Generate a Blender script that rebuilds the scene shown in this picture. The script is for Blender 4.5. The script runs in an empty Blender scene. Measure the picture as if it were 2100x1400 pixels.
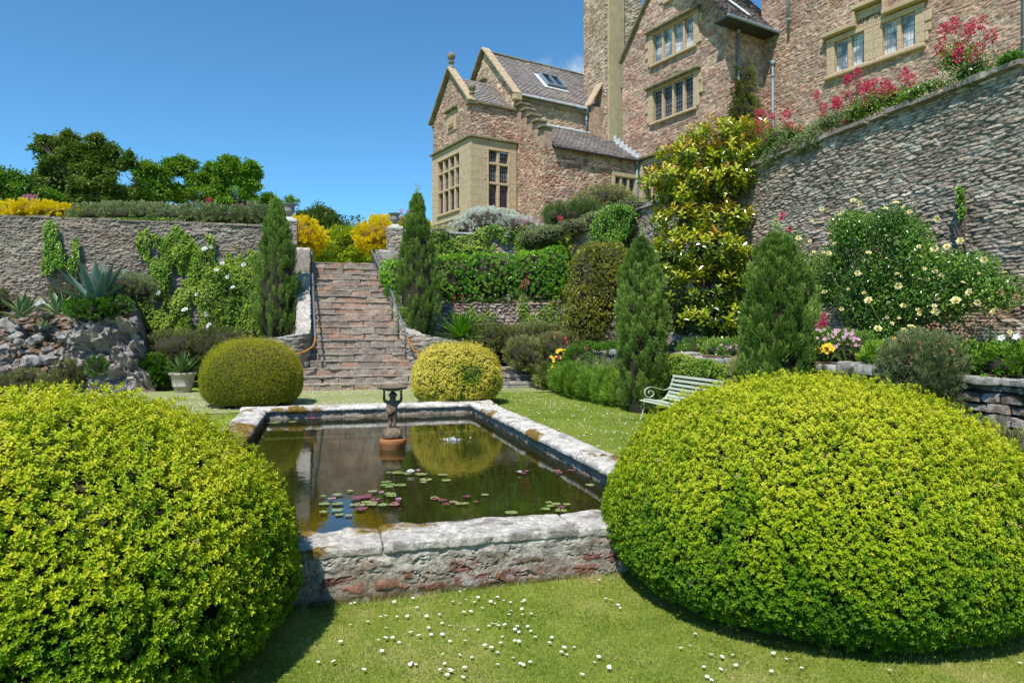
import bpy, math, random
import numpy as np
from mathutils import Vector, Matrix
random.seed(7)
RG = np.random.default_rng(11)
C = bpy.context.scene.collection
SC = bpy.context.scene
# ---------------------------------------------------------------- camera, sky, sun, exposure
YAW = math.radians(15.5); SN, CS = math.sin(YAW), math.cos(YAW)
ZC = 1.8; F = 1400.0; HX, HY = 1050.0, 680.0
cd = bpy.data.cameras.new('camera'); cam = bpy.data.objects.new('camera', cd); C.objects.link(cam)
cam.location = (0, 0, ZC); cam.rotation_euler = (math.radians(90), 0, -YAW)
cd.sensor_width = 36; cd.lens = 24.0; cd.shift_y = -20/2100; cd.clip_end = 3000; cd.clip_start = 0.05
SC.camera = cam
SUN = np.array([-.29, -.39, .76]); SUN = SUN/np.linalg.norm(SUN)
w = bpy.data.worlds.new('World'); SC.world = w; w.use_nodes = True
nt = w.node_tree; nt.nodes.clear()
sky = nt.nodes.new('ShaderNodeTexSky'); sky.sky_type = 'NISHITA'; sky.sun_disc = False
sky.sun_elevation = math.asin(SUN[2]); sky.sun_rotation = math.atan2(SUN[0], SUN[1]) % (2*math.pi)
sky.altitude = 0; sky.air_density = .8; sky.dust_density = 0.0; sky.ozone_density = 2.4
hs = nt.nodes.new('ShaderNodeMix'); hs.data_type = 'RGBA'; hs.blend_type = 'MULTIPLY'; hs.inputs[0].default_value = 1; hs.inputs[7].default_value = (.55, 1.0, 1.13, 1)
bg = nt.nodes.new('ShaderNodeBackground'); bg.inputs[1].default_value = 0.145
wo = nt.nodes.new('ShaderNodeOutputWorld')
nt.links.new(sky.outputs[0], hs.inputs[6]); 
# a small patch of cloud low beside the chimney, and the faintest wisps elsewhere
gtc = nt.nodes.new('ShaderNodeTexCoord'); gn = nt.nodes.new('ShaderNodeTexNoise'); gn.inputs['Scale'].default_value = 26; gn.inputs['Detail'].default_value = 7; gn.inputs['Roughness'].default_value = .62
nt.links.new(gtc.outputs['Generated'], gn.inputs['Vector'])
gm = nt.nodes.new('ShaderNodeMapping'); gm.vector_type = 'POINT'; gm.inputs['Location'].default_value = (-.342, -.877, -.347*3.2); gm.inputs['Scale'].default_value = (1, 1, 3.2); nt.links.new(gtc.outputs['Generated'], gm.inputs[0])
gl_ = nt.nodes.new('ShaderNodeVectorMath'); gl_.operation = 'LENGTH'; nt.links.new(gm.outputs[0], gl_.inputs[0])
g1_ = nt.nodes.new('ShaderNodeMapRange'); g1_.inputs[1].default_value = .10; g1_.inputs[2].default_value = .02; nt.links.new(gl_.outputs['Value'], g1_.inputs[0])
g2_ = nt.nodes.new('ShaderNodeMapRange'); g2_.inputs[1].default_value = .38; g2_.inputs[2].default_value = .62; nt.links.new(gn.outputs[0], g2_.inputs[0])
g3_ = nt.nodes.new('ShaderNodeMath'); g3_.operation = 'MULTIPLY'; nt.links.new(g1_.outputs[0], g3_.inputs[0]); nt.links.new(g2_.outputs[0], g3_.inputs[1])
g4_ = nt.nodes.new('ShaderNodeMix'); g4_.data_type = 'RGBA'; g4_.inputs[7].default_value = (4.2, 4.7, 5.2, 1); nt.links.new(g3_.outputs[0], g4_.inputs[0]); nt.links.new(hs.outputs[2], g4_.inputs[6]); nt.links.new(g4_.outputs[2], bg.inputs[0]); nt.links.new(bg.outputs[0], wo.inputs[0])
ld = bpy.data.lights.new('sun', 'SUN'); ld.energy = 5.0; ld.angle = math.radians(.53); ld.color = (1, .94, .85)
lo = bpy.data.objects.new('sun', ld); C.objects.link(lo)
lo.rotation_euler = Vector(SUN.tolist()).to_track_quat('Z', 'Y').to_euler(); lo.location = (-20, -20, 40)
SC.view_settings.view_transform = 'Standard'; SC.view_settings.look = 'None'
SC.view_settings.exposure = 0.22; SC.view_settings.gamma = 1; SC.view_settings.use_curve_mapping = False
try:
    SC.cycles.max_bounces = 8; SC.cycles.transparent_max_bounces = 8; SC.cycles.diffuse_bounces = 3
    SC.cycles.glossy_bounces = 3; SC.cycles.transmission_bounces = 3; SC.cycles.caustics_reflective = False; SC.cycles.caustics_refractive = False
except Exception: pass
# ---------------------------------------------------------------- survey helpers (camera readings -> garden metres)
def W(X, d, z): return np.array([X*CS + d*SN, -X*SN + d*CS, z])
def at(px, py, d): return W((px-HX)/F*d, d, ZC+(HY-py)/F*d)
def onz(px, py, z):
    d = (ZC-z)*F/(py-HY); return W((px-HX)/F*d, d, z)
def onx(px, py, x0):
    r = (px-HX)/F; d = x0/(r*CS+SN); return at(px, py, d)
def ony(px, py, y0):
    r = (px-HX)/F; d = y0/(-r*SN+CS); return at(px, py, d)
# ---------------------------------------------------------------- noise
def _h(ix, iy, iz, s):
    n = (ix.astype(np.int64)*374761393 + iy.astype(np.int64)*668265263 + iz.astype(np.int64)*2147483647 + s*144665) & 0xffffffff
    n = ((n ^ (n >> 13))*1274126177) & 0xffffffff
    n = ((n ^ (n >> 16))*2246822519) & 0xffffffff
    return ((n ^ (n >> 15)) & 0xffffff)/float(0xffffff)
def vn(x, y, z=None, s=0):
    x = np.asarray(x, float); y = np.asarray(y, float); z = np.zeros_like(x) if z is None else np.asarray(z, float)
    ix, iy, iz = np.floor(x), np.floor(y), np.floor(z); fx, fy, fz = x-ix, y-iy, z-iz
    fx, fy, fz = [f*f*(3-2*f) for f in (fx, fy, fz)]
    r = 0
    for a in (0, 1):
        for b in (0, 1):
            for c in (0, 1):
                r = r + _h(ix+a, iy+b, iz+c, s)*(fx if a else 1-fx)*(fy if b else 1-fy)*(fz if c else 1-fz)
    return r
def fbm(x, y, z=None, s=0, o=4):
    r = 0; a = .5; t = 0; k = 1.0
    z = np.zeros_like(np.asarray(x, float)) if z is None else z
    for i in range(o):
        r = r + a*vn(np.asarray(x)*k, np.asarray(y)*k, np.asarray(z)*k, s+i*17); t += a; a *= .5; k *= 2.03
    return r/t
def sst(a, b, x):
    t = np.clip((x-a)/(b-a), 0, 1); return t*t*(3-2*t)
def nrm(v):
    v = np.asarray(v, float); return v/np.maximum(np.linalg.norm(v, axis=-1, keepdims=True), 1e-9)
# ---------------------------------------------------------------- objects
def tag(o, label=None, cat=None, group=None, kind=None):
    if label: o['label'] = label
    if cat: o['category'] = cat
    if group: o['group'] = group
    if kind: o['kind'] = kind
    return o
def thing(name, label, cat, loc=(0, 0, 0), group=None, rz=0):
    o = bpy.data.objects.new(name, None); C.objects.link(o); o.location = tuple(float(v) for v in loc)
    o.rotation_euler = (0, 0, rz); o.empty_display_size = .1
    return tag(o, label, cat, group)
def mk(name, V, Fs, mat, parent=None, base=None, tone=None, col=None, smooth=False, local=False):
    """Fs: list of (n,k) index arrays or one list of tuples"""
    V = np.asarray(V, float).reshape(-1, 3)
    if isinstance(Fs, np.ndarray): Fs = [Fs]
    if len(Fs) and not isinstance(Fs[0], np.ndarray):
        by = {}
        for f in Fs: by.setdefault(len(f), []).append(f)
        Fs = [np.array(v, dtype=np.int64) for v in by.values()]
    Fs = [f for f in Fs if len(f)]
    root = parent
    org = np.zeros(3)
    if not local:
        if root is not None:
            p = root
            while p is not None: org = org + np.array(p.location); p = p.parent
        elif base is not None: org = np.array(base, float)
    me = bpy.data.meshes.new(name)
    me.vertices.add(len(V)); me.vertices.foreach_set('co', (V-org).astype(np.float32).ravel())
    loops = np.concatenate([f.ravel() for f in Fs]); me.loops.add(len(loops)); me.loops.foreach_set('vertex_index', loops.astype(np.int32))
    cnt = np.concatenate([np.full(len(f), f.shape[1]) for f in Fs]); st = np.concatenate([[0], np.cumsum(cnt)[:-1]])
    me.polygons.add(len(cnt)); me.polygons.foreach_set('loop_start', st.astype(np.int32)); me.polygons.foreach_set('loop_total', cnt.astype(np.int32))
    me.polygons.foreach_set('use_smooth', np.full(len(cnt), bool(smooth)))
    if tone is not None:
        a = me.attributes.new('tone', 'FLOAT', 'POINT'); a.data.foreach_set('value', np.asarray(tone, np.float32))
    if col is not None:
        a = me.attributes.new('Col', 'FLOAT_COLOR', 'POINT'); c4 = np.ones((len(V), 4), np.float32); c4[:, :3] = col; a.data.foreach_set('color', c4.ravel())
    me.update(calc_edges=True); me.validate()
    if mat: me.materials.append(mat)
    o = bpy.data.objects.new(name, me); C.objects.link(o)
    if root is not None: o.parent = root
    elif base is not None: o.location = tuple(org)
    return o
def dup(root, loc=None, rz=None, label=None, sc=None):
    r = root.copy(); C.objects.link(r)
    if loc is not None: r.location = tuple(float(v) for v in loc)
    if rz is not None: r.rotation_euler = (0, 0, rz)
    if sc is not None: r.scale = (sc, sc, sc)
    if label: r['label'] = label
    for ch in list(root.children):
        c = ch.copy(); C.objects.link(c); c.parent = r
        for g in ch.children:
            d = g.copy(); C.objects.link(d); d.parent = c
    return r
class MB:
    def __init__(s): s.v = []; s.f = []; s.n = 0
    def add(s, V, Fc):
        V = np.asarray(V, float).reshape(-1, 3); s.v.append(V)
        for f in Fc: s.f.append(tuple(int(i)+s.n for i in f))
        s.n += len(V)
    def box(s, c, ux, uy, uz):
        """centre and three half-vectors"""
        c, ux, uy, uz = [np.asarray(q, float) for q in (c, ux, uy, uz)]
        P = [c+a*ux+b*uy+e*uz for e in (-1, 1) for b in (-1, 1) for a in (-1, 1)]
        s.add(P, [(0, 2, 3, 1), (4, 5, 7, 6), (0, 1, 5, 4), (2, 6, 7, 3), (0, 4, 6, 2), (1, 3, 7, 5)])
    def cube(s, x0, x1, y0, y1, z0, z1):
        s.box(((x0+x1)/2, (y0+y1)/2, (z0+z1)/2), ((x1-x0)/2, 0, 0), (0, (y1-y0)/2, 0), (0, 0, (z1-z0)/2))
    def tube(s, pts, r, k=8, cap=True):
        pts = [np.asarray(p, float) for p in pts]; n = len(pts); r = [r]*n if np.isscalar(r) else r
        V = []; up = np.array([0, 0, 1.0]); prev = None
        for i, p in enumerate(pts):
            t = nrm(pts[min(i+1, n-1)]-pts[max(i-1, 0)])
            a = np.cross(t, up) if prev is None else prev-t*np.dot(prev, t)
            if np.linalg.norm(a) < 1e-4: a = np.cross(t, [1, 0, 0])
            a = nrm(a); b = np.cross(t, a); prev = a
            for j in range(k):
                q = 2*math.pi*j/k; V.append(p+r[i]*(math.cos(q)*a+math.sin(q)*b))
        Fc = [(i*k+j, i*k+(j+1) % k, (i+1)*k+(j+1) % k, (i+1)*k+j) for i in range(n-1) for j in range(k)]
        if cap: Fc += [tuple(range(k-1, -1, -1)), tuple((n-1)*k+j for j in range(k))]
        s.add(V, Fc)
    def lathe(s, c, prof, k=20, amp=0, seed=0):
        V = []
        for (r, z) in prof:
            for j in range(k):
                q = 2*math.pi*j/k; V.append((c[0]+r*math.cos(q), c[1]+r*math.sin(q), c[2]+z))
        n = len(prof)
        Fc = [(i*k+j, i*k+(j+1) % k, (i+1)*k+(j+1) % k, (i+1)*k+j) for i in range(n-1) for j in range(k)]
        Fc += [tuple(range(k-1, -1, -1)), tuple((n-1)*k+j for j in range(k))]
        s.add(V, Fc)
    def build(s, name, mat, parent=None, base=None, **k): return mk(name, np.vstack(s.v), s.f, mat, parent, base, **k)
def bevel(o, wd=.01, seg=2):
    m = o.modifiers.new('bevel', 'BEVEL'); m.width = wd; m.segments = seg; m.limit_method = 'ANGLE'; return o
# ---------------------------------------------------------------- materials
def newmat(name):
    m = bpy.data.materials.new(name); m.use_nodes = True; t = m.node_tree
    return m, t, t.nodes['Principled BSDF'], t.nodes['Material Output']
def ramp(t, stops, fac):
    r = t.nodes.new('ShaderNodeValToRGB'); e = r.color_ramp.elements
    while len(e) < len(stops): e.new(.5)
    for i, (p, c) in enumerate(stops): e[i].position = p; e[i].color = (*c, 1)
    t.links.new(fac, r.inputs[0]); return r
def noise(t, scale, detail=4, rough=.6, vec=None, dist=0):
    n = t.nodes.new('ShaderNodeTexNoise'); n.inputs['Scale'].default_value = scale; n.inputs['Detail'].default_value = detail
    n.inputs['Roughness'].default_value = rough; n.inputs['Distortion'].default_value = dist
    if vec: t.links.new(vec, n.inputs['Vector'])
    return n
def mixc(t, a, b, fac, mode='MIX'):
    m = t.nodes.new('ShaderNodeMix'); m.data_type = 'RGBA'; m.blend_type = mode
    for s, v in ((6, a), (7, b), (0, fac)):
        if hasattr(v, 'is_linked'): t.links.new(v, m.inputs[s])
        else: m.inputs[s].default_value = v if s == 0 else (*v, 1)
    return m.outputs[2]
def math_(t, op, a, b=0.0, c=None):
    m = t.nodes.new('ShaderNodeMath'); m.operation = op
    for i, v in enumerate((a, b) if c is None else (a, b, c)):
        if hasattr(v, 'is_linked'): t.links.new(v, m.inputs[i])
        else: m.inputs[i].default_value = v
    return m.outputs[0]
def leafmat(name, stops, rough=.45, trans=.25, spec=.4, soft=0.0):
    m, t, p, out = newmat(name)
    a = t.nodes.new('ShaderNodeAttribute'); a.attribute_name = 'tone'
    r = ramp(t, stops, a.outputs['Fac']); t.links.new(r.outputs[0], p.inputs['Base Color'])
    p.inputs['Roughness'].default_value = rough; p.inputs['Specular IOR Level'].default_value = spec
    tr = t.nodes.new('ShaderNodeBsdfTranslucent'); hs = t.nodes.new('ShaderNodeHueSaturation')
    hs.inputs['Value'].default_value = 1.15; hs.inputs['Saturation'].default_value = 1.1
    t.links.new(r.outputs[0], hs.inputs['Color']); t.links.new(hs.outputs[0], tr.inputs[0])
    mx = t.nodes.new('ShaderNodeMixShader'); mx.inputs[0].default_value = trans
    t.links.new(p.outputs[0], mx.inputs[1]); t.links.new(tr.outputs[0], mx.inputs[2]); t.links.new(mx.outputs[0], out.inputs[0])
    return m
def plain(name, col, rough=.6, var=.25, scale=6, bump=.2, bscale=30, metal=0, spec=.4, col2=None):
    m, t, p, out = newmat(name)
    tc = t.nodes.new('ShaderNodeTexCoord'); n = noise(t, scale, 5, .65, tc.outputs['Object'])
    c2 = col2 if col2 else tuple(c*(1-var*1.6) for c in col)
    r = ramp(t, [(.32, c2), (.62, col)], n.outputs[0]); t.links.new(r.outputs[0], p.inputs['Base Color'])
    p.inputs['Roughness'].default_value = rough; p.inputs['Metallic'].default_value = metal; p.inputs['Specular IOR Level'].default_value = spec
    if bump:
        b = t.nodes.new('ShaderNodeBump'); b.inputs['Strength'].default_value = bump; b.inputs['Distance'].default_value = .02
        n2 = noise(t, bscale, 4, .6, tc.outputs['Object']); t.links.new(n2.outputs[0], b.inputs['Height']); t.links.new(b.outputs[0], p.inputs['Normal'])
    return m
def stonemat(name, lichen=.35, lcol=(.55, .54, .5), scale=1.0, bump=.6, lsize=3.0, moss=None, bdist=.03, speck=0.0):
    """uses the per-stone colour attribute, adds grain, mottling, lichen patches"""
    m, t, p, out = newmat(name)
    a = t.nodes.new('ShaderNodeAttribute'); a.attribute_name = 'Col'
    tc = t.nodes.new('ShaderNodeTexCoord'); V = tc.outputs['Object']
    n1 = noise(t, 9*scale, 8, .72, V); n2 = noise(t, 2.1*scale, 4, .6, V)
    c = mixc(t, a.outputs['Color'], ramp(t, [(.28, (.35, .34, .33)), (.5, (.95, .95, .95)), (.75, (1.45, 1.42, 1.36))], n1.outputs[0]).outputs[0], 1.0, 'MULTIPLY')
    c = mixc(t, c, ramp(t, [(.3, (.7, .68, .66)), (.65, (1.15, 1.12, 1.08))], n2.outputs[0]).outputs[0], 1.0, 'MULTIPLY')
    n3 = noise(t, lsize*scale, 7, .7, V, .3); lm = ramp(t, [(.64-lichen*.3, (0, 0, 0)), (.70-lichen*.3, (1, 1, 1))], n3.outputs[0])
    lv = noise(t, 30*scale, 3, .6, V); lcc = mixc(t, tuple(q*.62 for q in lcol), lcol, lv.outputs[0])
    lf = math_(t, 'MULTIPLY', lm.outputs[0], .8)
    c = mixc(t, c, lcc, lf)
    if moss:
        n4 = noise(t, 1.6*scale, 6, .7, V, .4); mm = ramp(t, [(.56, (0, 0, 0)), (.62, (1, 1, 1))], n4.outputs[0])
        c = mixc(t, c, moss, math_(t, 'MULTIPLY', mm.outputs[0], .85))
    if speck:
        n6 = noise(t, 26*scale, 6, .8, V, .2); sp = ramp(t, [(.56, (0, 0, 0)), (.61, (1, 1, 1))], n6.outputs[0]); c = mixc(t, c, (.13, .12, .11), math_(t, 'MULTIPLY', sp.outputs[0], speck))
    t.links.new(c, p.inputs['Base Color']); p.inputs['Roughness'].default_value = .92; p.inputs['Specular IOR Level'].default_value = .2
    b = t.nodes.new('ShaderNodeBump'); b.inputs['Strength'].default_value = bump; b.inputs['Distance'].default_value = bdist
    nb = noise(t, 14*scale, 10, .75, V); t.links.new(nb.outputs[0], b.inputs['Height']); t.links.new(b.outputs[0], p.inputs['Normal'])
    return m
# ---------------------------------------------------------------- masonry
def rubble(u, v, rowh, slen, seed=0, warp=.35, joint=.018, Hmax=20):
    """irregular rubble: boxy cellular pattern with jittered centres"""
    uw = u+.05*slen*(vn(u/rowh*2.2, v/rowh*2.2, s=seed+3)-.5)*2+warp*.5*slen*(fbm(u/slen*.5, v/rowh*.3, s=seed)-.5)*2
    vw = v+.16*rowh*(vn(u/rowh*1.7, v/rowh*2.0, s=seed+5)-.5)*2+warp*.9*rowh*(fbm(u/slen*.45, v/rowh*.25, s=seed+9)-.5)*2
    x = uw/slen; y = vw/rowh; iy0 = np.floor(y); best = np.full(u.shape, 9.); sec = np.full(u.shape, 9.); sid = np.zeros(u.shape, np.int64); bx = np.zeros(u.shape); by = np.zeros(u.shape)
    for j in (-1, 0, 1):
        iy = iy0+j; xs = x+_h(iy, iy*0, iy*0, seed+77)*7; ix0 = np.floor(xs)
        for i in (-2, -1, 0, 1, 2):
            ix = ix0+i; cx = ix+.5+.75*(_h(ix, iy, iy*0, seed)-.5); cy = iy+.5+.62*(_h(ix, iy, iy*0+3, seed)-.5); wg = .26*(_h(ix, iy, iy*0+8, seed)-.5)
            dx = (xs-cx); dy = (y-cy); dd = (np.abs(dx)**3.2+np.abs(dy)**3.2)**(1/3.2)+wg
            cl = dd < best; sec = np.where(cl, best, np.minimum(sec, dd)); best = np.where(cl, dd, best); sid = np.where(cl, (ix.astype(np.int64)*7919+iy.astype(np.int64)), sid); bx = np.where(cl, dx, bx); by = np.where(cl, dy, by)
    edge = (sec-best)*rowh*.62
    r1 = _h(sid, sid*0, sid*0, seed+1); r2 = _h(sid, sid*0+5, sid*0, seed+2); r3 = _h(sid, sid*0+9, sid*0, seed+3)
    h = sst(0, joint*1.5, edge-joint*.25)
    tilt = (r3-.5)*np.clip(bx, -1, 1)*1.1+(r2-.5)*np.clip(by, -1, 1)*1.1
    return h, h*(.45+.8*r1+tilt), r1, r2, r3, edge
PAL = {
 'grey': [(.46, .40, .34), (.52, .46, .39), (.38, .325, .28), (.48, .40, .325), (.56, .50, .43), (.45, .35, .295)],
 'pink': [(.42, .285, .235), (.45, .32, .26), (.38, .22, .185), (.46, .345, .275), (.41, .305, .26), (.36, .195, .16), (.47, .36, .285), (.40, .285, .245), (.43, .31, .255)],
 'red': [(.42, .26, .20), (.44, .31, .24), (.36, .19, .15), (.46, .35, .27), (.32, .16, .13), (.40, .29, .24)],
 'warm': [(.46, .38, .28), (.50, .42, .31), (.42, .34, .26), (.45, .31, .23), (.52, .44, .33), (.38, .30, .24)],
 'back': [(.33, .32, .30), (.38, .37, .34), (.42, .36, .30), (.28, .26, .25), (.36, .29, .25), (.45, .42, .38)],
 'left': [(.31, .275, .235), (.28, .245, .21), (.35, .31, .265), (.29, .25, .22), (.33, .275, .235), (.27, .215, .185)],
}
def stonecol(pal, r1, r2, h, mortar=(.40, .35, .28), mmix=1.0):
    P = np.array(PAL[pal]); c = P[np.clip((r2*len(P)).astype(int), 0, len(P)-1)]*(.68+.6*r1)[..., None]
    m = (1-h)[..., None]*mmix
    return c*(1-m)+np.array(mortar)*m
def sheet(P, N, u, v, keep=None, depth=.05, rowh=.16, slen=.35, seed=0, pal='grey', mortar=(.36, .32, .27), warp=.35, joint=.018, fine=.012, big=.03, cols=None, mmix=1.0):
    """P,N (nu,nv,3) base grid -> displaced masonry: V, F, col"""
    h, hh, r1, r2, r3, ed = rubble(u, v, rowh, slen, seed, warp, joint)
    crk = np.abs(2*fbm(u*7, v*13, s=seed+44, o=4)-1)
    disp = depth*(hh-.6)+fine*(fbm(u*16, v*26, s=seed+40, o=3)-.5)*2+fine*1.3*(crk-.3)+big*(fbm(u*.7, v*.9, s=seed+50, o=3)-.5)*2
    V = P+N*disp[..., None]
    col = stonecol(pal, r1, r2, h, mortar, mmix) if cols is None else cols(u, v, h, r1, r2)
    col = col*(.72+.56*fbm(u*.55+seed, v*.8, s=seed+70, o=4))[..., None]
    pk = sst(.57, .64, fbm(u*.8+3, v*1.3+seed, s=seed+71, o=3))*.35; col = col*(1-pk[..., None]*np.array([-.10, .12, .22]))
    nu, nv = u.shape
    i = np.arange(nu*nv).reshape(nu, nv)
    q = np.stack([i[:-1, :-1], i[1:, :-1], i[1:, 1:], i[:-1, 1:]], -1).reshape(-1, 4)
    if keep is not None:
        k = (keep[:-1, :-1] & keep[1:, :-1] & keep[1:, 1:] & keep[:-1, 1:]).reshape(-1); q = q[k]
    return V.reshape(-1, 3), q, col.reshape(-1, 3)
def wall_sheet(P0, U, N, L, H, res=.05, top=None, holes=(), bot=None, rv=None, **k):
    U = np.asarray(U, float); N = np.asarray(N, float); nu = max(2, int(L/res)+1); nv = max(2, int(H/(rv or res*.8))+1)
    u, v = np.meshgrid(np.linspace(0, L, nu), np.linspace(0, H, nv), indexing='ij')
    keep = np.ones(u.shape, bool)
    for (a, b, c, d) in holes: keep &= ~((u > a+.02) & (u < b-.02) & (v > c+.02) & (v < d-.02))
    vv = v.copy()
    if top is not None: T = top(u); vv = np.minimum(v, T); keep &= ~(v > T+res*1.2)
    if bot is not None: vv = np.maximum(vv, bot(u))
    P = np.asarray(P0, float)+u[..., None]*U+vv[..., None]*np.array([0, 0, 1.0])
    return sheet(P, np.broadcast_to(N, P.shape), u, vv, keep, **k)
def merge(parts):
    V, Q, Cc, n = [], [], [], 0
    for (v, q, c) in parts: V.append(v); Q.append(q+n); Cc.append(c); n += len(v)
    return np.vstack(V), np.vstack(Q), np.vstack(Cc)
def roughbox(x0, x1, y0, y1, z0, z1, res=.06, amp=.02, rnd=.03, seed=0, M=None, freq=3.0):
    """a worn block: six displaced faces, rounded edges; M optional 3x3 + origin"""
    dx, dy, dz = (x1-x0)/2, (y1-y0)/2, (z1-z0)/2; c = np.array([(x0+x1)/2, (y0+y1)/2, (z0+z1)/2]); hd = np.array([dx, dy, dz])
    V, Q, n = [], [], 0
    for ax in range(3):
        a, b = [(1, 2), (2, 0), (0, 1)][ax]
        for sg in (-1, 1):
            na, nb = max(2, int(2*hd[a]/res)+1), max(2, int(2*hd[b]/res)+1)
            A, B = np.meshgrid(np.linspace(-hd[a], hd[a], na), np.linspace(-hd[b], hd[b], nb), indexing='ij')
            P = np.zeros(A.shape+(3,)); P[..., a] = A; P[..., b] = B; P[..., ax] = sg*hd[ax]
            r = min(rnd, hd.min()*.9); inner = np.clip(P, -(hd-r), hd-r); dd = P-inner; L = np.linalg.norm(dd, axis=-1, keepdims=True)
            P = inner+dd/np.maximum(L, 1e-9)*r
            Nn = nrm(dd); Wd = P+c
            P = Wd+Nn*(amp*((fbm(Wd[..., 0]*freq, Wd[..., 1]*freq, Wd[..., 2]*freq, s=seed, o=5)-.5)*2.6))[..., None]
            i = np.arange(na*nb).reshape(na, nb)+n
            q = np.stack([i[:-1, :-1], i[1:, :-1], i[1:, 1:], i[:-1, 1:]], -1).reshape(-1, 4)
            if sg < 0: q = q[:, ::-1]
            V.append(P.reshape(-1, 3)); Q.append(q); n += na*nb
    V = np.vstack(V)
    if M is not None: V = V @ np.asarray(M[0]).T + np.asarray(M[1])
    return V, np.vstack(Q)
def blockcol(V, pal, seed=0, base=None):
    rg = np.random.default_rng(abs(seed)); P = PAL[pal]; b = np.array(P[rg.integers(len(P))] if base is None else base)*rg.uniform(.85, 1.2)
    return np.tile(b, (len(V), 1))
# ---------------------------------------------------------------- foliage
def rnd3(n): return nrm(RG.normal(size=(n, 3)))
def leaves(kind, P, A, N, L, Wd, tone, fold=.25, droop=.12):
    A = nrm(A); S = nrm(np.cross(A, N)); N = np.cross(S, A); n = len(P)
    L = np.broadcast_to(L, (n,))[:, None]; Wd = np.broadcast_to(Wd, (n,))[:, None]
    if kind == 'kite':
        vs = [P, P+A*L*.45+S*Wd*.5+N*Wd*fold, P+A*L-N*L*droop, P+A*L*.45-S*Wd*.5+N*Wd*fold]
        V = np.stack(vs, 1); b = np.arange(n)[:, None]*4
        Fq = [np.vstack([b+np.array([0, 1, 2]), b+np.array([0, 2, 3])])]; k = 4
    elif kind == 'oval':
        vs = [P, P+A*L*.28+S*Wd*.42+N*Wd*fold*.8, P+A*L*.7+S*Wd*.4+N*Wd*fold*.6, P+A*L-N*L*droop, P+A*L*.7-S*Wd*.4+N*Wd*fold*.6, P+A*L*.28-S*Wd*.42+N*Wd*fold*.8]
        V = np.stack(vs, 1); b = np.arange(n)[:, None]*6
        Fq = [np.vstack([b+np.array([0, 1, 2, 3]), b+np.array([0, 3, 4, 5])])]; k = 6
    elif kind == 'blade':
        vs = [P-S*Wd*.5, P+S*Wd*.5, P+A*L]
        V = np.stack(vs, 1); b = np.arange(n)[:, None]*3; Fq = [b+np.array([0, 1, 2])]; k = 3
    else:  # strap, arching
        D = np.array([0, 0, -1.0]); vs = []
        for q, wq in ((0, .8), (.35, 1), (.7, .75)):
            c = P+A*L*q+D*L*droop*q*q*2; vs += [c-S*Wd*.5*wq, c+S*Wd*.5*wq]
        vs.append(P+A*L+D*L*droop*2); V = np.stack(vs, 1); b = np.arange(n)[:, None]*7
        Fq = [np.vstack([b+np.array([0, 1, 3, 2]), b+np.array([2, 3, 5, 4])]), b+np.array([4, 5, 6])]; k = 7
    return V.reshape(-1, 3), Fq, np.repeat(np.clip(tone, 0, 1), k)
def joinl(items):
    V, T, n = [], [], 0; Fs = {}
    for (v, fq, t) in items:
        V.append(v); T.append(t)
        for f in fq: Fs.setdefault(f.shape[1], []).append(f+n)
        n += len(v)
    return np.vstack(V), [np.vstack(f) for f in Fs.values()], np.concatenate(T)
def shell(blobs, n, lo=.8, hi=1.05, bumps=0.0, zmin=None, bf=2.0, seed=0, reject=True):
    """points near the surface of a union of ellipsoids"""
    B = np.array(blobs, float); area = np.array([((b[3]*b[4])**1.6+(b[3]*b[5])**1.6+(b[4]*b[5])**1.6)**(1/1.6) for b in B])
    idx = RG.choice(len(B), n, p=area/area.sum()); D = rnd3(n)
    r = RG.uniform(lo, hi, n)
    if bumps: r = r*(1+bumps*(fbm(D[:, 0]*bf+idx*7.3+9, D[:, 1]*bf+9, D[:, 2]*bf+9, s=seed)-.5)*2)
    R = B[idx, 3:6]; P = B[idx, :3]+D*R*r[:, None]; Nn = nrm(D/R)
    ok = np.ones(n, bool)
    if reject and len(B) > 1:
        for j, b in enumerate(B):
            q = np.linalg.norm((P-b[:3])/b[3:6], axis=1); ok &= ~((q < lo*.92) & (idx != j))
    if zmin is not None: ok &= P[:, 2] > zmin
    return P[ok], Nn[ok]
def ctone(P, f=1.5, base=.5, amp=.5, rnd=.15, seed=0):
    return base+amp*(fbm(P[:, 0]*f+50, P[:, 1]*f+50, P[:, 2]*f+50, s=seed, o=2)-.5)*2+RG.normal(0, rnd, len(P))
def pblob(px, py, d, rx, ry=None, rd=None):
    """blob measured in photo pixels at distance d"""
    c = at(px, py, d); k = d/F; ry = rx if ry is None else ry; rd = rx if rd is None else rd
    return (c[0], c[1], c[2], (rx*CS+rd*SN)*k, (rd*CS+rx*SN)*k, ry*k)
def core(blobs, k=.8, zmin=None):  # solid hull added inside the leaves, stands in for the shaded interior
    mb = MB()
    for b in blobs:
        V = []; m, n = 9, 14
        for i in range(m+1):
            th = math.pi*i/m
            for j in range(n):
                q = 2*math.pi*j/n; V.append((b[0]+b[3]*k*math.sin(th)*math.cos(q), b[1]+b[4]*k*math.sin(th)*math.sin(q), max(b[2]+b[5]*k*math.cos(th), -9 if zmin is None else zmin)))
        mb.add(V, [(i*n+j, i*n+(j+1) % n, (i+1)*n+(j+1) % n, (i+1)*n+j) for i in range(m) for j in range(n)])
    return mb
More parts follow.
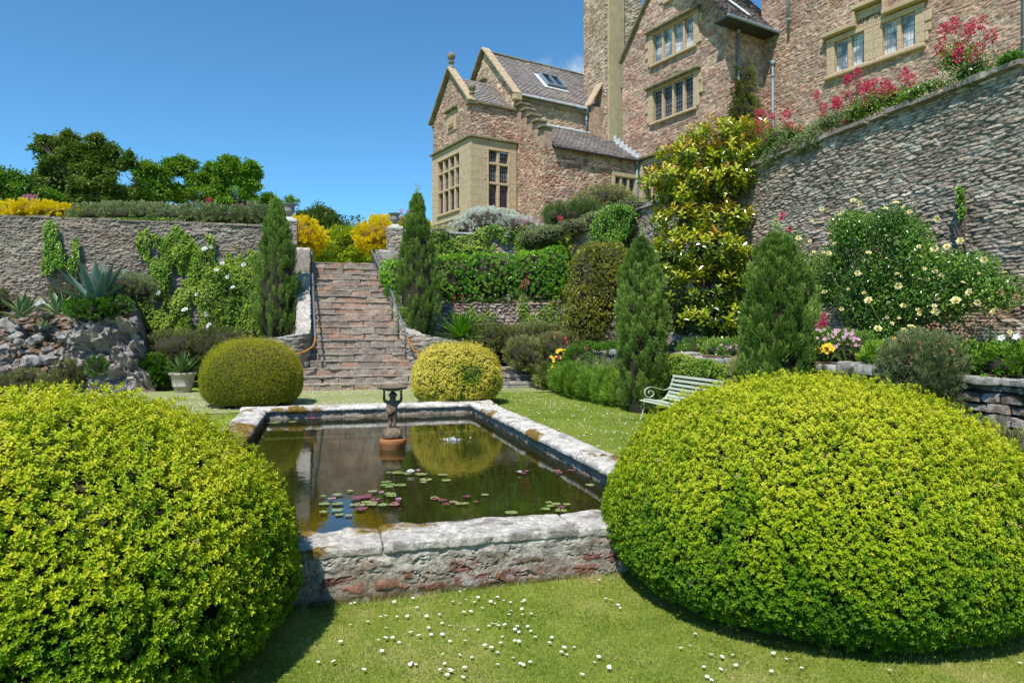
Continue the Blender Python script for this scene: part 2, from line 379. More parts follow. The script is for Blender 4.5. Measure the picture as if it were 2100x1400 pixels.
def bush(name, label, cat, blobs, n, L, Wd, mat, kind='kite', base=None, out=.5, up=.3, jit=.7, tf=1.5, tbase=.5, tamp=.4, lo=.8, hi=1.06, bumps=.12, zmin=None, group=None, corek=.8, seed=1, hangup=False, tnz=0.0, cmat=None, bf=2.5):
    B = np.array(blobs, float)
    if base is None: base = (B[:, 0].mean(), B[:, 1].mean(), (B[:, 2]-B[:, 5]).min() if zmin is None else zmin)
    t = thing(name, label, cat, base, group)
    P, Nn = shell(blobs, n, lo, hi, bumps, zmin, seed=seed, bf=bf)
    A = Nn*out+rnd3(len(P))*jit+np.array([0, 0, up]); Nl = Nn+rnd3(len(P))*.55+np.array([0, 0, .3])
    tn = ctone(P, tf, tbase, tamp, .12, seed)+tnz*Nn[:, 2]
    s = RG.uniform(.7, 1.25, len(P))
    V, Fq, T = leaves(kind, P, A, Nl, L*s, Wd*s, tn)
    mk('foliage', V, Fq, mat, t, tone=T)
    if corek: core(blobs, corek, zmin).build('stems_or_hull', cmat or M_['dark_fill'], t)
    return t
def whorl(P, D, L, Wd, k, spread, mat_tone, kind='oval', fold=.25):
    """k leaves round each shoot tip"""
    n = len(P); D = nrm(D); a = nrm(np.cross(D, rnd3(n))); b = np.cross(D, a); items = []
    ph = RG.uniform(0, 6.28, n); sz = RG.uniform(.75, 1.2, n)
    for j in range(k):
        q = ph+j*2.4+RG.normal(0, .15, n); s = spread*(1-.55*j/k); R = a*np.cos(q)[:, None]+b*np.sin(q)[:, None]
        A = nrm(D*(1-s)+R*s+rnd3(n)*.12); Nn = D-A*(A*D).sum(1)[:, None]+rnd3(n)*.12
        items.append(leaves(kind, P+D*(j*L*.12)[..., None] if np.ndim(L) else P+D*j*L*.12, A, Nn, L*sz*(1-.3*j/k), Wd*sz*(1-.25*j/k), mat_tone+.12*j/k+RG.normal(0, .05, n), fold))
    return joinl(items)
M_ = {}
# ---------------------------------------------------------------- shared materials
M_['dark_fill'] = plain('dark_inner_fill', (.035, .03, .015), .9, scale=12, bump=.5)  # dark brown of the inner hulls: foliage shade put into colour; also the lettering
M_['bark'] = plain('bark', (.13, .10, .075), .9, scale=10, bump=.8, bscale=25)
M_['soil'] = plain('soil', (.16, .105, .07), .95, .35, 5, .8, 25)
M_['st_grey'] = stonemat('stone_grey', .35, (.56, .51, .44), 1.0, .7)
M_['st_dry'] = stonemat('stone_drystack', .5, (.60, .59, .56), 1.6, 1.0, moss=(.085, .06, .012))
M_['st_left'] = stonemat('stone_left', .22, (.42, .40, .37), 1.0, 1.0, bdist=.05)
M_['st_pink'] = stonemat('stone_pink', .12, (.42, .36, .29), .8, .6)
M_['st_pond'] = stonemat('stone_pond', .30, (.60, .58, .54), 2.2, 1.0, bdist=.035, speck=.8)
M_['st_cope'] = stonemat('stone_coping', 1.25, (.74, .72, .67), 1.5, .8, lsize=2.0, bdist=.015)
M_['st_step'] = stonemat('stone_step', .3, (.45, .44, .41), 2.0, .7, bdist=.02)
M_['rock'] = stonemat('rock', .45, (.42, .40, .40), .9, 1.0, bdist=.06)
PAL['step'] = [(.32, .28, .24), (.31, .265, .23), (.35, .30, .25), (.39, .25, .19), (.38, .27, .21), (.34, .30, .26), (.28, .24, .21), (.40, .285, .22)]
# ---------------------------------------------------------------- ground
PX0, PX1, PY0, PY1 = -1.16, 3.31, 5.83, 15.48      # pond inner edges
WZ = -.08                                           # water level
def gz(x, y):
    return -.27*(1-sst(5.7, 9.0, y)) + .012*(vn(np.asarray(x)*.9+3, np.asarray(y)*.9+3, s=2)-.5)*2
def axis(lo, hi, dense0, dense1, st, extra=()):
    a = list(np.arange(dense0, dense1+1e-6, st)); s = st; x = dense0
    while x > lo: s *= 1.35; x -= s; a.append(x)
    s = st; x = dense1
    while x < hi: s *= 1.35; x += s; a.append(x)
    return np.array(sorted(set([round(q, 4) for q in a+list(extra)])))
gx = axis(-500, 500, -8, 9, .25, (PX0-.25, PX1+.25)); gy = axis(-400, 900, 1, 22, .25, (PY0-.25, PY1+.25))
X, Y = np.meshgrid(gx, gy, indexing='ij'); Z = gz(X, Y)
Vg = np.stack([X, Y, Z], -1).reshape(-1, 3); i = np.arange(X.size).reshape(X.shape)
q = np.stack([i[:-1, :-1], i[1:, :-1], i[1:, 1:], i[:-1, 1:]], -1)
cx_, cy_ = (X[:-1, :-1]+X[1:, 1:])/2, (Y[:-1, :-1]+Y[1:, 1:])/2
keep = ~((cx_ > PX0-.25) & (cx_ < PX1+.25) & (cy_ > PY0-.25) & (cy_ < PY1+.25))
m, t, p, out = newmat('lawn')
tc = t.nodes.new('ShaderNodeTexCoord'); V = tc.outputs['Object']
n1 = noise(t, 1.3, 5, .65, V); n2 = noise(t, 26, 6, .75, V); n3 = noise(t, 130, 3, .7, V)
c = ramp(t, [(.3, (.21, .28, .04)), (.5, (.29, .36, .06)), (.68, (.42, .41, .14))], n1.outputs[0]).outputs[0]
c = mixc(t, c, ramp(t, [(.3, (.5, .55, .4)), (.6, (1.15, 1.15, 1.1))], n2.outputs[0]).outputs[0], 1.0, 'MULTIPLY')
c = mixc(t, c, ramp(t, [(.35, (.5, .5, .4)), (.6, (1.25, 1.25, 1.1))], n3.outputs[0]).outputs[0], 1.0, 'MULTIPLY')
t.links.new(c, p.inputs['Base Color']); p.inputs['Roughness'].default_value = .85; p.inputs['Specular IOR Level'].default_value = .2
b = t.nodes.new('ShaderNodeBump'); b.inputs['Strength'].default_value = .8; b.inputs['Distance'].default_value = .03
t.links.new(n3.outputs[0], b.inputs['Height']); t.links.new(b.outputs[0], p.inputs['Normal'])
M_['lawn'] = m
tag(mk('ground', Vg, q[keep].reshape(-1, 4), M_['lawn']), kind='structure')
# worn gravel and turf path along the foot of the stairs
def patch(name, x0, x1, y0, y1, zf, mat, res=.15, amp=.02, freq=1.5, seed=0, dome=0):
    nx, ny = int((x1-x0)/res)+2, int((y1-y0)/res)+2
    X, Y = np.meshgrid(np.linspace(x0, x1, nx), np.linspace(y0, y1, ny), indexing='ij')
    Z = zf(X, Y)+amp*(fbm(X*freq+50, Y*freq+50, s=seed)-.5)*2
    i = np.arange(X.size).reshape(X.shape); q = np.stack([i[:-1, :-1], i[1:, :-1], i[1:, 1:], i[:-1, 1:]], -1).reshape(-1, 4)
    return tag(mk(name, np.stack([X, Y, Z], -1).reshape(-1, 3), q, mat), kind='structure')
m, t, p, out = newmat('path')
tc = t.nodes.new('ShaderNodeTexCoord'); V = tc.outputs['Object']
n1 = noise(t, 1.7, 5, .7, V); n2 = noise(t, 45, 5, .75, V)
c = ramp(t, [(.36, (.30, .27, .19)), (.50, (.27, .30, .11)), (.62, (.22, .31, .06))], n1.outputs[0]).outputs[0]
c = mixc(t, c, ramp(t, [(.35, (.55, .5, .45)), (.62, (1.3, 1.3, 1.3))], n2.outputs[0]).outputs[0], 1.0, 'MULTIPLY')
t.links.new(c, p.inputs['Base Color']); p.inputs['Roughness'].default_value = .95
M_['path'] = m
patch('path', -9.5, 6.9, 19.3, 22.3, lambda X, Y: .022+0*X, m, amp=.008)
patch('path', -9.5, 3.3, 16.1, 19.3, lambda X, Y: .018+0*X, m, amp=.008, seed=3)
# ---------------------------------------------------------------- pond
def pondcols(seed, front):
    def f(u, v, h, r1, r2):
        base = stonecol('grey', .5+.3*(r1-.5), r2, h, (.44, .385, .31), .9)*(1.0)
        red = (r2 > .55) & (v < .22) if front else (r2 > 2)
        rc = np.array([.30, .145, .10])*(.75+.5*r1)[..., None]
        base = np.where((red & (h > .5))[..., None], rc, base)
        # white lichened coping on top, moss cushions
        top = sst(.40, .47, v+.24*(fbm(u*3, v*4, s=seed, o=5)-.5)*2)*(1-sst(1.02, 1.12, v))
        wc = np.array([.80, .785, .74])*(.72+.45*fbm(u*9, v*9, s=seed+4, o=5))[..., None]
        dk = sst(.57, .64, fbm(u*3.1+4, v*6, s=seed+6, o=5))
        wc = wc*(1-.6*dk)[..., None]+np.array([.27, .24, .22])*(.6*dk)[..., None]
        base = base*(1-top)[..., None]+wc*top[..., None]
        ms = mossf(u, v, seed)
        mc = np.array([.24, .16, .025])*(.55+.9*fbm(u*25, v*25, s=seed+8))[..., None]
        base = base*(1-ms)[..., None]+mc*ms[..., None]
        wet = sst(1.24, 1.32, v)
        oc = np.array([.34, .23, .10])*(.8+.4*r1)[..., None]
        return base*(1-wet)[..., None]+oc*wet[..., None]
    return f
def mossf(u, v, seed):
    if seed == 61:
        k = sst(.50, .62, fbm(u*1.6+1.2, v*3.0, s=77, o=5)+.42*(u < 2.05)*sst(2.0, 1.2, u)+.30*sst(4.3, 4.7, u)-.12)
    else: k = sst(.60, .66, fbm(u*1.3+seed, v*3.0, s=seed, o=5))
    return k*sst(.46, .52, v)*(1-sst(1.05, 1.1, v))
PROF = [(.51, -.55), (.50, -.25), (.495, .02), (.50, .08), (.49, .13), (.45, .155), (.22, .165), (.05, .155), (-.02, .12), (-.02, .06), (.03, .035), (.03, -.45)]
def pondside(A, U, O, L, res, seed, front=False):
    pr = np.array(PROF); sl = np.concatenate([[0], np.cumsum(np.linalg.norm(np.diff(pr, axis=0), axis=1))])
    nv = int(sl[-1]/res)+2; s = np.linspace(0, sl[-1], nv); o = np.interp(s, sl, pr[:, 0]); z = np.interp(s, sl, pr[:, 1])
    no = -np.gradient(z, s); nz = np.gradient(o, s); nn = nrm(np.stack([-no, -nz], -1))
    nu = int(L/res)+2; u, v = np.meshgrid(np.linspace(0, L, nu), s, indexing='ij')
    P = np.asarray(A)+u[..., None]*np.asarray(U)+o[None, :, None]*np.asarray(O)+z[None, :, None]*np.array([0, 0, 1.])
    N = nn[None, :, 0, None]*np.asarray(O)+nn[None, :, 1, None]*np.array([0, 0, 1.])+0*P
    if front: N = N
    # shift v so that v=.0 at ground of front face
    vv = v-.22
    h, hh, r1, r2, r3, ed = rubble(u, vv, .125, .30, seed, .35, .028)
    topk = sst(.44, .50, vv)*(1-sst(1.02, 1.1, vv))
    # coping slabs: joints only across
    jx = np.abs(((u+.25*vn(u*.6, u*0, s=seed)) % .85)-.02); slab = sst(0, .018, jx)
    ck = np.abs(2*fbm(u*5, vv*9, s=seed+31, o=5)-1)
    dsp = (1-topk)*(.008*(hh-.6)+.010*(fbm(u*4, vv*7, s=seed+1, o=4)-.5)*2+.007*(1-np.abs(2*fbm(u*34, vv*44, s=seed+12, o=4)-1)-.7)-.03*sst(.07, .0, ck)+.010*(vn(u*60, vv*60, s=seed)-.5))+topk*(-.02*(1-slab)+.014*(fbm(u*2.3, vv*3, s=seed+2, o=3)-.5)*2+.011*(fbm(u*18, vv*24, s=seed+3, o=6)-.5)*2-.012*sst(.06, .0, np.abs(2*fbm(u*2.2, vv*5, s=seed+71, o=5)-1)))
    dsp = dsp+.028*mossf(u, vv, seed)*(.4+fbm(u*22, vv*22, s=3))
    V = P+N*dsp[..., None]
    col = pondcols(seed, front)(u, vv, h*(1-topk)+topk, r1, r2)
    i = np.arange(u.size).reshape(u.shape); q = np.stack([i[:-1, :-1], i[1:, :-1], i[1:, 1:], i[:-1, 1:]], -1).reshape(-1, 4)
    return V.reshape(-1, 3), q, col.reshape(-1, 3)
pond = thing('pond_wall', 'low stone wall with white lichened coping round the rectangular lily pond', 'pond wall', ((PX0+PX1)/2, PY0, -.27))

L_ = PX1-PX0+1.0; nu, nv = int(L_/.012), int(.66/.012); u, v = np.meshgrid(np.linspace(0, L_, nu), np.linspace(-.30, .35, nv), indexing='ij')
h, hh, r1, r2, r3, ed = rubble(u, v, .11, .27, 61, .35, .022)
ck = np.abs(2*fbm(u*4, v*9, s=92, o=5)-1); gr = fbm(u*40, v*50, s=93, o=3)
dsp = .012*(hh-.6)+.016*(fbm(u*3, v*6, s=62, o=4)-.5)*2+.012*(gr-.5)-.022*sst(.05, .0, ck)*sst(.40, .5, fbm(u*2, v*2, s=64))-.012*sst(.5, .2, r2)*h
P_ = np.stack([PX0-.5+u, PY0-.485-dsp, v-.24+0*u], -1)
cl = stonecol('grey', .5+.4*(r1-.5), r2, h*.6, (.40, .35, .285), .9); red = (r2 > .42) & (v < .17+.05*(fbm(u*3, v*3, s=8)-.5)) & (h > .35)
cl = np.where(red[..., None], np.array([.33, .165, .12])*(.7+.6*r1)[..., None]*(.8+.4*gr)[..., None], cl); red2 = (r3 > .74) & (h > .4) & ~red; cl = np.where(red2[..., None], np.array([.36, .24, .19])*(.8+.4*r1)[..., None], cl)
wh = sst(.0, .06, v-.25+.42*(fbm(u*3, v*4, s=66, o=5)-.42))+.7*sst(.66, .72, fbm(u*5, v*7, s=67, o=5)); wh = np.clip(wh, 0, 1)*.7
cl = cl*(1-wh)[..., None]+np.array([.74, .72, .67])*(.65+.6*gr)[..., None]*wh[..., None]
ms = sst(.03, .0, v+.02-.05*fbm(u*6, v*6, s=68))*.8; cl = cl*(1-ms)[..., None]+np.array([.13, .10, .03])*ms[..., None]
i = np.arange(u.size).reshape(u.shape); q_ = np.stack([i[:-1, :-1], i[1:, :-1], i[1:, 1:], i[:-1, 1:]], -1).reshape(-1, 4)
mk('front_wall', P_.reshape(-1, 3), q_, M_['st_pond'], pond, col=cl.reshape(-1, 3))
v_, q_, c_ = wall_sheet((PX0-.1, PY0+.02, -.55), (1, 0, 0), (0, 1, 0), PX1-PX0+.2, .6, .04, depth=.02, seed=66, pal='grey'); mk('front_wall', v_, q_[:, ::-1], M_['st_pond'], pond, col=np.tile((.3, .2, .09), (len(v_), 1)))
x = PX0-.53; rg = np.random.default_rng(12); its = []
while x < PX1+.5:
    x2 = min(x+rg.uniform(.8, 1.7), PX1+.54); x2 = PX1+.54 if PX1+.54-x2 < .35 else x2; dz = rg.uniform(-.008, .008); oy = rg.uniform(-.015, .012)
    V1, Q1 = roughbox(x+.003, x2-.003, PY0-.494+oy*.4, PY0+.02+rg.uniform(-.02, .02),   .082+dz, .160+dz, .0125, .024, .022, 400+int(x*30), freq=5)
    g_ = fbm(V1[:, 0]*30, V1[:, 1]*30, V1[:, 2]*30, s=5, o=4); cc = np.array([.80, .78, .73])*(.62+.62*g_)[:, None]
    dk = sst(.55, .63, fbm(V1[:, 0]*3.5+4, V1[:, 1]*6, V1[:, 2]*5, s=71, o=6))*.7; cc = cc*(1-dk)[:, None]+np.array([.25, .22, .20])*dk[:, None]
    lo_ = sst(.11, .08, V1[:, 2]+.05*(fbm(V1[:, 0]*6, V1[:, 1]*0, V1[:, 2]*4, s=9)-.5))*.6; cc = cc*(1-lo_)[:, None]+np.array([.42, .37, .31])*lo_[:, None]
    uu = V1[:, 0]-(PX0-.53); mo = sst(.50, .58, fbm(uu*1.6+1.2, V1[:, 1]*4, V1[:, 2]*3, s=77, o=5)+.40*sst(2.3, 1.2, uu)*sst(PY0-.38, PY0-.12, V1[:, 1])+.16*sst(1.6, .9, uu)+.34*sst(4.1, 4.5, uu)-.10)*sst(.07, .11, V1[:, 2])
    cc = cc*(1-mo)[:, None]+(np.array([.27, .18, .03])*(.5+.9*fbm(V1[:, 0]*40, V1[:, 1]*40, V1[:, 2]*40, s=8))[:, None])*mo[:, None]
    V1[:, 2] += mo*.018*(.3+fbm(V1[:, 0]*30, V1[:, 1]*30, s=31)); its.append((V1, Q1, cc)); x = x2
V1, Q1, C1 = merge(its); mk('coping', V1, Q1, M_['st_pond'], pond, col=C1)
v_, q_, c_ = pondside((PX1, PY0-.02, 0), (0, 1, 0), (1, 0, 0), PY1-PY0+.04, .022, 62); mk('side_wall', v_, q_, M_['st_pond'], pond, col=c_, smooth=True)
v_, q_, c_ = pondside((PX0, PY0-.02, 0), (0, 1, 0), (-1, 0, 0), PY1-PY0+.04, .03, 63); mk('side_wall', v_, q_[:, ::-1], M_['st_pond'], pond, col=c_, smooth=True)
v_, q_, c_ = pondside((PX0-.53, PY1, .004), (1, 0, 0), (0, 1, 0), PX1-PX0+1.06, .03, 64); mk('back_wall', v_, q_, M_['st_pond'], pond, col=c_, smooth=True)
M_['mud'] = plain('pond_mud', (.10, .085, .02), .9, .5, 1.5, .4, 8)
mb = MB(); mb.cube(PX0-.2, PX1+.2, PY0-.2, PY1+.2, -.9, -.55); tag(mb.build('pond_bed', M_['mud']), kind='structure')
m, t, p, out = newmat('water'); t.nodes.remove(p)
tc = t.nodes.new('ShaderNodeTexCoord'); V = tc.outputs['Object']
fr = t.nodes.new('ShaderNodeFresnel'); fr.inputs['IOR'].default_value = 1.62
gl = t.nodes.new('ShaderNodeBsdfGlossy'); gl.inputs['Roughness'].default_value = .015; gl.inputs['Color'].default_value = (1, 1, 1, 1)
df = t.nodes.new('ShaderNodeBsdfDiffuse'); df.inputs['Color'].default_value = (.030, .034, .006, 1)
tp = t.nodes.new('ShaderNodeBsdfTransparent'); tp.inputs['Color'].default_value = (.52, .45, .14, 1)
m1 = t.nodes.new('ShaderNodeMixShader'); m1.inputs[0].default_value = .45; t.links.new(df.outputs[0], m1.inputs[1]); t.links.new(tp.outputs[0], m1.inputs[2])
m2 = t.nodes.new('ShaderNodeMixShader'); t.links.new(fr.outputs[0], m2.inputs[0]); t.links.new(m1.outputs[0], m2.inputs[1]); t.links.new(gl.outputs[0], m2.inputs[2])
t.links.new(m2.outputs[0], out.inputs[0])
# ripples: faint wind ripple, plus rings spreading from the bubbling jet
JET = onz(930, 902, WZ)
mp = t.nodes.new('ShaderNodeMapping'); mp.inputs['Location'].default_value = (-JET[0], -JET[1], 0); t.links.new(V, mp.inputs[0])
ln = t.nodes.new('ShaderNodeVectorMath'); ln.operation = 'LENGTH'; t.links.new(mp.outputs[0], ln.inputs[0])
wv = math_(t, 'SINE', math_(t, 'MULTIPLY', ln.outputs['Value'], 62.0))
fall = math_(t, 'DIVIDE', 1.0, math_(t, 'ADD', math_(t, 'MULTIPLY', math_(t, 'POWER', ln.outputs['Value'], 2.0), 3.0), .12))
ring = math_(t, 'MULTIPLY', math_(t, 'MULTIPLY', wv, fall), .10)
nn = noise(t, 5.5, 3, .5, V); nn2 = noise(t, 22, 2, .5, V)
hgt = math_(t, 'ADD', math_(t, 'ADD', math_(t, 'MULTIPLY', nn.outputs[0], .35), math_(t, 'MULTIPLY', nn2.outputs[0], .08)), ring)
b = t.nodes.new('ShaderNodeBump'); b.inputs['Strength'].default_value = .5; b.inputs['Distance'].default_value = .006; t.links.new(hgt, b.inputs['Height'])
for nd in (fr, gl): t.links.new(b.outputs[0], nd.inputs['Normal'])
M_['water'] = m
mb = MB(); mb.add([(PX0-.1, PY0-.1, WZ), (PX1+.1, PY0-.1, WZ), (PX1+.1, PY1+.1, WZ), (PX0-.1, PY1+.1, WZ)], [(0, 1, 2, 3)]); tag(mb.build('water', m), kind='structure')
# ---------------------------------------------------------------- stairs
NS = 20; SY0, SY1, SZ = 21.4, 27.0, 4.42
def stx(y):
    k = (y-SY0)/(SY1-SY0); return -.30-.2*k, 2.72-.72*k
st = thing('stone_staircase', 'steep flight of worn stone steps rising between parapets to the upper terrace', 'staircase', (1.2, SY0, 0))
rs, td = SZ/NS, (SY1-SY0)/NS
for k in range(NS):
    y = SY0+k*td; a, b_ = stx(y)
    if k < 3: a -= .75-.1*k; b_ += .6
    items = []; x = a-.1; rg = np.random.default_rng(k+5)
    nose = (k+1)*rs
    while x < b_+.1:
        L = rg.uniform(.6, 1.5); x2 = min(x+L, b_+.12)
        if b_+.12-x2 < .25: x2 = b_+.12
        dz = rg.uniform(-.012, .012); dy = rg.uniform(-.015, .015); pc = PAL['step'][rg.integers(len(PAL['step']))]
        V1, Q1 = roughbox(x+.003, x2-.003, y-.012+dy, y+td+.1, nose-.05+dz, nose+dz, .035, .026, .014, k*31+int(x*50))
        items.append((V1, Q1, blockcol(V1, 'step', base=np.array(pc)*1.05, seed=k*7+int(x*9))))
        x = x2
    x = a-.1
    while x < b_+.1:
        L = rg.uniform(.3, 1.2); x2 = min(x+L, b_+.12)
        if b_+.12-x2 < .2: x2 = b_+.12
        dy = rg.uniform(-.012, .025); pc = PAL['step'][rg.integers(len(PAL['step']))]
        V1, Q1 = roughbox(x+.004, x2-.004, y+.0+dy, y+td+.12, nose-rs-.03, nose-.052, .035, .034, .012, k*57+int(x*70))
        items.append((V1, Q1, blockcol(V1, 'step', base=pc, seed=k*17+int(x*9))))
        x = x2
    V1, Q1, C1 = merge(items); mk('step', V1, Q1, M_['st_step'], st, col=C1, smooth=True)
# flanking parapets: curved plan at the foot, rising with the flight
def strip_wall(pts, tops, bots, width, seed, res=.06, pal='left'):
    """wall body following plan points; both faces, top and ends"""
    pts = np.array(pts, float); sl = np.concatenate([[0], np.cumsum(np.linalg.norm(np.diff(pts, axis=0), axis=1))]); L = sl[-1]
    nu = int(L/res)+2; us = np.linspace(0, L, nu); px = np.interp(us, sl, pts[:, 0]); py = np.interp(us, sl, pts[:, 1])
    T = np.stack([np.gradient(px), np.gradient(py)], -1); T = nrm(T); Nn = np.stack([T[:, 1], -T[:, 0]], -1)
    tp = np.interp(us, sl, tops); bt = np.interp(us, sl, bots); items = []
    # cross loop: side A bottom->top, across, side B top->bottom
    H = (tp-bt).max(); nh = int(H/res)+2; nw = max(3, int(width/res)+2)
    pa = [(0.5, k/(nh-1)) for k in range(nh)]+[(.5-k/(nw-1), 1.0) for k in range(1, nw-1)]+[(-.5, 1-k/(nh-1)) for k in range(nh)]
    pa = np.array(pa); ov = pa[:, 0]*width; zv = pa[:, 1]
    P = np.zeros((nu, len(pa), 3)); P[..., 0] = px[:, None]+Nn[:, 0:1]*ov; P[..., 1] = py[:, None]+Nn[:, 1:2]*ov; P[..., 2] = bt[:, None]+(tp-bt)[:, None]*zv
    side = np.array([1.]*nh+[0.]*(nw-2)+[-1.]*nh); N = np.zeros_like(P); N[..., 0] = Nn[:, 0:1]*side; N[..., 1] = Nn[:, 1:2]*side; N[..., 2] = (side == 0)
    N[:, nh-1, 2] = 1; N[:, nh+nw-2, 2] = 1; N = nrm(N)
    u = np.repeat(us[:, None], len(pa), 1); v = P[..., 2]+np.where(side == 0, ov, 0)+np.where(side < 0, 3.7, 0)
    P[0] += 0
    cs = lambda u, v, h, r1, r2: (stonecol(pal, r1, r2, h, (.36, .33, .29))*(1-.9*(zv > .93)[None, :, None])+np.array([.52, .50, .47])*(.9*(zv > .93))[None, :, None]*(.6+.5*fbm(u*3, v*3, s=2))[..., None])
    V, q, c = sheet(P, N, u, v, depth=.04, rowh=.13, slen=.3, seed=seed, fine=.012, big=.02, cols=cs)
    # ends
    n = len(pa); e0 = [tuple(range(n))]; e1 = [tuple((nu-1)*n+k for k in reversed(range(n)))]
    return V, [q, np.array(e0), np.array(e1)], c
def steptop(y): return (y-SY0)/(SY1-SY0)*SZ
for sg, nm in ((-1, 'left'), (1, 'right')):
    f = (lambda y: stx(y)[0]-.24) if sg < 0 else (lambda y: stx(y)[1]+.24)
    fx = f(22.2)
    pts = [(fx+sg*1.25, 21.95), (fx+sg*.7, 21.9), (fx+sg*.3, 21.97), (fx+sg*.06, 22.25)]+[(f(y), y) for y in (22.7, 23.4, 24.2, 25.0, 25.7)]
    tops = [1.55, 1.62, 1.7, 1.74, 1.86, 2.35, 3.0, 3.6, 4.05]
    V1, F1, C1 = strip_wall(pts, tops, [-.1]*9, .44, 71+sg, .055)
    mk('parapet', V1, F1, M_['st_step'], st, col=C1)
    V1, F1, C1 = strip_wall([(f(25.5), 25.5), (f(27.15), 27.15)], [4.75, 5.0], [1.5, 1.5], .5, 75+sg, .06)
    mk('parapet', V1, F1, M_['st_step'], st, col=C1)
# landing at the head
V1, Q1 = roughbox(-.6, 2.1, 27.0, 27.5, SZ-.1, SZ+.02, .06, .01, .02, 3); mk('landing', V1, Q1, M_['st_step'], st, col=blockcol(V1, 'grey', base=(.2, .19, .18)))
# handrails
M_['rail'] = plain('grey_painted_iron', (.16, .19, .22), .5, .2, 20, .1, metal=.2)
M_['rust'] = plain('rusted_iron', (.42, .17, .03), .8, .3, 12, .3)
M_['irond'] = plain('dark_iron', (.035, .04, .045), .5, .2, 20, .1)
def rail(x, ys, zs, tailpts, label, gap=None):
    t = thing('handrail', label, 'handrail', (x(ys[0]), ys[0], zs[0]-1.0), 'iron handrails of the stairs')
    k = 24; yy = np.linspace(ys[0], ys[1], k); zz = np.interp(yy, ys, zs)
    mb = MB(); mb.tube([(x(y), y, z) for y, z in zip(yy, zz)], .034, 10); mb.build('rail', M_['rail'], t, smooth=True)
    if tailpts:
        mb = MB(); mb.tube([(x(yy[0]), yy[0], zz[0])]+tailpts, .032, 10); mb.build('curl', M_['rust'], t, smooth=True)
    for y in np.linspace(ys[0]+.3, ys[1]-.2, 4):
        z = np.interp(y, ys, zs); s = steptop(y)+.03; mb = MB(); mb.tube([(x(y), y, s-.05), (x(y), y, z)], .016, 8); mb.tube([(x(y), y, s), (x(y), y, s+.04)], .04, 8); mb.build('post', M_['irond'], t, smooth=True)
xl = lambda y: stx(y)[0]+.10; xr = lambda y: stx(y)[1]-.08
rail(xl, (22.05, 27.2), (1.62, 4.85), [(xl(22)-.01, 21.95, 1.48), (xl(22)-.07, 21.75, 1.34), (xl(22)-.25, 21.62, 1.22), (xl(22)-.55, 21.6, 1.1)], 'grey iron handrail on the left side of the steps ending in a rusty curl')
rail(lambda y: xr(y)+.06, (22.0, 25.3), (1.62, 3.95), [(xr(22)+.1, 21.85, 1.42), (xr(22)+.22, 21.7, 1.22), (xr(22)+.45, 21.62, 1.05), (xr(22)+.7, 21.6, .95)], 'lower grey iron handrail against the right parapet of the steps')
rail(lambda y: stx(y)[1]-.12, (25.4, 27.3), (4.0, 5.0), None, 'short upper grey iron handrail right of the step top')
# gate piers and urns
M_['lead'] = plain('lead_grey', (.27, .27, .27), .65, .3, 14, .4, 40)
for i_, (px, ptop, lab) in enumerate(((593, 452, 'left'), (810, 467, 'right'))):
    c0 = ony(px, 500, 27.1)
    x0 = c0[0]; zt = ony(px, ptop, 26.9)[2]
    r_ = thing('gate_pier', {'left': 'square rubble stone pier left of the stair head at the wall end', 'right': 'lichened stone pier right of the stair head'}[lab], 'pier', (x0, 27.2, 4.4), 'stone piers at the stair head')
    pw = .29
    its = []
    for (ox, oy, ux, uy, nx, ny) in ((-pw, -.35, 1, 0, 0, -1), (pw, -.35, 0, 1, 1, 0), (pw, .35, -1, 0, 0, 1), (-pw, .35, 0, -1, -1, 0)):
        its.append(wall_sheet((x0+ox, 27.2+oy, .8), (ux, uy, 0), (nx, ny, 0), 2*pw if ux else .7, zt-.8-.02, .05, depth=.03, rowh=.17, slen=.3, seed=80+i_, pal='left', big=.01))
    V1, Q1, C1 = merge(its); mk('shaft', V1, Q1, M_['st_left'] if i_ == 0 else M_['st_grey'], r_, col=C1)
    V1, Q1 = roughbox(x0-pw-.02, x0+pw+.02, 26.82, 27.58, zt-.06, zt+.06, .05, .03, .05, 9+i_); mk('cap', V1, Q1, M_['st_cope'], r_, col=blockcol(V1, 'grey', base=(.45, .44, .42)), smooth=True)
    V1, Q1 = roughbox(x0-.17, x0+.17, 27.03, 27.37, zt+.04, zt+.16, .04, .02, .06, 19+i_); mk('cap', V1, Q1, M_['st_cope'], r_, col=blockcol(V1, 'grey', base=(.5, .49, .47)), smooth=True)
    u_ = thing('garden_urn', {'left': 'grey urn with two scrolled handles on the pier left of the steps', 'right': 'grey two-handled urn on the pier right of the steps'}[lab], 'urn', (x0, 27.2, zt+.15), 'urns on the stair piers')
    s = 1.0 if i_ == 0 else .9
    mb = MB(); mb.lathe((x0, 27.2, zt+.15), [(a*s, b*s) for a, b in [(.13, 0), (.13, .03), (.07, .06), (.06, .09), (.11, .13), (.19, .19), (.20, .25), (.19, .30), (.20, .42), (.235, .47), (.27, .49), (.27, .51), (.23, .51), (.19, .45), (.05, .40)]], 28)
    for j in range(7):
        a = j*.9; mb.tube([(x0+.185*s*math.cos(a+k*.1), 27.2+.185*s*math.sin(a+k*.1), zt+.15+s*(.29+.03*math.sin(k*2+j))) for k in range(6)], .014*s, 6)
    mb.build('bowl', M_['lead'], u_, smooth=True)
    for sg in (-1, 1):
        mb = MB(); mb.tube([(x0+sg*.18*s, 27.2, zt+.15+.22*s), (x0+sg*.30*s, 27.2, zt+.15+.27*s), (x0+sg*.345*s, 27.2, zt+.15+.37*s), (x0+sg*.32*s, 27.2, zt+.15+.46*s), (x0+sg*.27*s, 27.2, zt+.15+.47*s)], .016, 8); mb.build('handle', M_['lead'], u_, smooth=True)
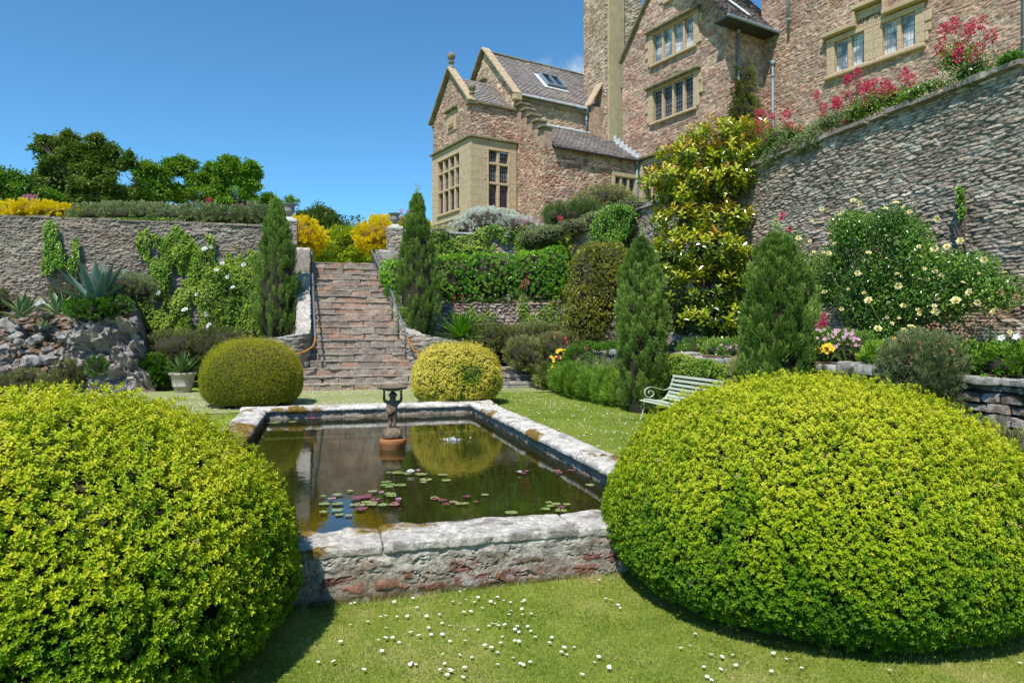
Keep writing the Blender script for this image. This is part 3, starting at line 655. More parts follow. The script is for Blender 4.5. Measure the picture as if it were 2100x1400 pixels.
# ---------------------------------------------------------------- retaining walls
U_X, U_Y = np.array([1., 0, 0]), np.array([0, 1., 0])
TOPZ = 5.78
def simple_wall(name, label, cat, P0, U, N, L, H, mat, cope=None, base=None, **k):
    r = thing(name, label, cat, base if base is not None else P0)
    V1, Q1, C1 = wall_sheet(P0, U, N, L, H, **k); mk('face', V1, Q1, mat, r, col=C1); return r
def copestones(r, A, U, Nout, L, z, wdt, th, seed, mat, over=.08, pal='grey', lmin=.4, lmax=.9, zf=None, amp=.02, colr=None):
    rg = np.random.default_rng(seed); s = 0; its = []; A = np.asarray(A, float)
    while s < L:
        l = min(rg.uniform(lmin, lmax), L-s)
        if l < .12: break
        t_ = th*rg.uniform(.7, 1.25); dz = rg.uniform(-.02, .02)+(zf(s+l/2) if zf else 0); o = rg.uniform(-.03, .04)
        M3 = np.stack([np.asarray(U, float), np.asarray(Nout, float), np.array([0, 0, 1.])], 1)
        V1, Q1 = roughbox(0.006, l-.006, -wdt, over+o, 0, t_, .06, amp, .03, seed+int(s*37), M=(M3, A+np.asarray(U)*s+np.array([0, 0, z+dz])))
        if np.linalg.det(M3) < 0: Q1 = Q1[:, ::-1]
        its.append((V1, Q1, blockcol(V1, pal, seed+int(s*11), base=colr))); s += l
    V1, Q1, C1 = merge(its); mk('coping', V1, Q1, mat, r, col=C1, smooth=True)
# long terrace wall on the right
wr = simple_wall('terrace_wall', 'tall grey rubble retaining wall running away on the right below the house', 'wall', (10, 26.8, 1.1), (0, -1, 0), (-1, 0, 0), 25.8, TOPZ-1.1, M_['st_grey'], res=.030, rv=.0135, depth=.024, rowh=.060, slen=.33, seed=21, pal='grey', fine=.010, big=.04, warp=.5, joint=.007, mortar=(.17, .15, .125), mmix=.9)
copestones(wr, (10, 26.8, 0), (0, -1, 0), (-1, 0, 0), 25.8, TOPZ-.03, .5, .09, 22, M_['st_grey'], .12, colr=(.27, .25, .22))
# wall at the back, right of the pier
wb = simple_wall('garden_wall', 'lichened rubble wall right of the stair head, half hidden by ivy', 'wall', (2.95, 27, 1.2), U_X, (0, -1, 0), 7.1, TOPZ-1.25, M_['st_grey'], res=.05, depth=.06, rowh=.15, slen=.36, seed=23, pal='back')
copestones(wb, (2.95, 27, 0), U_X, (0, -1, 0), 7.1, TOPZ-.08, .5, .12, 24, M_['st_cope'], .08, pal='back')
# mid wall below the laurel hedge
wm = simple_wall('garden_wall', 'low pale rubble wall under the green laurel hedge', 'wall', (3.4, 25, 1.1), U_X, (0, -1, 0), 6.5, 1.75, M_['st_grey'], res=.045, depth=.08, rowh=.13, slen=.26, seed=25, pal='back', mortar=(.3, .27, .23))
# left wall
wl = simple_wall('garden_wall', 'long brown-grey rubble garden wall left of the stairs', 'wall', (-19, 27, 1.0), U_X, (0, -1, 0), 18.05, TOPZ-1.02, M_['st_left'], res=.05, depth=.03, rowh=.085, slen=.42, seed=27, pal='left', fine=.034, big=.05, warp=.6, joint=.009, mmix=.6, mortar=(.31, .285, .25))
copestones(wl, (-19, 27, 0), U_X, (0, -1, 0), 18.0, TOPZ-.08, .5, .08, 28, M_['st_left'], .03, pal='left')
# dry stone bed wall on the right
wd = thing('dry_stone_wall', 'low mossy dry stone wall holding up the flower bed on the right', 'wall', (7.6, 12, 0))
rg = np.random.default_rng(5); its = []
z = -.05; row = 0
while z < 1.18:
    h = rg.uniform(.055, .15); y = 21.5
    while y > 3.0:
        l = rg.uniform(.14, .5)*(1.1 if h > .11 else .9)
        hh = h*rg.uniform(.75, 1.0); o = rg.uniform(-.05, .035)
        a = rg.uniform(-.05, .05); M3 = np.array([[1, 0, 0], [0, math.cos(a), -math.sin(a)], [0, math.sin(a), math.cos(a)]])
        V1, Q1 = roughbox(o, .3, -l/2+.012, l/2-.012, 0, hh-.012, .05 if y > 10 or y < 5 else .035, .024, .014, row*100+int(y*9), M=(M3, (7.6, y-l/2, z+rg.uniform(0, .01))), freq=8)
        its.append((V1, Q1, blockcol(V1, 'grey', row*77+int(y*10), base=np.array(PAL['grey'][rg.integers(6)])*rg.uniform(.35, .9)))); y -= l
    z += h; row += 1
y = 21.5
while y > 3.0:
    l = rg.uniform(.3, .85); hh = rg.uniform(.08, .17)
    V1, Q1 = roughbox(-.07+rg.uniform(-.04, .04), .4, -l/2+.01, l/2-.01, 0, hh, .035, .035, .03, 900+int(y*9), M=(np.eye(3), (7.6, y-l/2, z-.02)), freq=4)
    its.append((V1, Q1, blockcol(V1, 'grey', 7+int(y*10), base=(.34, .33, .31)))); y -= l
V1, Q1, C1 = merge(its); mk('stones', V1, Q1, M_['st_dry'], wd, col=C1, smooth=True)
mb = MB(); mb.cube(7.72, 8.0, 3, 21.5, -.1, 1.22); mb.build('fill', M_['soil'], wd)
# raised beds
patch('ground_bed', 7.7, 10.1, -2, 24.9, lambda X, Y: 1.30+.12*sst(8.2, 9.8, X), M_['soil'], .12, .04, 3, 5)
patch('ground_bed', 3.0, 10.1, 22.15, 25.1, lambda X, Y: 1.0+.45*sst(22.2, 24.0, Y), M_['soil'], .12, .05, 3, 6)
patch('ground_bed', 2.9, 10.1, 25.05, 27.2, lambda X, Y: 2.75+0*X, M_['soil'], .2, .05, 3, 7)
patch('ground_bed', -1.9, -.55, 22.0, 27.1, lambda X, Y: 1.45+.25*sst(22, 26, Y), M_['soil'], .12, .05, 3, 8)
wq = simple_wall('garden_wall', 'short rubble wall front between the stairs and the small steps', 'wall', (4.1, 22.1, -.1), U_X, (0, -1, 0), 1.35, 1.15, M_['st_grey'], res=.04, depth=.06, rowh=.13, slen=.3, seed=35, pal='back')
wq2 = simple_wall('garden_wall', 'rubble wall front right of the small steps, hidden under trailing shrubs', 'wall', (6.75, 21.6, -.1), U_X, (0, -1, 0), .95, 1.3, M_['st_grey'], res=.04, depth=.06, rowh=.13, slen=.3, seed=36, pal='back')
# small flight on the right
s2 = thing('stone_steps', 'short flight of low stone steps beside the yellow variegated bush', 'steps', (6.0, 21, 0))
for k, (y0, zt) in enumerate(((20.75, .22), (21.15, .43), (21.55, .64), (23.0, .90))):
    its = []; x = 5.15; rg = np.random.default_rng(k+60)
    while x < 6.85:
        x2 = min(x+rg.uniform(.3, .9), 6.9)
        if 6.9-x2 < .2: x2 = 6.9
        for (za, zb) in ((zt-.22, zt-.1), (zt-.1, zt)):
            V1, Q1 = roughbox(x+.008, x2-.008, y0+rg.uniform(-.02, .02)-(.03 if zb == zt else 0), y0+(1.5 if k > 1 else .5), za+.006, zb-.004, .05, .02, .025, k*9+int(x*20)+int(za*99))
            its.append((V1, Q1, blockcol(V1, 'back', k+int(x*20), base=np.array(PAL['back'][rg.integers(6)])*.95)))
        x = x2
    V1, Q1, C1 = merge(its); mk('step', V1, Q1, M_['st_step'], s2, col=C1, smooth=True)
# terrace behind the walls, rising to the house and on to the horizon
def tz(X, Y): return 5.45-1.1*sst(2.2, 1.8, X)*sst(29.5, 31, Y)+1.35*sst(28.0, 33, Y+.25*X-1.5)*sst(0.5, 6, X)+.25*sst(12, 20, X)
X, Y = np.meshgrid(axis(-500, 600, -20, 40, .8, (10.15,)), axis(27.2, 1200, 27.2, 50, .7), indexing='ij')
Z = np.where((X > -1.6) & (X < 3.0) & (Y < 60), SZ-.12, tz(X, Y)); i = np.arange(X.size).reshape(X.shape)
q = np.stack([i[:-1, :-1], i[1:, :-1], i[1:, 1:], i[:-1, 1:]], -1).reshape(-1, 4); tag(mk('terrace_ground', np.stack([X, Y, Z], -1).reshape(-1, 3), q, M_['lawn']), kind='structure')
X, Y = np.meshgrid(axis(10.15, 600, 10.15, 30, .8), axis(-400, 27.2, 0, 27.2, .8), indexing='ij'); X, Y = X, np.minimum(Y, 27.2)
Z = 5.45+.25*sst(12, 20, X)+0*Y; i = np.arange(X.size).reshape(X.shape); q = np.stack([i[:-1, :-1], i[1:, :-1], i[1:, 1:], i[:-1, 1:]], -1).reshape(-1, 4)
tag(mk('terrace_ground', np.stack([X, Y, Z], -1).reshape(-1, 3), q, M_['lawn']), kind='structure')
# ---------------------------------------------------------------- the house (local axes: a along the range, b back)
HO = W(-1.94, 32.3, 0); D2 = np.array([.854*CS+.52*SN, -.854*SN+.52*CS, 0]); D1 = np.array([-.52*CS+.854*SN, .52*SN+.854*CS, 0]); UZ = np.array([0, 0, 1.])
D2 = D2/np.linalg.norm(D2); D1 = D1/np.linalg.norm(D1)
def H(a, b, z): return HO+D2*a+D1*b+UZ*z
house = thing('manor_house', 'large pinkish rubble stone manor house with mullioned windows above the garden', 'house', H(2, 0, 6.5))
M_['ash'] = None
m, t, p, out = newmat('ashlar')
tc = t.nodes.new('ShaderNodeTexCoord'); V = tc.outputs['Object']
n1 = noise(t, 3.4, 3, .65, V); n2 = noise(t, 11, 6, .7, V)
c = ramp(t, [(.3, (.40, .30, .19)), (.5, (.49, .38, .255)), (.7, (.46, .37, .26))], n1.outputs[0]).outputs[0]
c = mixc(t, c, ramp(t, [(.3, (.72, .7, .66)), (.6, (1.08, 1.06, 1.03))], n2.outputs[0]).outputs[0], 1.0, 'MULTIPLY')
# bed joints every 36 cm
sx = t.nodes.new('ShaderNodeSeparateXYZ'); t.links.new(V, sx.inputs[0])
jz = math_(t, 'LESS_THAN', math_(t, 'FRACT', math_(t, 'MULTIPLY', sx.outputs[2], 2.8)), .13)
c = mixc(t, c, (.27, .20, .12), math_(t, 'MULTIPLY', jz, .45))
t.links.new(c, p.inputs['Base Color']); p.inputs['Roughness'].default_value = .85
b = t.nodes.new('ShaderNodeBump'); b.inputs['Strength'].default_value = .3; b.inputs['Distance'].default_value = .02; t.links.new(n2.outputs[0], b.inputs['Height']); t.links.new(b.outputs[0], p.inputs['Normal'])
M_['ash'] = m
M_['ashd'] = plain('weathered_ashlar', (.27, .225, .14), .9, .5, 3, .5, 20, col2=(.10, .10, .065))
M_['render'] = plain('lime_render', (.42, .345, .215), .9, .15, 3, .4, 30)
M_['leadw'] = plain('white_lead', (.62, .66, .70), .5, .2, 5, .2)
M_['pipe'] = plain('blue_grey_pipe', (.20, .26, .31), .45, .12, 6, .05)
# slates
m, t, p, out = newmat('slates')
uv = t.nodes.new('ShaderNodeAttribute'); uv.attribute_name = 'Col'
br = t.nodes.new('ShaderNodeTexBrick'); br.inputs['Scale'].default_value = 1.0; br.inputs['Brick Width'].default_value = .26; br.inputs['Row Height'].default_value = .17
br.inputs['Mortar Size'].default_value = .012; br.inputs['Mortar'].default_value = (.05, .045, .05, 1); br.inputs['Color1'].default_value = (0, 0, 0, 1); br.inputs['Color2'].default_value = (1, 1, 1, 1); br.inputs['Bias'].default_value = 0
t.links.new(uv.outputs['Vector'], br.inputs['Vector'])
n1 = noise(t, 1.1, 5, .7, uv.outputs['Vector']); n2 = noise(t, 14, 4, .6, uv.outputs['Vector'])
mixv = math_(t, 'ADD', math_(t, 'MULTIPLY', br.outputs['Color'], .35), math_(t, 'MULTIPLY', n1.outputs[0], .7))
c = ramp(t, [(.2, (.23, .21, .215)), (.42, (.34, .30, .295)), (.6, (.42, .36, .34)), (.8, (.52, .44, .37))], mixv).outputs[0]
c = mixc(t, c, (.035, .03, .035), br.outputs['Fac'])
t.links.new(c, p.inputs['Base Color']); p.inputs['Roughness'].default_value = .6
b = t.nodes.new('ShaderNodeBump'); b.inputs['Strength'].default_value = .8; b.inputs['Distance'].default_value = .02
t.links.new(math_(t, 'ADD', math_(t, 'MULTIPLY', br.outputs['Fac'], -1.0), math_(t, 'MULTIPLY', n2.outputs[0], .5)), b.inputs['Height']); t.links.new(b.outputs[0], p.inputs['Normal'])
M_['slate'] = m
def glass(name, base, bright=None, dz=.22):
    """leaded lights: u,v metres in Col attribute"""
    m, t, p, out = newmat(name); uv = t.nodes.new('ShaderNodeAttribute'); uv.attribute_name = 'Col'; sx = t.nodes.new('ShaderNodeSeparateXYZ'); t.links.new(uv.outputs['Vector'], sx.inputs[0])
    gx_ = math_(t, 'LESS_THAN', math_(t, 'FRACT', math_(t, 'DIVIDE', sx.outputs[0], .125)), .12); gy_ = math_(t, 'LESS_THAN', math_(t, 'FRACT', math_(t, 'DIVIDE', sx.outputs[1], dz)), .09)
    g = math_(t, 'MAXIMUM', gx_, gy_)
    if bright:
        n = noise(t, 2.2, 2, .4, uv.outputs['Vector']); cc = ramp(t, [(.42, base), (.58, bright)], n.outputs[0]).outputs[0]
    else:
        n = noise(t, 1.3, 2, .4, uv.outputs['Vector']); cc = ramp(t, [(.4, base), (.65, tuple(q*2.2+.012 for q in base))], n.outputs[0]).outputs[0]
    c = mixc(t, cc, (.22, .23, .24) if not bright else (.10, .12, .14), g)
    t.links.new(c, p.inputs['Base Color']); t.links.new(math_(t, 'ADD', math_(t, 'MULTIPLY', g, .5), .06), p.inputs['Roughness']); p.inputs['Specular IOR Level'].default_value = .6
    n5 = noise(t, 7, 2, .5, uv.outputs['Vector']); b = t.nodes.new('ShaderNodeBump'); b.inputs['Strength'].default_value = .25; b.inputs['Distance'].default_value = .02; t.links.new(n5.outputs[0], b.inputs['Height']); t.links.new(b.outputs[0], p.inputs['Normal'])
    return m
M_['gl_dark'] = glass('leaded_glass_dark', (.012, .016, .022)); M_['gl_cur'] = glass('leaded_glass_curtained', (.16, .20, .24), (.62, .64, .66), .26); M_['gl_plain'] = plain('dark_glass', (.015, .02, .04), .05, .2, 1, 0, spec=.8)
def hwall(a0, b0, a1, b1, z0, z1, nsign, name='wall', holes=(), top=None, res=.075, seed=0, pal='pink', mat=None, bot=None, rowh=.13, slen=.33, **k):
    """wall from (a0,b0) to (a1,b1); nsign flips the outward normal"""
    A, B = H(a0, b0, z0), H(a1, b1, z0); L = np.linalg.norm(B-A); U = (B-A)/L; N = np.cross(U, UZ)*nsign
    V1, Q1, C1 = wall_sheet(A, U, N, L, z1-z0, res, top, holes, bot, depth=.026, rowh=rowh, slen=slen, seed=seed, pal=pal, fine=.016, big=.02, mortar=(.44, .335, .25), mmix=.85, warp=.5, joint=.012, **k)
    if nsign < 0: Q1 = Q1[:, ::-1]
    mk(name, V1, Q1, mat or M_['st_pink'], house, col=C1); return A, U, N
def frame_bar(mb, A, U, N, u0, u1, z0, z1, o0, o1):
    c = A+U*(u0+u1)/2+UZ*(z0+z1)/2+N*(o0+o1)/2; mb.box(c, U*(u1-u0)/2, N*(o1-o0)/2, UZ*(z1-z0)/2)
def window(wall, u0, u1, z0, z1, nl, trans=(), jamb=.28, lint=.28, sill=.16, hood=True, gm='gl_dark', recess=.20, mw=.11, gms=None, label=None, pier=None):
    A, U, N = wall; A = A.copy(); A[2] = 0
    w_ = thing('window', None, None, A+U*(u0+u1)/2+UZ*z0+N*.02); del_ = w_; w_.parent = house; w_.location = tuple(np.array(w_.location)-np.array(house.location))
    if label: w_['label'] = label
    mb = MB()
    frame_bar(mb, A, U, N, u0-jamb, u0, z0-.02, z1+.02, -recess, .075); frame_bar(mb, A, U, N, u1, u1+jamb, z0-.02, z1+.02, -recess, .072)
    frame_bar(mb, A, U, N, u0-jamb, u1+jamb, z1+.021, z1+lint, -recess, .07)
    # alternating quoin stones
    rg = np.random.default_rng(int(abs(u0*100+z0*10))); z = z0
    while z < z1-.2:
        hq = rg.uniform(.28, .4)
        if rg.random() < .55: frame_bar(mb, A, U, N, u0-jamb-rg.uniform(.08, .25), u0-jamb-.002, z, min(z+hq, z1), -.05, .062)
        if rg.random() < .55: frame_bar(mb, A, U, N, u1+jamb+.002, u1+jamb+rg.uniform(.08, .25), z, min(z+hq, z1), -.05, .062)
        z += hq+rg.uniform(0, .3)
    lw = (u1-u0-(nl-1)*mw)/nl; xs = []
    for k in range(nl):
        a = u0+k*(lw+mw); xs.append((a, a+lw))
        if k < nl-1:
            ww = mw
            frame_bar(mb, A, U, N, a+lw, a+lw+ww, z0, z1+.01, -recess+.005, .02)
    for tz_ in trans: frame_bar(mb, A, U, N, u0, u1, tz_-.06, tz_+.06, -recess+.008, .028)
    o = mb.build('frame', M_['ash'], w_); bevel(o, .02, 1)
    mb = MB(); c = A+U*(u0+u1)/2+UZ*(z0-sill/2-.02)
    frame_bar(mb, A, U, N, u0-jamb*.6, u1+jamb*.6, z0-sill, z0-.021, -.1, .14)
    o = mb.build('sill', M_['ash'], w_); bevel(o, .03, 1)
    if hood:
        mb = MB(); frame_bar(mb, A, U, N, u0-jamb-.1, u1+jamb+.1, z1+lint+.001, z1+lint+.14, -.05, .26)
        frame_bar(mb, A, U, N, u0-jamb-.06, u1+jamb+.06, z1+lint-.06, z1+lint, .0701, .17)
        o = mb.build('hood_mould', M_['ashd'], w_); bevel(o, .03, 1)
    zs = [z0]+list(trans)+[z1]
    for k, (a, b2) in enumerate(xs):
        for r in range(len(zs)-1):
            g = (gms[r] if gms else gm); P = [A+U*uu+UZ*zz+N*(-recess+.04+(.004*((k+r) % 3))) for uu, zz in ((a-.01, zs[r]), (b2+.01, zs[r]), (b2+.01, zs[r+1]), (a-.01, zs[r+1]))]
            cc = np.array([(a, zs[r], 0), (b2, zs[r], 0), (b2, zs[r+1], 0), (a, zs[r+1], 0)])+np.array([.03, .02, 0])
            mk('pane', P, np.array([[0, 1, 2, 3]]), M_[g], w_, col=cc)
    return w_
def roof(quad, thick=.09, name='roof', mat=None, mcol=None):
    """quad: eave0, eave1, ridge1, ridge0"""
    e0, e1, r1, r0 = [np.asarray(q, float) for q in quad]
    L = np.linalg.norm(e1-e0); S = np.linalg.norm(r0-e0); N = nrm(np.cross(e1-e0, r0-e0)); N = N if N[2] > 0 else -N
    nu, nv = max(2, int(L/.13)), max(2, int(S/.17)*2); us = np.linspace(0, 1, nu); vs = np.repeat(np.arange(nv//2+1)/(nv//2), 2)[1:-1]
    rg = np.random.default_rng(3); V = []; cc = []
    for j, v in enumerate(vs):
        lift = (.035 if j % 2 == 0 else 0)
        for u in us:
            sag = -.03*math.sin(u*3.1*2+1)*math.sin(v*2.5)
            P = (e0*(1-u)+e1*u)*(1-v)+(r0*(1-u)+r1*u)*v; V.append(P+N*(lift+sag+rg.uniform(-.006, .006))); cc.append((u*L, v*S, 0))
    n = len(vs); i = np.arange(n*nu).reshape(n, nu); q = np.stack([i[:-1, :-1], i[:-1, 1:], i[1:, 1:], i[1:, :-1]], -1).reshape(-1, 4)
    o = mk(name, V, q, mat or M_['slate'], house, col=np.array(cc)); return o
def bars(name, mat, lst, bev=.02, par=None):
    mb = MB()
    for (a0, a1, b0, b1, z0, z1) in lst:
        c = H((a0+a1)/2, (b0+b1)/2, (z0+z1)/2); mb.box(c, D2*(a1-a0)/2, D1*(b1-b0)/2, UZ*(z1-z0)/2)
    o = mb.build(name, mat, par or house, col=(.40, .29, .23) if mat in (M_['st_pink'],) else None)
    if bev: bevel(o, bev, 1)
    return o
def slant(name, mat, A, B, wv, th, bev=.02):
    """bar between two points; wv half width vector"""
    A, B = np.asarray(A), np.asarray(B); u = (B-A)/2; n = nrm(np.cross(u, wv)); n = n if n[2] > 0 else -n
    mb = MB(); mb.box((A+B)/2+n*th/2, u, wv, n*th/2); o = mb.build(name, mat, house)
    if bev: bevel(o, bev, 1)
    return o
def downpipe(a, b, z0, z1, n=(0, -1), r=.055, hopper=True, swan=None):
    mb = MB(); o = D2*n[0]+D1*n[1]; P = H(a, b, 0)+o*.12
    mb.tube([P+UZ*z0, P+UZ*z1], r, 10)
    z = z0+.6
    while z < z1: mb.tube([P+UZ*z, P+UZ*(z+.11)], r*1.35, 10); z += 1.85
    if hopper: mb.tube([P+UZ*(z1-.25), P+UZ*(z1-.02)], [r*1.2, r*2.3], 10)
    if swan: mb.tube([P+UZ*(z1-.05), P+UZ*z1+o*.1+UZ*.15+D2*swan*.5, P+UZ*(z1+.5)+D2*swan+o*.3], r, 10)
    mb.build('downpipe', M_['pipe'], house, smooth=True)
zb = 6.3
# --- bay tower: left face a=0, right face b=0
BD = 4.27; zc_ = 11.05; ztop = 12.62; apex = 14.75
def gab(u, w=BD, e=ztop-zb+.1, pk=apex-zb): return e+(pk-e)*(1-np.abs(u-w/2)/(w/2))
wL = hwall(0, BD, 0, 0, zb, 15.2, 1, holes=[(.42, 3.3, 7.6-zb, 10.6-zb), (0, BD, 7.5-zb, 10.9-zb)], top=lambda u: gab(u), seed=101)
wR = hwall(0, 0, 2.56, 0, zb, ztop, 1, holes=[(0, 2.56, 7.5-zb, 10.9-zb)], seed=102)
hwall(0, BD, 2.6, BD, zb, ztop, -1, seed=112, res=.3)
# ashlar casing round the bay
def casing(wl, L, u0, u1, z0, z1):
    A, U, N = wl; A = A.copy(); A[2] = 0; mb = MB()
    frame_bar(mb, A, U, N, -.03 if L < 3 else 0, u0-.001, 7.35, 10.98, -.2, .05); frame_bar(mb, A, U, N, u1+.001, L, 7.35, 10.98, -.2, .05)
    frame_bar(mb, A, U, N, u0, u1, z1+.001, 10.98, -.2, .047); frame_bar(mb, A, U, N, u0, u1, 7.35, z0-.001, -.2, .047)
    mb.build('ashlar_casing', M_['ash'], house)
casing(wL, BD, .62, 3.26, 7.75, 10.6); casing(wR, 2.5, .86, 2.12, 7.75, 10.6)
window(wL, .72, 3.16, 7.82, 10.5, 4, (8.95, 9.9), jamb=.1, lint=.1, sill=.15, hood=False, gms=['gl_plain', 'gl_dark', 'gl_dark'], mw=.14, recess=.16)
window(wR, .94, 2.04, 7.82, 10.5, 2, (8.95, 9.9), jamb=.08, lint=.1, sill=.15, hood=False, gms=['gl_plain', 'gl_dark', 'gl_dark'], mw=.16, recess=.16)
bars('string_course', M_['ashd'], [(-.18, -.001, -.12, BD+.1, zc_-.06, zc_+.06), (-.12, 2.56, -.18, -.001, zc_-.055, zc_+.065), (-.1, 0, -.1, BD, zc_+.061, zc_+.12)])
bars('parapet_coping', M_['ashd'], [(-.05, 2.62, -.13, .32, ztop, ztop+.13), (-.15, .3, -.16, .3, ztop-.05, ztop+.16)])
for s0, s1 in ((0, .5), (1, .5)):
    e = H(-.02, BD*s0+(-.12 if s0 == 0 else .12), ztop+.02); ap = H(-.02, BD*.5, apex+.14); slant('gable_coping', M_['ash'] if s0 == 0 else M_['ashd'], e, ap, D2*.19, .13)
def finial(a, b, z, s):
    mb = MB(); c = H(a, b, z); mb.lathe(c, [(r*s, zz*s) for r, zz in [(.20, 0), (.20, .12), (.11, .2), (.09, .32), (.17, .38), (.17, .44), (.09, .5), (.16, .58), (.22, .70), (.20, .82), (.11, .93), (.03, .97)]], 16); mb.build('finial', M_['ashd'], house, smooth=True)
finial(0.02, BD/2, apex+.12, .92); finial(.08, .05, ztop+.14, .85); finial(.08, BD-.02, ztop-.1, .75)
# carved panel on the gable
A, U, N = wL; A0 = A.copy(); A0[2] = 0; mb = MB(); frame_bar(mb, A0, U, N, 1.75, 2.75, 11.75, 12.75, -.05, .06); frame_bar(mb, A0, U, N, 2.0, 2.5, 12.05, 12.4, .061, .13); frame_bar(mb, A0, U, N, 1.95, 2.55, 11.93, 11.99, .061, .14)
frame_bar(mb, A0, U, N, 2.1, 2.4, 12.401, 12.52, .061, .11); o = mb.build('carved_panel', M_['ash'], house); bevel(o, .03, 2)
mb = MB(); frame_bar(mb, A0, U, N, 1.65, 2.85, 12.76, 12.9, -.05, .22); bevel(mb.build('hood_mould', M_['ashd'], house), .03, 1)
roof([H(.1, BD, ztop), H(2.6, BD, ztop), H(2.6, BD/2, apex-.2), H(.1, BD/2, apex-.2)]); roof([H(.1, .1, ztop), H(2.6, .1, ztop), H(2.6, BD/2, apex-.2), H(.1, BD/2, apex-.2)])
# --- main range behind the bay: left gable a=2.5, front b=0
RA, RB = 2.45, 6.04; ez, rz_ = 13.45, 16.6
wG = hwall(RA, RB, RA, 0, 11, 16.9, 1, top=lambda u: (ez-11)+(rz_-ez)*(1-np.abs(u-RB/2)/(RB/2)), holes=[(2.15, 3.1, 2.35, 4.0)], seed=103, pal='warm')
window(wG, 2.27, 2.98, 13.5, 14.85, 2, (), jamb=.16, lint=.2, hood=True, gm='gl_cur')
wF = hwall(RA, 0, 8.4, 0, 7.5, ez, 1, seed=104, pal='warm')
for s0 in (0, 1):
    e = H(RA-.02, (-.25 if s0 == 0 else RB+.25), ez-.08); ap = H(RA-.02, RB/2, rz_+.12)
    n = 9
    for k in range(n):
        P, Q = e+(ap-e)*(k/n), e+(ap-e)*((k+.97)/n)
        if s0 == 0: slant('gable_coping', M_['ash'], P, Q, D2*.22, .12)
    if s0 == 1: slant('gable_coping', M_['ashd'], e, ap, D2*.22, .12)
bars('kneeler', M_['ash'], [(RA-.22, RA+.25, -.32, .02, ez-.35, ez-.02)], .05)
roof([H(RA+.15, -.18, ez-.02), H(8.0, -.18, ez-.02), H(9.6, RB/2, rz_), H(RA+.15, RB/2, rz_)])
roof([H(RA+.15, RB+.1, ez), H(9.5, RB+.1, ez), H(9.6, RB/2, rz_), H(RA+.15, RB/2, rz_)])
bars('gutter', M_['leadw'], [(RA+.25, 6.7, -.30, -.19, ez-.07, ez+.03)], .02); bars('eaves_course', M_['ashd'], [(RA+.25, 7.6, -.14, -.001, ez-.28, ez-.08)], .02)
bars('ridge', M_['ashd'], [(RA, 9.6, RB/2-.1, RB/2+.1, rz_-.02, rz_+.08)], .03)
# skylight
sl0 = H(5.65, 1.45, ez+(rz_-ez)*(1.63/3.2)); sn = nrm(np.cross(D2, nrm(H(0, RB/2, rz_)-H(0, -.18, ez)))); su = nrm(H(0, RB/2, rz_)-H(0, -.18, ez))
sk = MB()
for (x0, x1, y0, y1) in ((-.62, .62, -.62, -.54), (-.62, .62, .54, .62), (-.62, -.54, -.54, .54), (.54, .62, -.54, .54), (-.03, .03, -.54, .54)): sk.box(sl0+D2*(x0+x1)/2+su*(y0+y1)/2+sn*.16, D2*(x1-x0)/2, su*(y1-y0)/2, sn*.06)
sko = sk.build('skylight', M_['pipe'], house)
sk = MB(); sk.box(sl0+sn*.10, D2*.55, su*.55, sn*.02); sk.build('pane', M_['gl_plain'], sko)
sk = MB(); sk.box(sl0-D2*.1-su*.08+sn*.055, D2*.78, su*.75, sn*.012); sk.build('flashing', M_['leadw'], sko)
# --- wing with crow-stepped left gable: left face a=2.56, front b=-2.45
WB = -2.45; wz = 10.38; wr_ = 12.2
hwall(2.56, 0, 2.56, WB, zb, 12.9, 1, top=lambda u: 6.15-.815*u, seed=105, pal='red')
cs = []
for k in range(5):
    b1 = -.49*k; b0 = b1-.49; zt = 12.85-.4*k; cs.append((2.38, 3.05, b0-.06, b1-.01, zt-.02, zt+.10))
for k, c_ in enumerate(cs):
    bars('crow_step', M_['ashd'], [c_], .03)
    bars('wall', M_['render'] if 0 else M_['st_pink'], [(2.545, 2.98, c_[2]+.07, c_[3]+.002, c_[4]-.9, c_[4]-.001)], 0)
wW = hwall(2.56, WB, 8.35, WB, zb, wz, 1, holes=[(3.95, 5.6, 7.6-zb, 9.7-zb)], seed=106, pal='red', rowh=.15, slen=.3)
bars('wall', M_['st_pink'], [(2.58, 2.97, WB+.02, WB+.5, 9.8, 10.84)], 0)
window(wW, 4.15, 5.45, 7.7, 9.45, 3, (8.6,), jamb=.2, lint=.3, hood=False, mw=.13)
roof([H(2.95, WB-.2, wz), H(8.3, WB-.2, wz), H(8.3, .0, wr_), H(2.95, .0, wr_)])
bars('gutter', M_['irond'], [(2.95, 8.2, WB-.32, WB-.21, wz-.09, wz)], .02)
bars('ridge', M_['leadw'], [(3.0, 8.3, -.16, -.001, wr_-.06, wr_+.07)], .04)
for k in range(7): bars('ridge', M_['leadw'], [(3.4+k*.75, 3.5+k*.75, -.19, -.02, wr_-.05, wr_+.11)], .03)
for k in range(8): bars('flashing', M_['leadw'], [(8.2, 8.26, WB-.1+k*.3, WB+.22+k*.3, wz+.1+k*.22, wz+.42+k*.22)], 0)
# --- tall chimney block
hwall(7.67, 1.3, 7.67, -.5, 9, 24, 1, seed=107, pal='warm', res=.09); hwall(7.67, -.5, 10.2, -.5, 9, 24, 1, seed=108, pal='warm', res=.09)
bars('chimney_render', M_['render'], [(7.86, 8.95, -.60, -.45, 11.8, 24)], .03)
bars('weathering', M_['st_pink'], [(6.95, 7.66, -.28, .6, 9.0, 13.6)], 0)
slant('weathering', M_['ash'], H(6.85, -.1, 13.55), H(7.7, -.1, 14.9), D1*.3, .1)
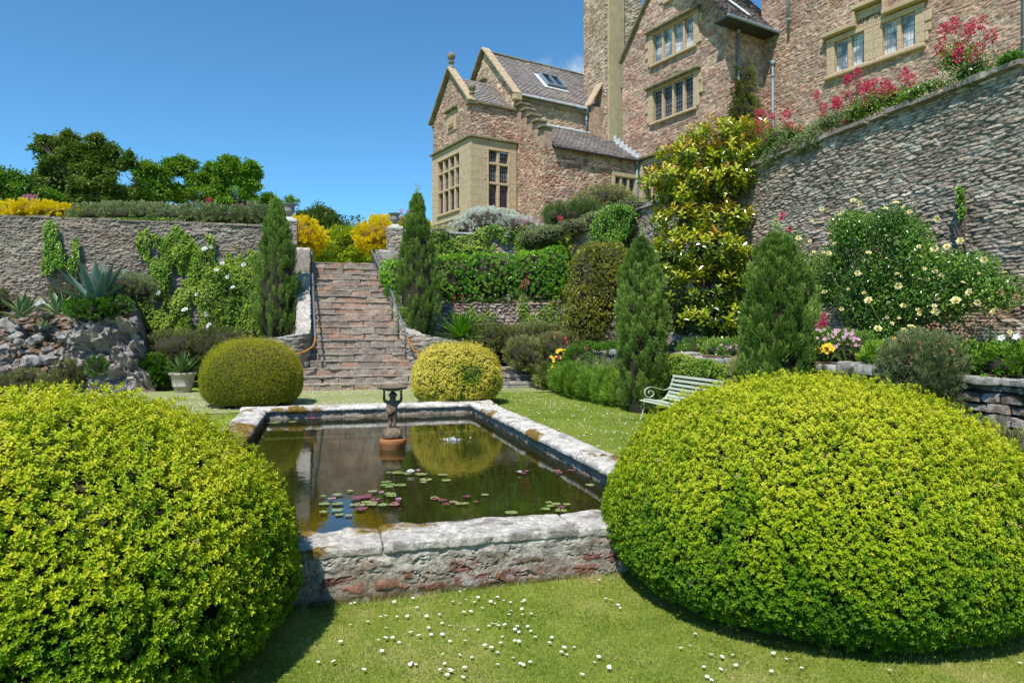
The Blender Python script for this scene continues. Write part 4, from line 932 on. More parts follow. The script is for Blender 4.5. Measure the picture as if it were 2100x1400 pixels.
# --- big gabled block: left face a=8.29 (b -1.2 .. -8)
BA = 8.29; B0, B1 = -1.2, -8.0; bz = 16.6; ba = 20.4
def bu(b): return B0-b
wB = hwall(BA, B0, BA, B1, zb, 21, 1, top=lambda u: np.minimum(bz-.6-zb+(np.minimum(u, 6.8-u))*1.12, ba-zb), res=.085, seed=109, pal='pink', rowh=.15, slen=.36,
  holes=[(bu(-3.5), bu(-6.17), 14.9-zb, 16.45-zb), (bu(-3.5), bu(-6.17), 12.05-zb, 13.65-zb), (bu(-2.6), bu(-6.5), 8.0-zb, 10.25-zb)])
window(wB, bu(-3.5), bu(-6.17), 14.95, 16.35, 4, (), gm='gl_cur', jamb=.34, lint=.14, hood=True, label='upper four-light window with pale curtains')
window(wB, bu(-3.5), bu(-6.17), 12.1, 13.6, 4, (), gm='gl_dark', jamb=.34, lint=.14, hood=True)
window(wB, bu(-4.45), bu(-4.95), 17.7, 18.9, 1, (), jamb=.3, lint=.2, hood=True)
window(wB, bu(-2.75), bu(-6.4), 8.1, 10.1, 5, (9.1,), jamb=.3, lint=.24, hood=False, mw=.2)
bars('string_course', M_['ashd'], [(BA-.22, BA-.001, -7.0, -2.5, 10.4, 10.54)], .03)
slant('gable_coping', M_['ashd'], H(BA-.06, B0+.1, 15.75), H(BA-.06, -4.6, 19.9), D2*.14, .12)
hwall(BA, B1, 10.9, B1, zb, 15.9, 1, seed=110, res=.085)
# eave over the side face
roof([H(7.5, -8.75, 15.15), H(11.9, -8.75, 15.15), H(11.9, -4.8, 19.6), H(7.5, -4.8, 19.6)])
bars('soffit', M_['irond'], [(7.6, 11.8, -8.72, -8.0, 15.05, 15.12)], 0); bars('gutter', M_['pipe'], [(7.5, 11.9, -8.88, -8.76, 15.05, 15.17)], .02)
slant('valley_flashing', M_['leadw'], H(9.4, -8.4, 15.66), H(8.4, -6.6, 17.7), D2*.1, .06)
# --- right facade a=10.8, b -8 .. -24
FA = 10.8
wX = hwall(FA, -7.9, FA, -26, 7, 19, 1, res=.07, seed=111, pal='pink', rowh=.125, slen=.32, holes=[(3.4, 6.9, 12.3-7, 13.85-7)])
fu = lambda b: -7.9-b
mw_ = window(wX, 3.62, 4.9, 12.42, 13.66, 2, (), gm='gl_cur', jamb=.34, lint=.22, hood=False, mw=.16)
window(wX, 5.62, 6.86, 12.42, 13.66, 2, (), gm='gl_cur', jamb=.34, lint=.22, hood=False, mw=.16)
A, U, N = wX; A0 = A.copy(); A0[2] = 0
mb = MB(); frame_bar(mb, A0, U, N, 4.9+.34, 5.62-.34, 12.25, 14.35, -.2, .07); frame_bar(mb, A0, U, N, 4.5, 5.75, 13.885, 14.5, -.1, .064); o = mb.build('window_pier', M_['ash'], house)
mb = MB()
for (a_, b_, z0, z1, o0, o1) in ((3.15, 4.52, 13.93, 14.08, -.05, .3), (4.5, 4.62, 13.93, 14.55, -.05, .28), (4.5, 5.72, 14.55, 14.7, -.05, .32), (5.72, 5.84, 14.08, 14.7, -.05, .27), (5.72, 7.35, 13.93, 14.09, -.05, .31)): frame_bar(mb, A0, U, N, a_, b_, z0, z1, o0, o1)
o = mb.build('hood_mould', M_['ash'], house); bevel(o, .02, 1)
mb = MB(); frame_bar(mb, A0, U, N, 3.2, 7.25, 12.2, 12.37, -.05, .17); bevel(mb.build('sill', M_['ash'], house), .03, 1)
# carved inscription on the panel between the lights
cu = bpy.data.curves.new('inscription', 'FONT'); cu.body = 'HAMPTON'; cu.size = .24; cu.extrude = .012; cu.align_x = 'CENTER'; cu.materials.append(M_['dark_fill'])
tmpo = bpy.data.objects.new('inscription', cu); C.objects.link(tmpo); ime = bpy.data.meshes.new_from_object(tmpo); bpy.data.objects.remove(tmpo); io = bpy.data.objects.new('inscription', ime); C.objects.link(io); io.parent = house
Mx = Matrix(((U[0], 0, N[0]), (U[1], 0, N[1]), (0, 1, 0))).to_4x4(); pos = A0+U*5.12+UZ*14.0+N*.085; io.rotation_euler = Mx.to_euler(); io.location = tuple(pos-np.array(house.location))
# downpipes
downpipe(9.0, B1, 7, 15.15, (0, -1)); downpipe(FA, -8.6, 7, 13.9, (-1, 0), swan=None); downpipe(FA, -9.4, 14.75, 19, (-1, 0), hopper=False)
downpipe(FA, fu(fu(-18.3)), 7, 19, (-1, 0), r=.07, hopper=False); downpipe(6.75, 0, 12.2, 13.42, (0, -1)); downpipe(8.05, WB, 7, 10.4, (0, -1), r=.06)
# ================================================================ planting
LM = {}
LM['hedge'] = leafmat('hedge_leaf', [(0, (.025, .09, .006)), (.35, (.11, .25, .010)), (.60, (.34, .45, .014)), (.92, (.66, .65, .04)), (.97, (.34, .24, .11)), (1, (.42, .33, .20))], .55, .22, .22)
LM['yew'] = leafmat('golden_yew_leaf', [(0, (.10, .12, .008)), (.4, (.25, .28, .010)), (.75, (.44, .43, .018)), (1, (.46, .34, .07))], .5, .15, .3)
LM['varieg'] = leafmat('variegated_leaf', [(0, (.05, .13, .01)), (.3, (.16, .27, .015)), (.5, (.62, .55, .06)), (1, (.80, .70, .16))], .5, .15, .3)
LM['conif'] = leafmat('juniper_leaf', [(0, (.06, .115, .018)), (.45, (.15, .26, .045)), (.8, (.28, .41, .08)), (1, (.38, .48, .13))], .55, .15, .25)
LM['gold'] = leafmat('golden_leaf', [(0, (.48, .36, .006)), (.4, (.80, .62, .010)), (1, (.95, .80, .04))], .6, .2, .2)
LM['ivy'] = leafmat('ivy_leaf', [(0, (.03, .09, .008)), (.4, (.10, .21, .012)), (.72, (.24, .36, .03)), (1, (.48, .52, .10))], .55, .12, .3)
LM['ivyd'] = leafmat('ivy_leaf_green', [(0, (.03, .09, .008)), (.5, (.10, .24, .015)), (1, (.30, .44, .04))], .35, .12, .5)
LM['laurel'] = leafmat('laurel_leaf', [(0, (.03, .11, .008)), (.5, (.12, .31, .016)), (1, (.33, .55, .05))], .3, .2, .5)
LM['tree'] = leafmat('tree_leaf', [(0, (.045, .09, .012)), (.5, (.11, .18, .028)), (1, (.25, .31, .07))], .5, .2, .3)
LM['ash'] = leafmat('ash_leaf', [(0, (.06, .14, .015)), (.5, (.15, .29, .03)), (1, (.30, .44, .06))], .5, .25, .3)
LM['acer'] = leafmat('lime_leaf', [(0, (.16, .24, .012)), (.5, (.34, .42, .02)), (1, (.55, .60, .05))], .5, .25, .3)
LM['olive'] = leafmat('dull_leaf', [(0, (.07, .085, .025)), (.5, (.16, .18, .055)), (1, (.30, .30, .11))], .6, .12, .2)
LM['brown'] = leafmat('brown_leaf', [(0, (.09, .105, .03)), (.5, (.21, .23, .07)), (1, (.38, .37, .15))], .6, .12, .2)
LM['greyg'] = leafmat('grey_green_leaf', [(0, (.10, .14, .05)), (.5, (.24, .30, .12)), (1, (.46, .48, .25))], .6, .15, .2)
LM['silver'] = leafmat('silver_leaf', [(0, (.45, .48, .38)), (.5, (.68, .71, .60)), (1, (.82, .84, .76))], .7, .1, .2)
LM['lime'] = leafmat('lavender_leaf', [(0, (.06, .13, .015)), (.5, (.15, .29, .03)), (1, (.28, .46, .06))], .6, .25, .2)
LM['magn'] = leafmat('magnolia_leaf', [(0, (.03, .08, .008)), (.35, (.15, .22, .012)), (.70, (.38, .42, .02)), (.93, (.56, .54, .05)), (1, (.42, .26, .05))], .2, .12, .6)
LM['holly'] = leafmat('dark_box_leaf', [(0, (.04, .05, .004)), (.5, (.13, .15, .008)), (1, (.34, .34, .03))], .3, .15, .5)
LM['rose'] = leafmat('rose_leaf', [(0, (.04, .10, .012)), (.5, (.11, .24, .03)), (1, (.32, .45, .07))], .22, .15, .6)
LM['agave'] = leafmat('agave_leaf', [(0, (.08, .15, .12)), (.6, (.13, .22, .18)), (.8, (.22, .31, .20)), (1, (.46, .48, .20))], .5, .05, .3)
LM['agvar'] = leafmat('variegated_agave_leaf', [(0, (.09, .17, .09)), (.55, (.14, .24, .12)), (.7, (.60, .56, .26)), (1, (.72, .66, .32))], .5, .05, .3)
LM['strap'] = leafmat('strap_leaf', [(0, (.03, .07, .02)), (.5, (.09, .17, .04)), (1, (.24, .31, .09))], .4, .2, .4)
LM['grass'] = leafmat('grass_blade', [(0, (.09, .16, .018)), (.45, (.26, .36, .05)), (.8, (.42, .47, .11)), (1, (.58, .51, .24))], .6, .35, .2)
LM['red'] = leafmat('red_petal', [(0, (.38, .02, .05)), (.5, (.60, .05, .12)), (1, (.78, .16, .24))], .6, .25, .2)
LM['pink'] = leafmat('pink_petal', [(0, (.45, .12, .25)), (.5, (.62, .25, .42)), (1, (.80, .55, .65))], .6, .25, .2)
LM['cream'] = leafmat('cream_petal', [(0, (.85, .55, .10)), (.5, (.88, .76, .28)), (1, (.92, .88, .55))], .6, .2, .2)
LM['white'] = leafmat('white_petal', [(0, (.75, .75, .72)), (1, (.92, .92, .90))], .6, .2, .2)
LM['yellow'] = leafmat('yellow_petal', [(0, (.80, .42, .01)), (.5, (.90, .62, .02)), (1, (.95, .75, .10))], .6, .2, .2)
LM['lily'] = leafmat('lily_pad', [(0, (.13, .19, .045)), (.35, (.22, .28, .08)), (.62, (.30, .28, .12)), (.8, (.25, .10, .09)), (1, (.18, .045, .07))], .3, .05, .5)
LM['dried'] = leafmat('dried_flower', [(0, (.35, .18, .07)), (.5, (.50, .30, .15)), (1, (.65, .50, .33))], .8, .1, .1)

def topiary(name, label, cx, cy, R, cz, rz, z0, n, L, Wd, mat, k=6, kind='oval', tb=.35, tz=.25, ta=.3, patch=None, lump=.05, seed=1, e=2.25, dead=(99, 99, 99)):
    t = thing(name, label, 'topiary bush', (cx, cy, z0))
    D = rnd3(int(n*1.5)); q = (np.abs(D)**e).sum(1)**(-1/e); D2_ = D*q[:, None]
    lm = 1+lump*(fbm(D[:, 0]*2.2+9, D[:, 1]*2.2+9, D[:, 2]*2.2+9, s=seed, o=4)-.5)*2
    r = lm*(1-RG.random(len(D))**2*.09)
    P = np.array([cx, cy, cz])+D2_*np.array([R, R, rz])*r[:, None]; N = nrm(D/np.array([R, R, rz]))
    P[:, 2] = np.where(P[:, 2] < z0+.02, P[:, 2], P[:, 2]); ok = P[:, 2] > z0+.05+.08*vn(P[:, 0]*3, P[:, 1]*3, s=seed)
    tuck = sst(z0+.35, z0, P[:, 2]); P[:, :2] = P[:, :2]-(P[:, :2]-[cx, cy])*(tuck*.09)[:, None]
    P, N = P[ok], N[ok]
    sh = nrm(N+rnd3(len(P))*.45+np.array([0, 0, .35]))
    P = P+sh*(RG.random(len(P))**6*L*3.0*(.4+sst(.2, .8, N[:, 2])))[:, None]
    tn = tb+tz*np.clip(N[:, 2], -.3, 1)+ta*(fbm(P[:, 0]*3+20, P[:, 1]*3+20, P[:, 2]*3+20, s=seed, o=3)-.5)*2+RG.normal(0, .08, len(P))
    if patch is not None: tn = patch(P, N, tn)
    if k > 1:
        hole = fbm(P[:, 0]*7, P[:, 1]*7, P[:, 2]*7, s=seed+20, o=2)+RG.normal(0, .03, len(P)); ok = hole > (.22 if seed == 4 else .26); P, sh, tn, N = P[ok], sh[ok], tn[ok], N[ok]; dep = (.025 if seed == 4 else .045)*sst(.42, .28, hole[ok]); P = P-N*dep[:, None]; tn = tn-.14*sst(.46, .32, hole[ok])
        if k > 5:
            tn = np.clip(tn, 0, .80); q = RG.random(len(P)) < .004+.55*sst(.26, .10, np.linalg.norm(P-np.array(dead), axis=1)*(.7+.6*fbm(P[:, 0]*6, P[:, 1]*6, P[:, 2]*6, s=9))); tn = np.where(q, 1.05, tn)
        V, Fq, T = whorl(P, sh, L, Wd, k, .85, tn, kind)
    else:
        A = nrm(N*.6+rnd3(len(P))*.7+np.array([0, 0, .2])); V, Fq, T = leaves(kind, P, A, N+rnd3(len(P))*.5, L*RG.uniform(.7, 1.3, len(P)), Wd, tn)
    mk('foliage', V, Fq, mat, t, tone=T)
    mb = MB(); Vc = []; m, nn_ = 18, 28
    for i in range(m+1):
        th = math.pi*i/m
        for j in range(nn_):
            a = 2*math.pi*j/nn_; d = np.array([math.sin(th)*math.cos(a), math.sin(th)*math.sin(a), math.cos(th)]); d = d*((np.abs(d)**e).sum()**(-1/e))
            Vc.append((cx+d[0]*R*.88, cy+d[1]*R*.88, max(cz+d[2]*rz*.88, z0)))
    mb.add(Vc, [(i*nn_+j, i*nn_+(j+1) % nn_, (i+1)*nn_+(j+1) % nn_, (i+1)*nn_+j) for i in range(m) for j in range(nn_)]); mb.build('stems_or_hull', M_['dark_fill'], t)  # closed dark dome added under the leaves, its colour darkens the gaps
    return t
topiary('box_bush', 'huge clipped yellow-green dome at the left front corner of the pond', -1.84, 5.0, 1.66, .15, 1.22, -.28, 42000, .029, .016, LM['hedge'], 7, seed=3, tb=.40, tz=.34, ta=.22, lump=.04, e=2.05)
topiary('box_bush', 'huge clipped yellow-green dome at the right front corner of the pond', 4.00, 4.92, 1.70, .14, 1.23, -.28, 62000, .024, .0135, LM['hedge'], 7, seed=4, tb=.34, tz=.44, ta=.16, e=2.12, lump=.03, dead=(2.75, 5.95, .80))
c_l = at(518, 780, 16.6); c_r = at(936, 780, 17.0)
def ypatch(P, N, tn):
    q = sst(.5, .62, fbm(P[:, 0]*1.1, P[:, 1]*1.1, P[:, 2]*1.1, s=12)+.22*(P[:, 0]-c_l[0])); return tn+q*RG.uniform(-.3, .45, len(P))
topiary('yew_bush', 'clipped olive-gold yew dome at the far left corner of the pond', c_l[0], c_l[1], 1.17, .64, .95, .0, 62000, .030, .012, LM['yew'], 1, 'kite', tb=.42, tz=.22, ta=.22, patch=ypatch, lump=.035, seed=5)
def vpatch(P, N, tn):
    g = RG.uniform(.5, 1.1, len(P))*sst(.50, .12, np.linalg.norm((P-at(965, 765, 16.0))*np.array([1.0, .8, 1.1]), axis=1)+.25*(fbm(P[:, 0]*5, P[:, 1]*5, P[:, 2]*5, s=3)-.5))
    tn = tn-.5*g; low = sst(.55, .1, P[:, 2])*sst(.5, .6, fbm(P[:, 0]*2, P[:, 1]*2, P[:, 2]*2, s=14)); return np.clip(tn-.35*low, .02, 1)
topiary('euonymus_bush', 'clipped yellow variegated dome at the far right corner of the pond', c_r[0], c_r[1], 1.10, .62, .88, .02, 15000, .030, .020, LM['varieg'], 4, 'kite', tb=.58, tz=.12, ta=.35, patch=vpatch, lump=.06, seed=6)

def tufts(Cn, D, m, ln, sp, L, Wd, tone, kind='kite', curl=0, tipt=.25, out=.5):
    n = len(Cn); Cn = np.repeat(Cn, m, 0); D = nrm(np.repeat(D, m, 0)); t = RG.random(n*m); lnr = np.repeat(np.broadcast_to(ln, (n,)), m)
    off = rnd3(n*m)*(sp*(1-.75*t)*RG.random(n*m)**.5)[:, None]
    P = Cn+D*(t*lnr)[:, None]+off; A = D+nrm(off+1e-6)*out+rnd3(n*m)*.25; Nn = np.cross(A, rnd3(n*m))
    s = RG.uniform(.7, 1.25, n*m)
    return leaves(kind, P, A, Nn, L*s, Wd*s, np.repeat(tone, m)+tipt*(t-.5)+RG.normal(0, .06, n*m))
def conifer(label, px, d, zb_, ptop, wpx, n=420, seed=1, name='juniper', lean=0, mxh=.3, ex=1.35):
    b = at(px, 600, d); b[2] = zb_; zt = ZC+(HY-ptop)/F*d; Hh = zt-zb_; R = wpx/F*d/2
    t = thing(name, label, 'conifer', b, 'columnar junipers')
    h = RG.random(n)**.85; prof = lambda h: np.where(h < mxh, .72+.28*np.sin(h/mxh*1.57), np.clip(1-((h-mxh)/(1-mxh))**ex, 0, 1)**.8+.02)
    a = RG.uniform(0, 6.283, n); lump = 1+.42*(fbm(np.cos(a)*1.8+5, np.sin(a)*1.8+5, h*6, s=seed, o=3)-.5)*2
    r = R*prof(h)*lump*RG.uniform(.62, .95, n); od = np.stack([np.cos(a), np.sin(a), 0*a], 1)
    Cn = b+od*r[:, None]+np.array([0, 0, 1.])*(h*Hh*.93)[:, None]
    D = od*.33+np.array([0, 0, 1.])+rnd3(n)*.14
    tn = .48+.5*(fbm(Cn[:, 0]*2+9, Cn[:, 1]*2+9, Cn[:, 2]*2, s=seed)-.5)*2+RG.normal(0, .10, n)
    V, Fq, T = tufts(Cn, D, 75, np.clip(.30*Hh/4*(1-.4*h), .12, .4), .085, .075, .016, tn)
    # leader wisps
    k = 10; Ct = b+np.array([0, 0, Hh*.86])+rnd3(k)*[.05, .05, .15]; V2, F2, T2 = tufts(Ct, np.array([[0, 0, 1.]]*k)+rnd3(k)*.1, 22, Hh*.15, .03, .07, .014, np.full(k, .7))
    V, Fq, T = joinl([(V, Fq, T), (V2, F2, T2)])
    mk('foliage', V, Fq, LM['conif'], t, tone=T)
    mb = MB(); k = 14; pr = [(R*float(prof(np.array(q/k)))*.66+.01, Hh*.9*q/k) for q in range(k+1)]; mb.lathe(b, pr, 16); mb.build('stems_or_hull', M_['dark_fill'], t)  # added dark spindle fills the juniper, its colour stands for inner shade
    mb = MB(); mb.tube([b-[0, 0, .1], b+[0, 0, .5]], .07, 8); mb.build('trunk', M_['bark'], t)
conifer('tall pointed juniper left of the stone stairs', 568, 22.9, 1.5, 402, 97, 600, 21)
conifer('tall wispy-tipped juniper right of the stone stairs', 856, 23.2, 1.45, 388, 96, 600, 22)
conifer('slender juniper between the lavender and the bench', 1316, 15.3, 0.0, 478, 106, 680, 23, mxh=.45, ex=2.2)
conifer('broad juniper behind the right front dome', 1592, 11.0, 0.0, 470, 134, 860, 24, mxh=.5, ex=3.2)

# ---------------- trees beyond the walls
def tree(label, name, base, blobs, ncl, lpc, L, Wd, mat, group='trees beyond the terrace', cr=.09, limbs=9, trunk=.3, flat=.6, tb=.5, seed=1, sub=1.0):
    base = np.asarray(base, float); t = thing(name, label, 'tree', base, group)
    P, N = shell(blobs, ncl, .30, 1.0, .45, seed=seed, reject=False, bf=3.5); cc0 = np.array(blobs)[:, :3].mean(0); qq = RG.random(len(P)); P = P+N*(np.where(qq > .8, (qq-.8)*3.2, 0)*np.array(blobs)[:, 3:6].mean()*.55)[:, None]
    gp = fbm(P[:, 0]*.8+3, P[:, 1]*.8+3, P[:, 2]*.9, s=seed+5, o=3); ok = gp > np.quantile(gp, .48); P, N = P[ok], N[ok]
    L, Wd, lpc = L*.72, Wd*.72, int(lpc*1.7); m = lpc; n = len(P); R = np.array(blobs)[:, 3:6].mean()*cr*3.6*sub
    Cn = np.repeat(P, m, 0); off = RG.normal(size=(n*m, 3))*np.array([R, R, R*flat])*.55; Q = Cn+off
    A = nrm(off+1e-6)*.6+rnd3(n*m)*.6+np.repeat(N, m, 0)*.4; Nl = np.array([0, 0, 1.])+rnd3(n*m)*.6+np.repeat(N, m, 0)*.4
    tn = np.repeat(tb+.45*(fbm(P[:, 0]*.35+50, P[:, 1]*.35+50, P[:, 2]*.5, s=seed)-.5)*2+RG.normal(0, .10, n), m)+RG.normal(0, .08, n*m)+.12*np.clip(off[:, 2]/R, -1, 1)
    V, Fq, T = leaves('kite', Q, A, Nl, L*RG.uniform(.7, 1.3, n*m), Wd, tn); mk('crown', V, Fq, mat, t, tone=T)
    mb = MB(); B = np.array(blobs); cc = B[:, :3].mean(0); fork = base+(cc-base)*.45
    mb.tube([base-[0, 0, .5], base*.5+fork*.5+rnd3(1)[0]*trunk*.5, fork], [trunk, trunk*.8, trunk*.65], 8)
    for j in range(limbs):
        b = B[j % len(B)]; tip = b[:3]+rnd3(1)[0]*b[3:6]*.8; md = fork*.5+tip*.5+rnd3(1)[0]*np.linalg.norm(tip-fork)*.12
        mb.tube([fork, md, tip], [trunk*.5, trunk*.3, trunk*.06], 6)
        for jj in range(4):
            t2 = tip+rnd3(1)[0]*b[3:6]*.6; mb.tube([md*.5+tip*.5, t2*.5+md*.25+tip*.25+rnd3(1)[0]*.3, t2], [trunk*.2, trunk*.12, trunk*.04], 5)
    mb.build('trunk', M_['bark'], t); return t
PB = pblob
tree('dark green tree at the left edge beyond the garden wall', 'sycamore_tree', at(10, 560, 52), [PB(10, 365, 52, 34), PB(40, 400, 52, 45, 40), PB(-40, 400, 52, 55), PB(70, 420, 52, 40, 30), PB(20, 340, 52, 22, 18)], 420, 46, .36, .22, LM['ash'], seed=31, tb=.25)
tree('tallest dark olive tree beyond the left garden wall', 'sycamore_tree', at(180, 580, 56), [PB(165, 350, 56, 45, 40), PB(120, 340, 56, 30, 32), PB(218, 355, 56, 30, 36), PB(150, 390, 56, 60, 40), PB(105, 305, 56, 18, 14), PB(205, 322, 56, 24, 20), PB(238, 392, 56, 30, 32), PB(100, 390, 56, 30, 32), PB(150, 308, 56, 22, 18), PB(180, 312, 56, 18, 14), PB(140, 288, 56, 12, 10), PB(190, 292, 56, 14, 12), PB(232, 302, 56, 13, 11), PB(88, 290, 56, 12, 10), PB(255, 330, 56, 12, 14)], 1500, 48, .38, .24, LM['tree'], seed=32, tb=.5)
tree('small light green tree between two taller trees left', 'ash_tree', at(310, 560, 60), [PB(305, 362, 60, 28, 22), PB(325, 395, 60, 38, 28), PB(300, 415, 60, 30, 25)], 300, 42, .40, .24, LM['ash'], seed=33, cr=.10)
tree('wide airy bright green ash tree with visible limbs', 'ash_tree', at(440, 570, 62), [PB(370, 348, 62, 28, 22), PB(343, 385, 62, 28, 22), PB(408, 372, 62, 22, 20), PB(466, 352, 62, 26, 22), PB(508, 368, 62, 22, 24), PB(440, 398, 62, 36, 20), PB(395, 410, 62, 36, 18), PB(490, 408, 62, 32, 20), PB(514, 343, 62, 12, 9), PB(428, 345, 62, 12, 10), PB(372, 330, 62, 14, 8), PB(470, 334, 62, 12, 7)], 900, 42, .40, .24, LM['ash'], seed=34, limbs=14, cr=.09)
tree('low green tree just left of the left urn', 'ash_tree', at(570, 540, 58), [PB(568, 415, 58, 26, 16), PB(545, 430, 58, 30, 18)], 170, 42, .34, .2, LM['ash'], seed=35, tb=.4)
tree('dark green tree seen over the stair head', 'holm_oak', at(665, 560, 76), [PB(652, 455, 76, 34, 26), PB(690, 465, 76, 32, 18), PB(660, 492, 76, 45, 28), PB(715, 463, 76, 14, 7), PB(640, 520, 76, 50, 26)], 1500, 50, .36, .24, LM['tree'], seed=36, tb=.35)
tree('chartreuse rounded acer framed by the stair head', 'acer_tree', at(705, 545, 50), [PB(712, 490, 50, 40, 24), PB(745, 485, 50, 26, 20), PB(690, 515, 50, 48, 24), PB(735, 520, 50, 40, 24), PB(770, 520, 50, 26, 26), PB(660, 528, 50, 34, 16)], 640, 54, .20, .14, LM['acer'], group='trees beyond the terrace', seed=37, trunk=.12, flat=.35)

# ---------------- golden balls and border on the terrace
def goldball(label, blobs, ncl, trunkxy, mat=None, nm='golden_conifer', L=.10, Wd=.035, lpc=40, ln=.22, sp=.13, cat='shrub', trunk=True, tb=.55, upk=.5, corek=.82, ta=.4, tip=.3, cm=None, group=None, kind='kite'):
    B = np.array(blobs); base = (trunkxy[0], trunkxy[1], trunkxy[2]); t = thing(nm, label, cat, base, group)
    P, N = shell(blobs, ncl, .82, .98, .10)
    V, Fq, T = tufts(P, N+np.array([0, 0, upk])+rnd3(len(P))*.25, lpc, ln, sp, L, Wd, ctone(P, 1.2, tb, ta, .1), kind, tipt=tip); mk('foliage', V, Fq, mat or LM['gold'], t, tone=T)
    core(blobs, corek).build('stems_or_hull', cm or M_['dark_fill'], t)
    if trunk:
        mb = MB(); c = B[:, :3].mean(0); mb.tube([np.array(base)-[0, 0, .3], c], .05, 6); mb.build('trunk', M_['bark'], t)
    return t
M_['goldc'] = plain('golden_inner_hull', (.22, .13, .01), .9)  # colour of the solid hull added inside the golden shrubs
g1 = ony(612, 530, 28.6); g2 = ony(775, 530, 28.6)
goldball('golden yellow clipped conifer behind the left pier', [PB(600, 487, 28.5, 53, 38), PB(617, 497, 28.5, 36, 30)], 420, (g1[0], g1[1], 4.4), cm=M_['goldc'])
goldball('golden yellow clipped conifer behind the right pier', [PB(793, 487, 29.5, 50, 38), PB(775, 492, 29.5, 32, 34), PB(845, 478, 29.8, 34, 26)], 560, (g2[0], g2[1], 4.4), cm=M_['goldc'])
goldball('low golden shrub spilling on top of the left garden wall', [PB(20, 436, 27.6, 42, 10), PB(75, 433, 27.6, 40, 12), PB(125, 438, 27.6, 42, 8), PB(-35, 436, 27.6, 40, 10)], 380, tuple(at(70, 450, 27.6)), nm='golden_shrub', trunk=False, cm=M_['goldc'])
# hedge along the left wall top
bl = [PB(x, 441+RG.uniform(-4, 4)+(x-170)*.018, 27.0, 30, 19+RG.uniform(-3, 3), 34) for x in range(190, 560, 36)]
goldball('long grey-green honeysuckle hedge on top of the left garden wall', bl, 1700, tuple(at(360, 460, 27.2)), LM['greyg'], 'honeysuckle_hedge', .06, .035, 34, .22, .13, 'hedge', False, group=None, corek=.7)
bush('ivy_fringe', 'bright green ivy fringe below the honeysuckle hedge', 'ivy', [PB(x, 455, 26.5, 26, 6, 14) for x in range(235, 370, 28)], 2600, .07, .06, LM['ivyd'], corek=0, tbase=.6)
for (px, py, lab) in ((70, 405, 'magenta valerian above the golden shrub'), (495, 424, 'magenta valerian at the right end of the left hedge'), (428, 425, 'single red valerian spire above the left hedge')):
    pass
# ---------------- flowers: copied heads
def headmesh(nm, mat, n, rx, rz, L, Wd, kind='kite'):
    D = rnd3(n); P = D*np.array([rx, rx, rz])*RG.uniform(.4, 1, n)[:, None]; V, Fq, T = leaves(kind, P, D+rnd3(n)*.4, D+rnd3(n)*.8, L, Wd, RG.random(n))
    o = mk(nm, V, Fq, mat, None, base=(0, 0, 0), tone=T); me = o.data; bpy.data.objects.remove(o); return me
def rosette(nm, mat, rings, L, Wd, cup=.5, tone0=.4):
    items = []
    for r, (k, el, s) in enumerate(rings):
        a = np.arange(k)*2*math.pi/k+r*.5; A = np.stack([np.cos(a)*math.cos(el), np.sin(a)*math.cos(el), np.full(k, math.sin(el))], 1); Nn = np.stack([-np.cos(a)*math.sin(el), -np.sin(a)*math.sin(el), np.full(k, math.cos(el))], 1)
        items.append(leaves('oval', A*.004, A, Nn, L*s, Wd*s, np.full(k, tone0+.6*(1-r/len(rings))*RG.uniform(.7, 1)), cup, -.15))
    V, Fq, T = joinl(items); o = mk(nm, V, Fq, mat, None, base=(0, 0, 0), tone=T); me = o.data; bpy.data.objects.remove(o); return me
HM = {'red': headmesh('valerian_head', LM['red'], 60, .04, .065, .032, .016), 'pinkv': headmesh('valerian_head_pink', LM['pink'], 60, .04, .065, .034, .020),
      'rose': rosette('rose_bloom', LM['cream'], [(6, .25, 1), (6, .6, .85), (5, .95, .65), (4, 1.25, .5)], .062, .055), 'wrose': rosette('white_bloom', LM['white'], [(6, .3, 1), (5, .8, .8), (4, 1.2, .5)], .07, .06),
      'rrose': rosette('red_bloom', LM['red'], [(6, .3, 1), (5, .8, .8), (4, 1.2, .5)], .06, .055), 'yel': rosette('yellow_bloom', LM['yellow'], [(5, .2, 1), (4, .8, .5)], .04, .035),
      'pk': rosette('pink_bloom', LM['pink'], [(5, .2, 1)], .022, .02), 'wh': rosette('white_flower', LM['white'], [(5, .2, 1)], .05, .045), 'dr': headmesh('dried_head', LM['dried'], 14, .02, .03, .03, .02),
      'oran': headmesh('seed_head', LM['dried'], 10, .010, .012, .014, .010)}
def heads(parent, pts, key, name, smin=.8, smax=1.3, face=None):
    for p_ in pts:
        o = bpy.data.objects.new(name, HM[key]); C.objects.link(o); o.parent = parent; org = np.array(parent.location); o.location = tuple(np.asarray(p_)-org)
        s = random.uniform(smin, smax); o.scale = (s, s, s)
        if face is not None:
            f = nrm(np.asarray(face)+RG.normal(size=3)*.35); o.rotation_euler = Vector(f.tolist()).to_track_quat('Z', 'Y').to_euler()
        else: o.rotation_euler = (random.uniform(-.3, .3), random.uniform(-.3, .3), random.uniform(0, 6))
def stemsto(parent, base, pts, r=.004, spread=.12):
    mb = MB()
    for p_ in pts:
        b = np.asarray(base(p_)) if callable(base) else np.asarray(base)+RG.normal(size=3)*spread*[1, 1, .1]; p_ = np.asarray(p_)
        mb.tube([b, (b+p_)/2+RG.normal(size=3)*.02, p_], [r*1.3, r, r*.7], 4, False)
    mb.build('stems_or_hull', M_['stemg'], parent)
M_['stemg'] = plain('green_stems', (.10, .14, .04), .7, bump=0)
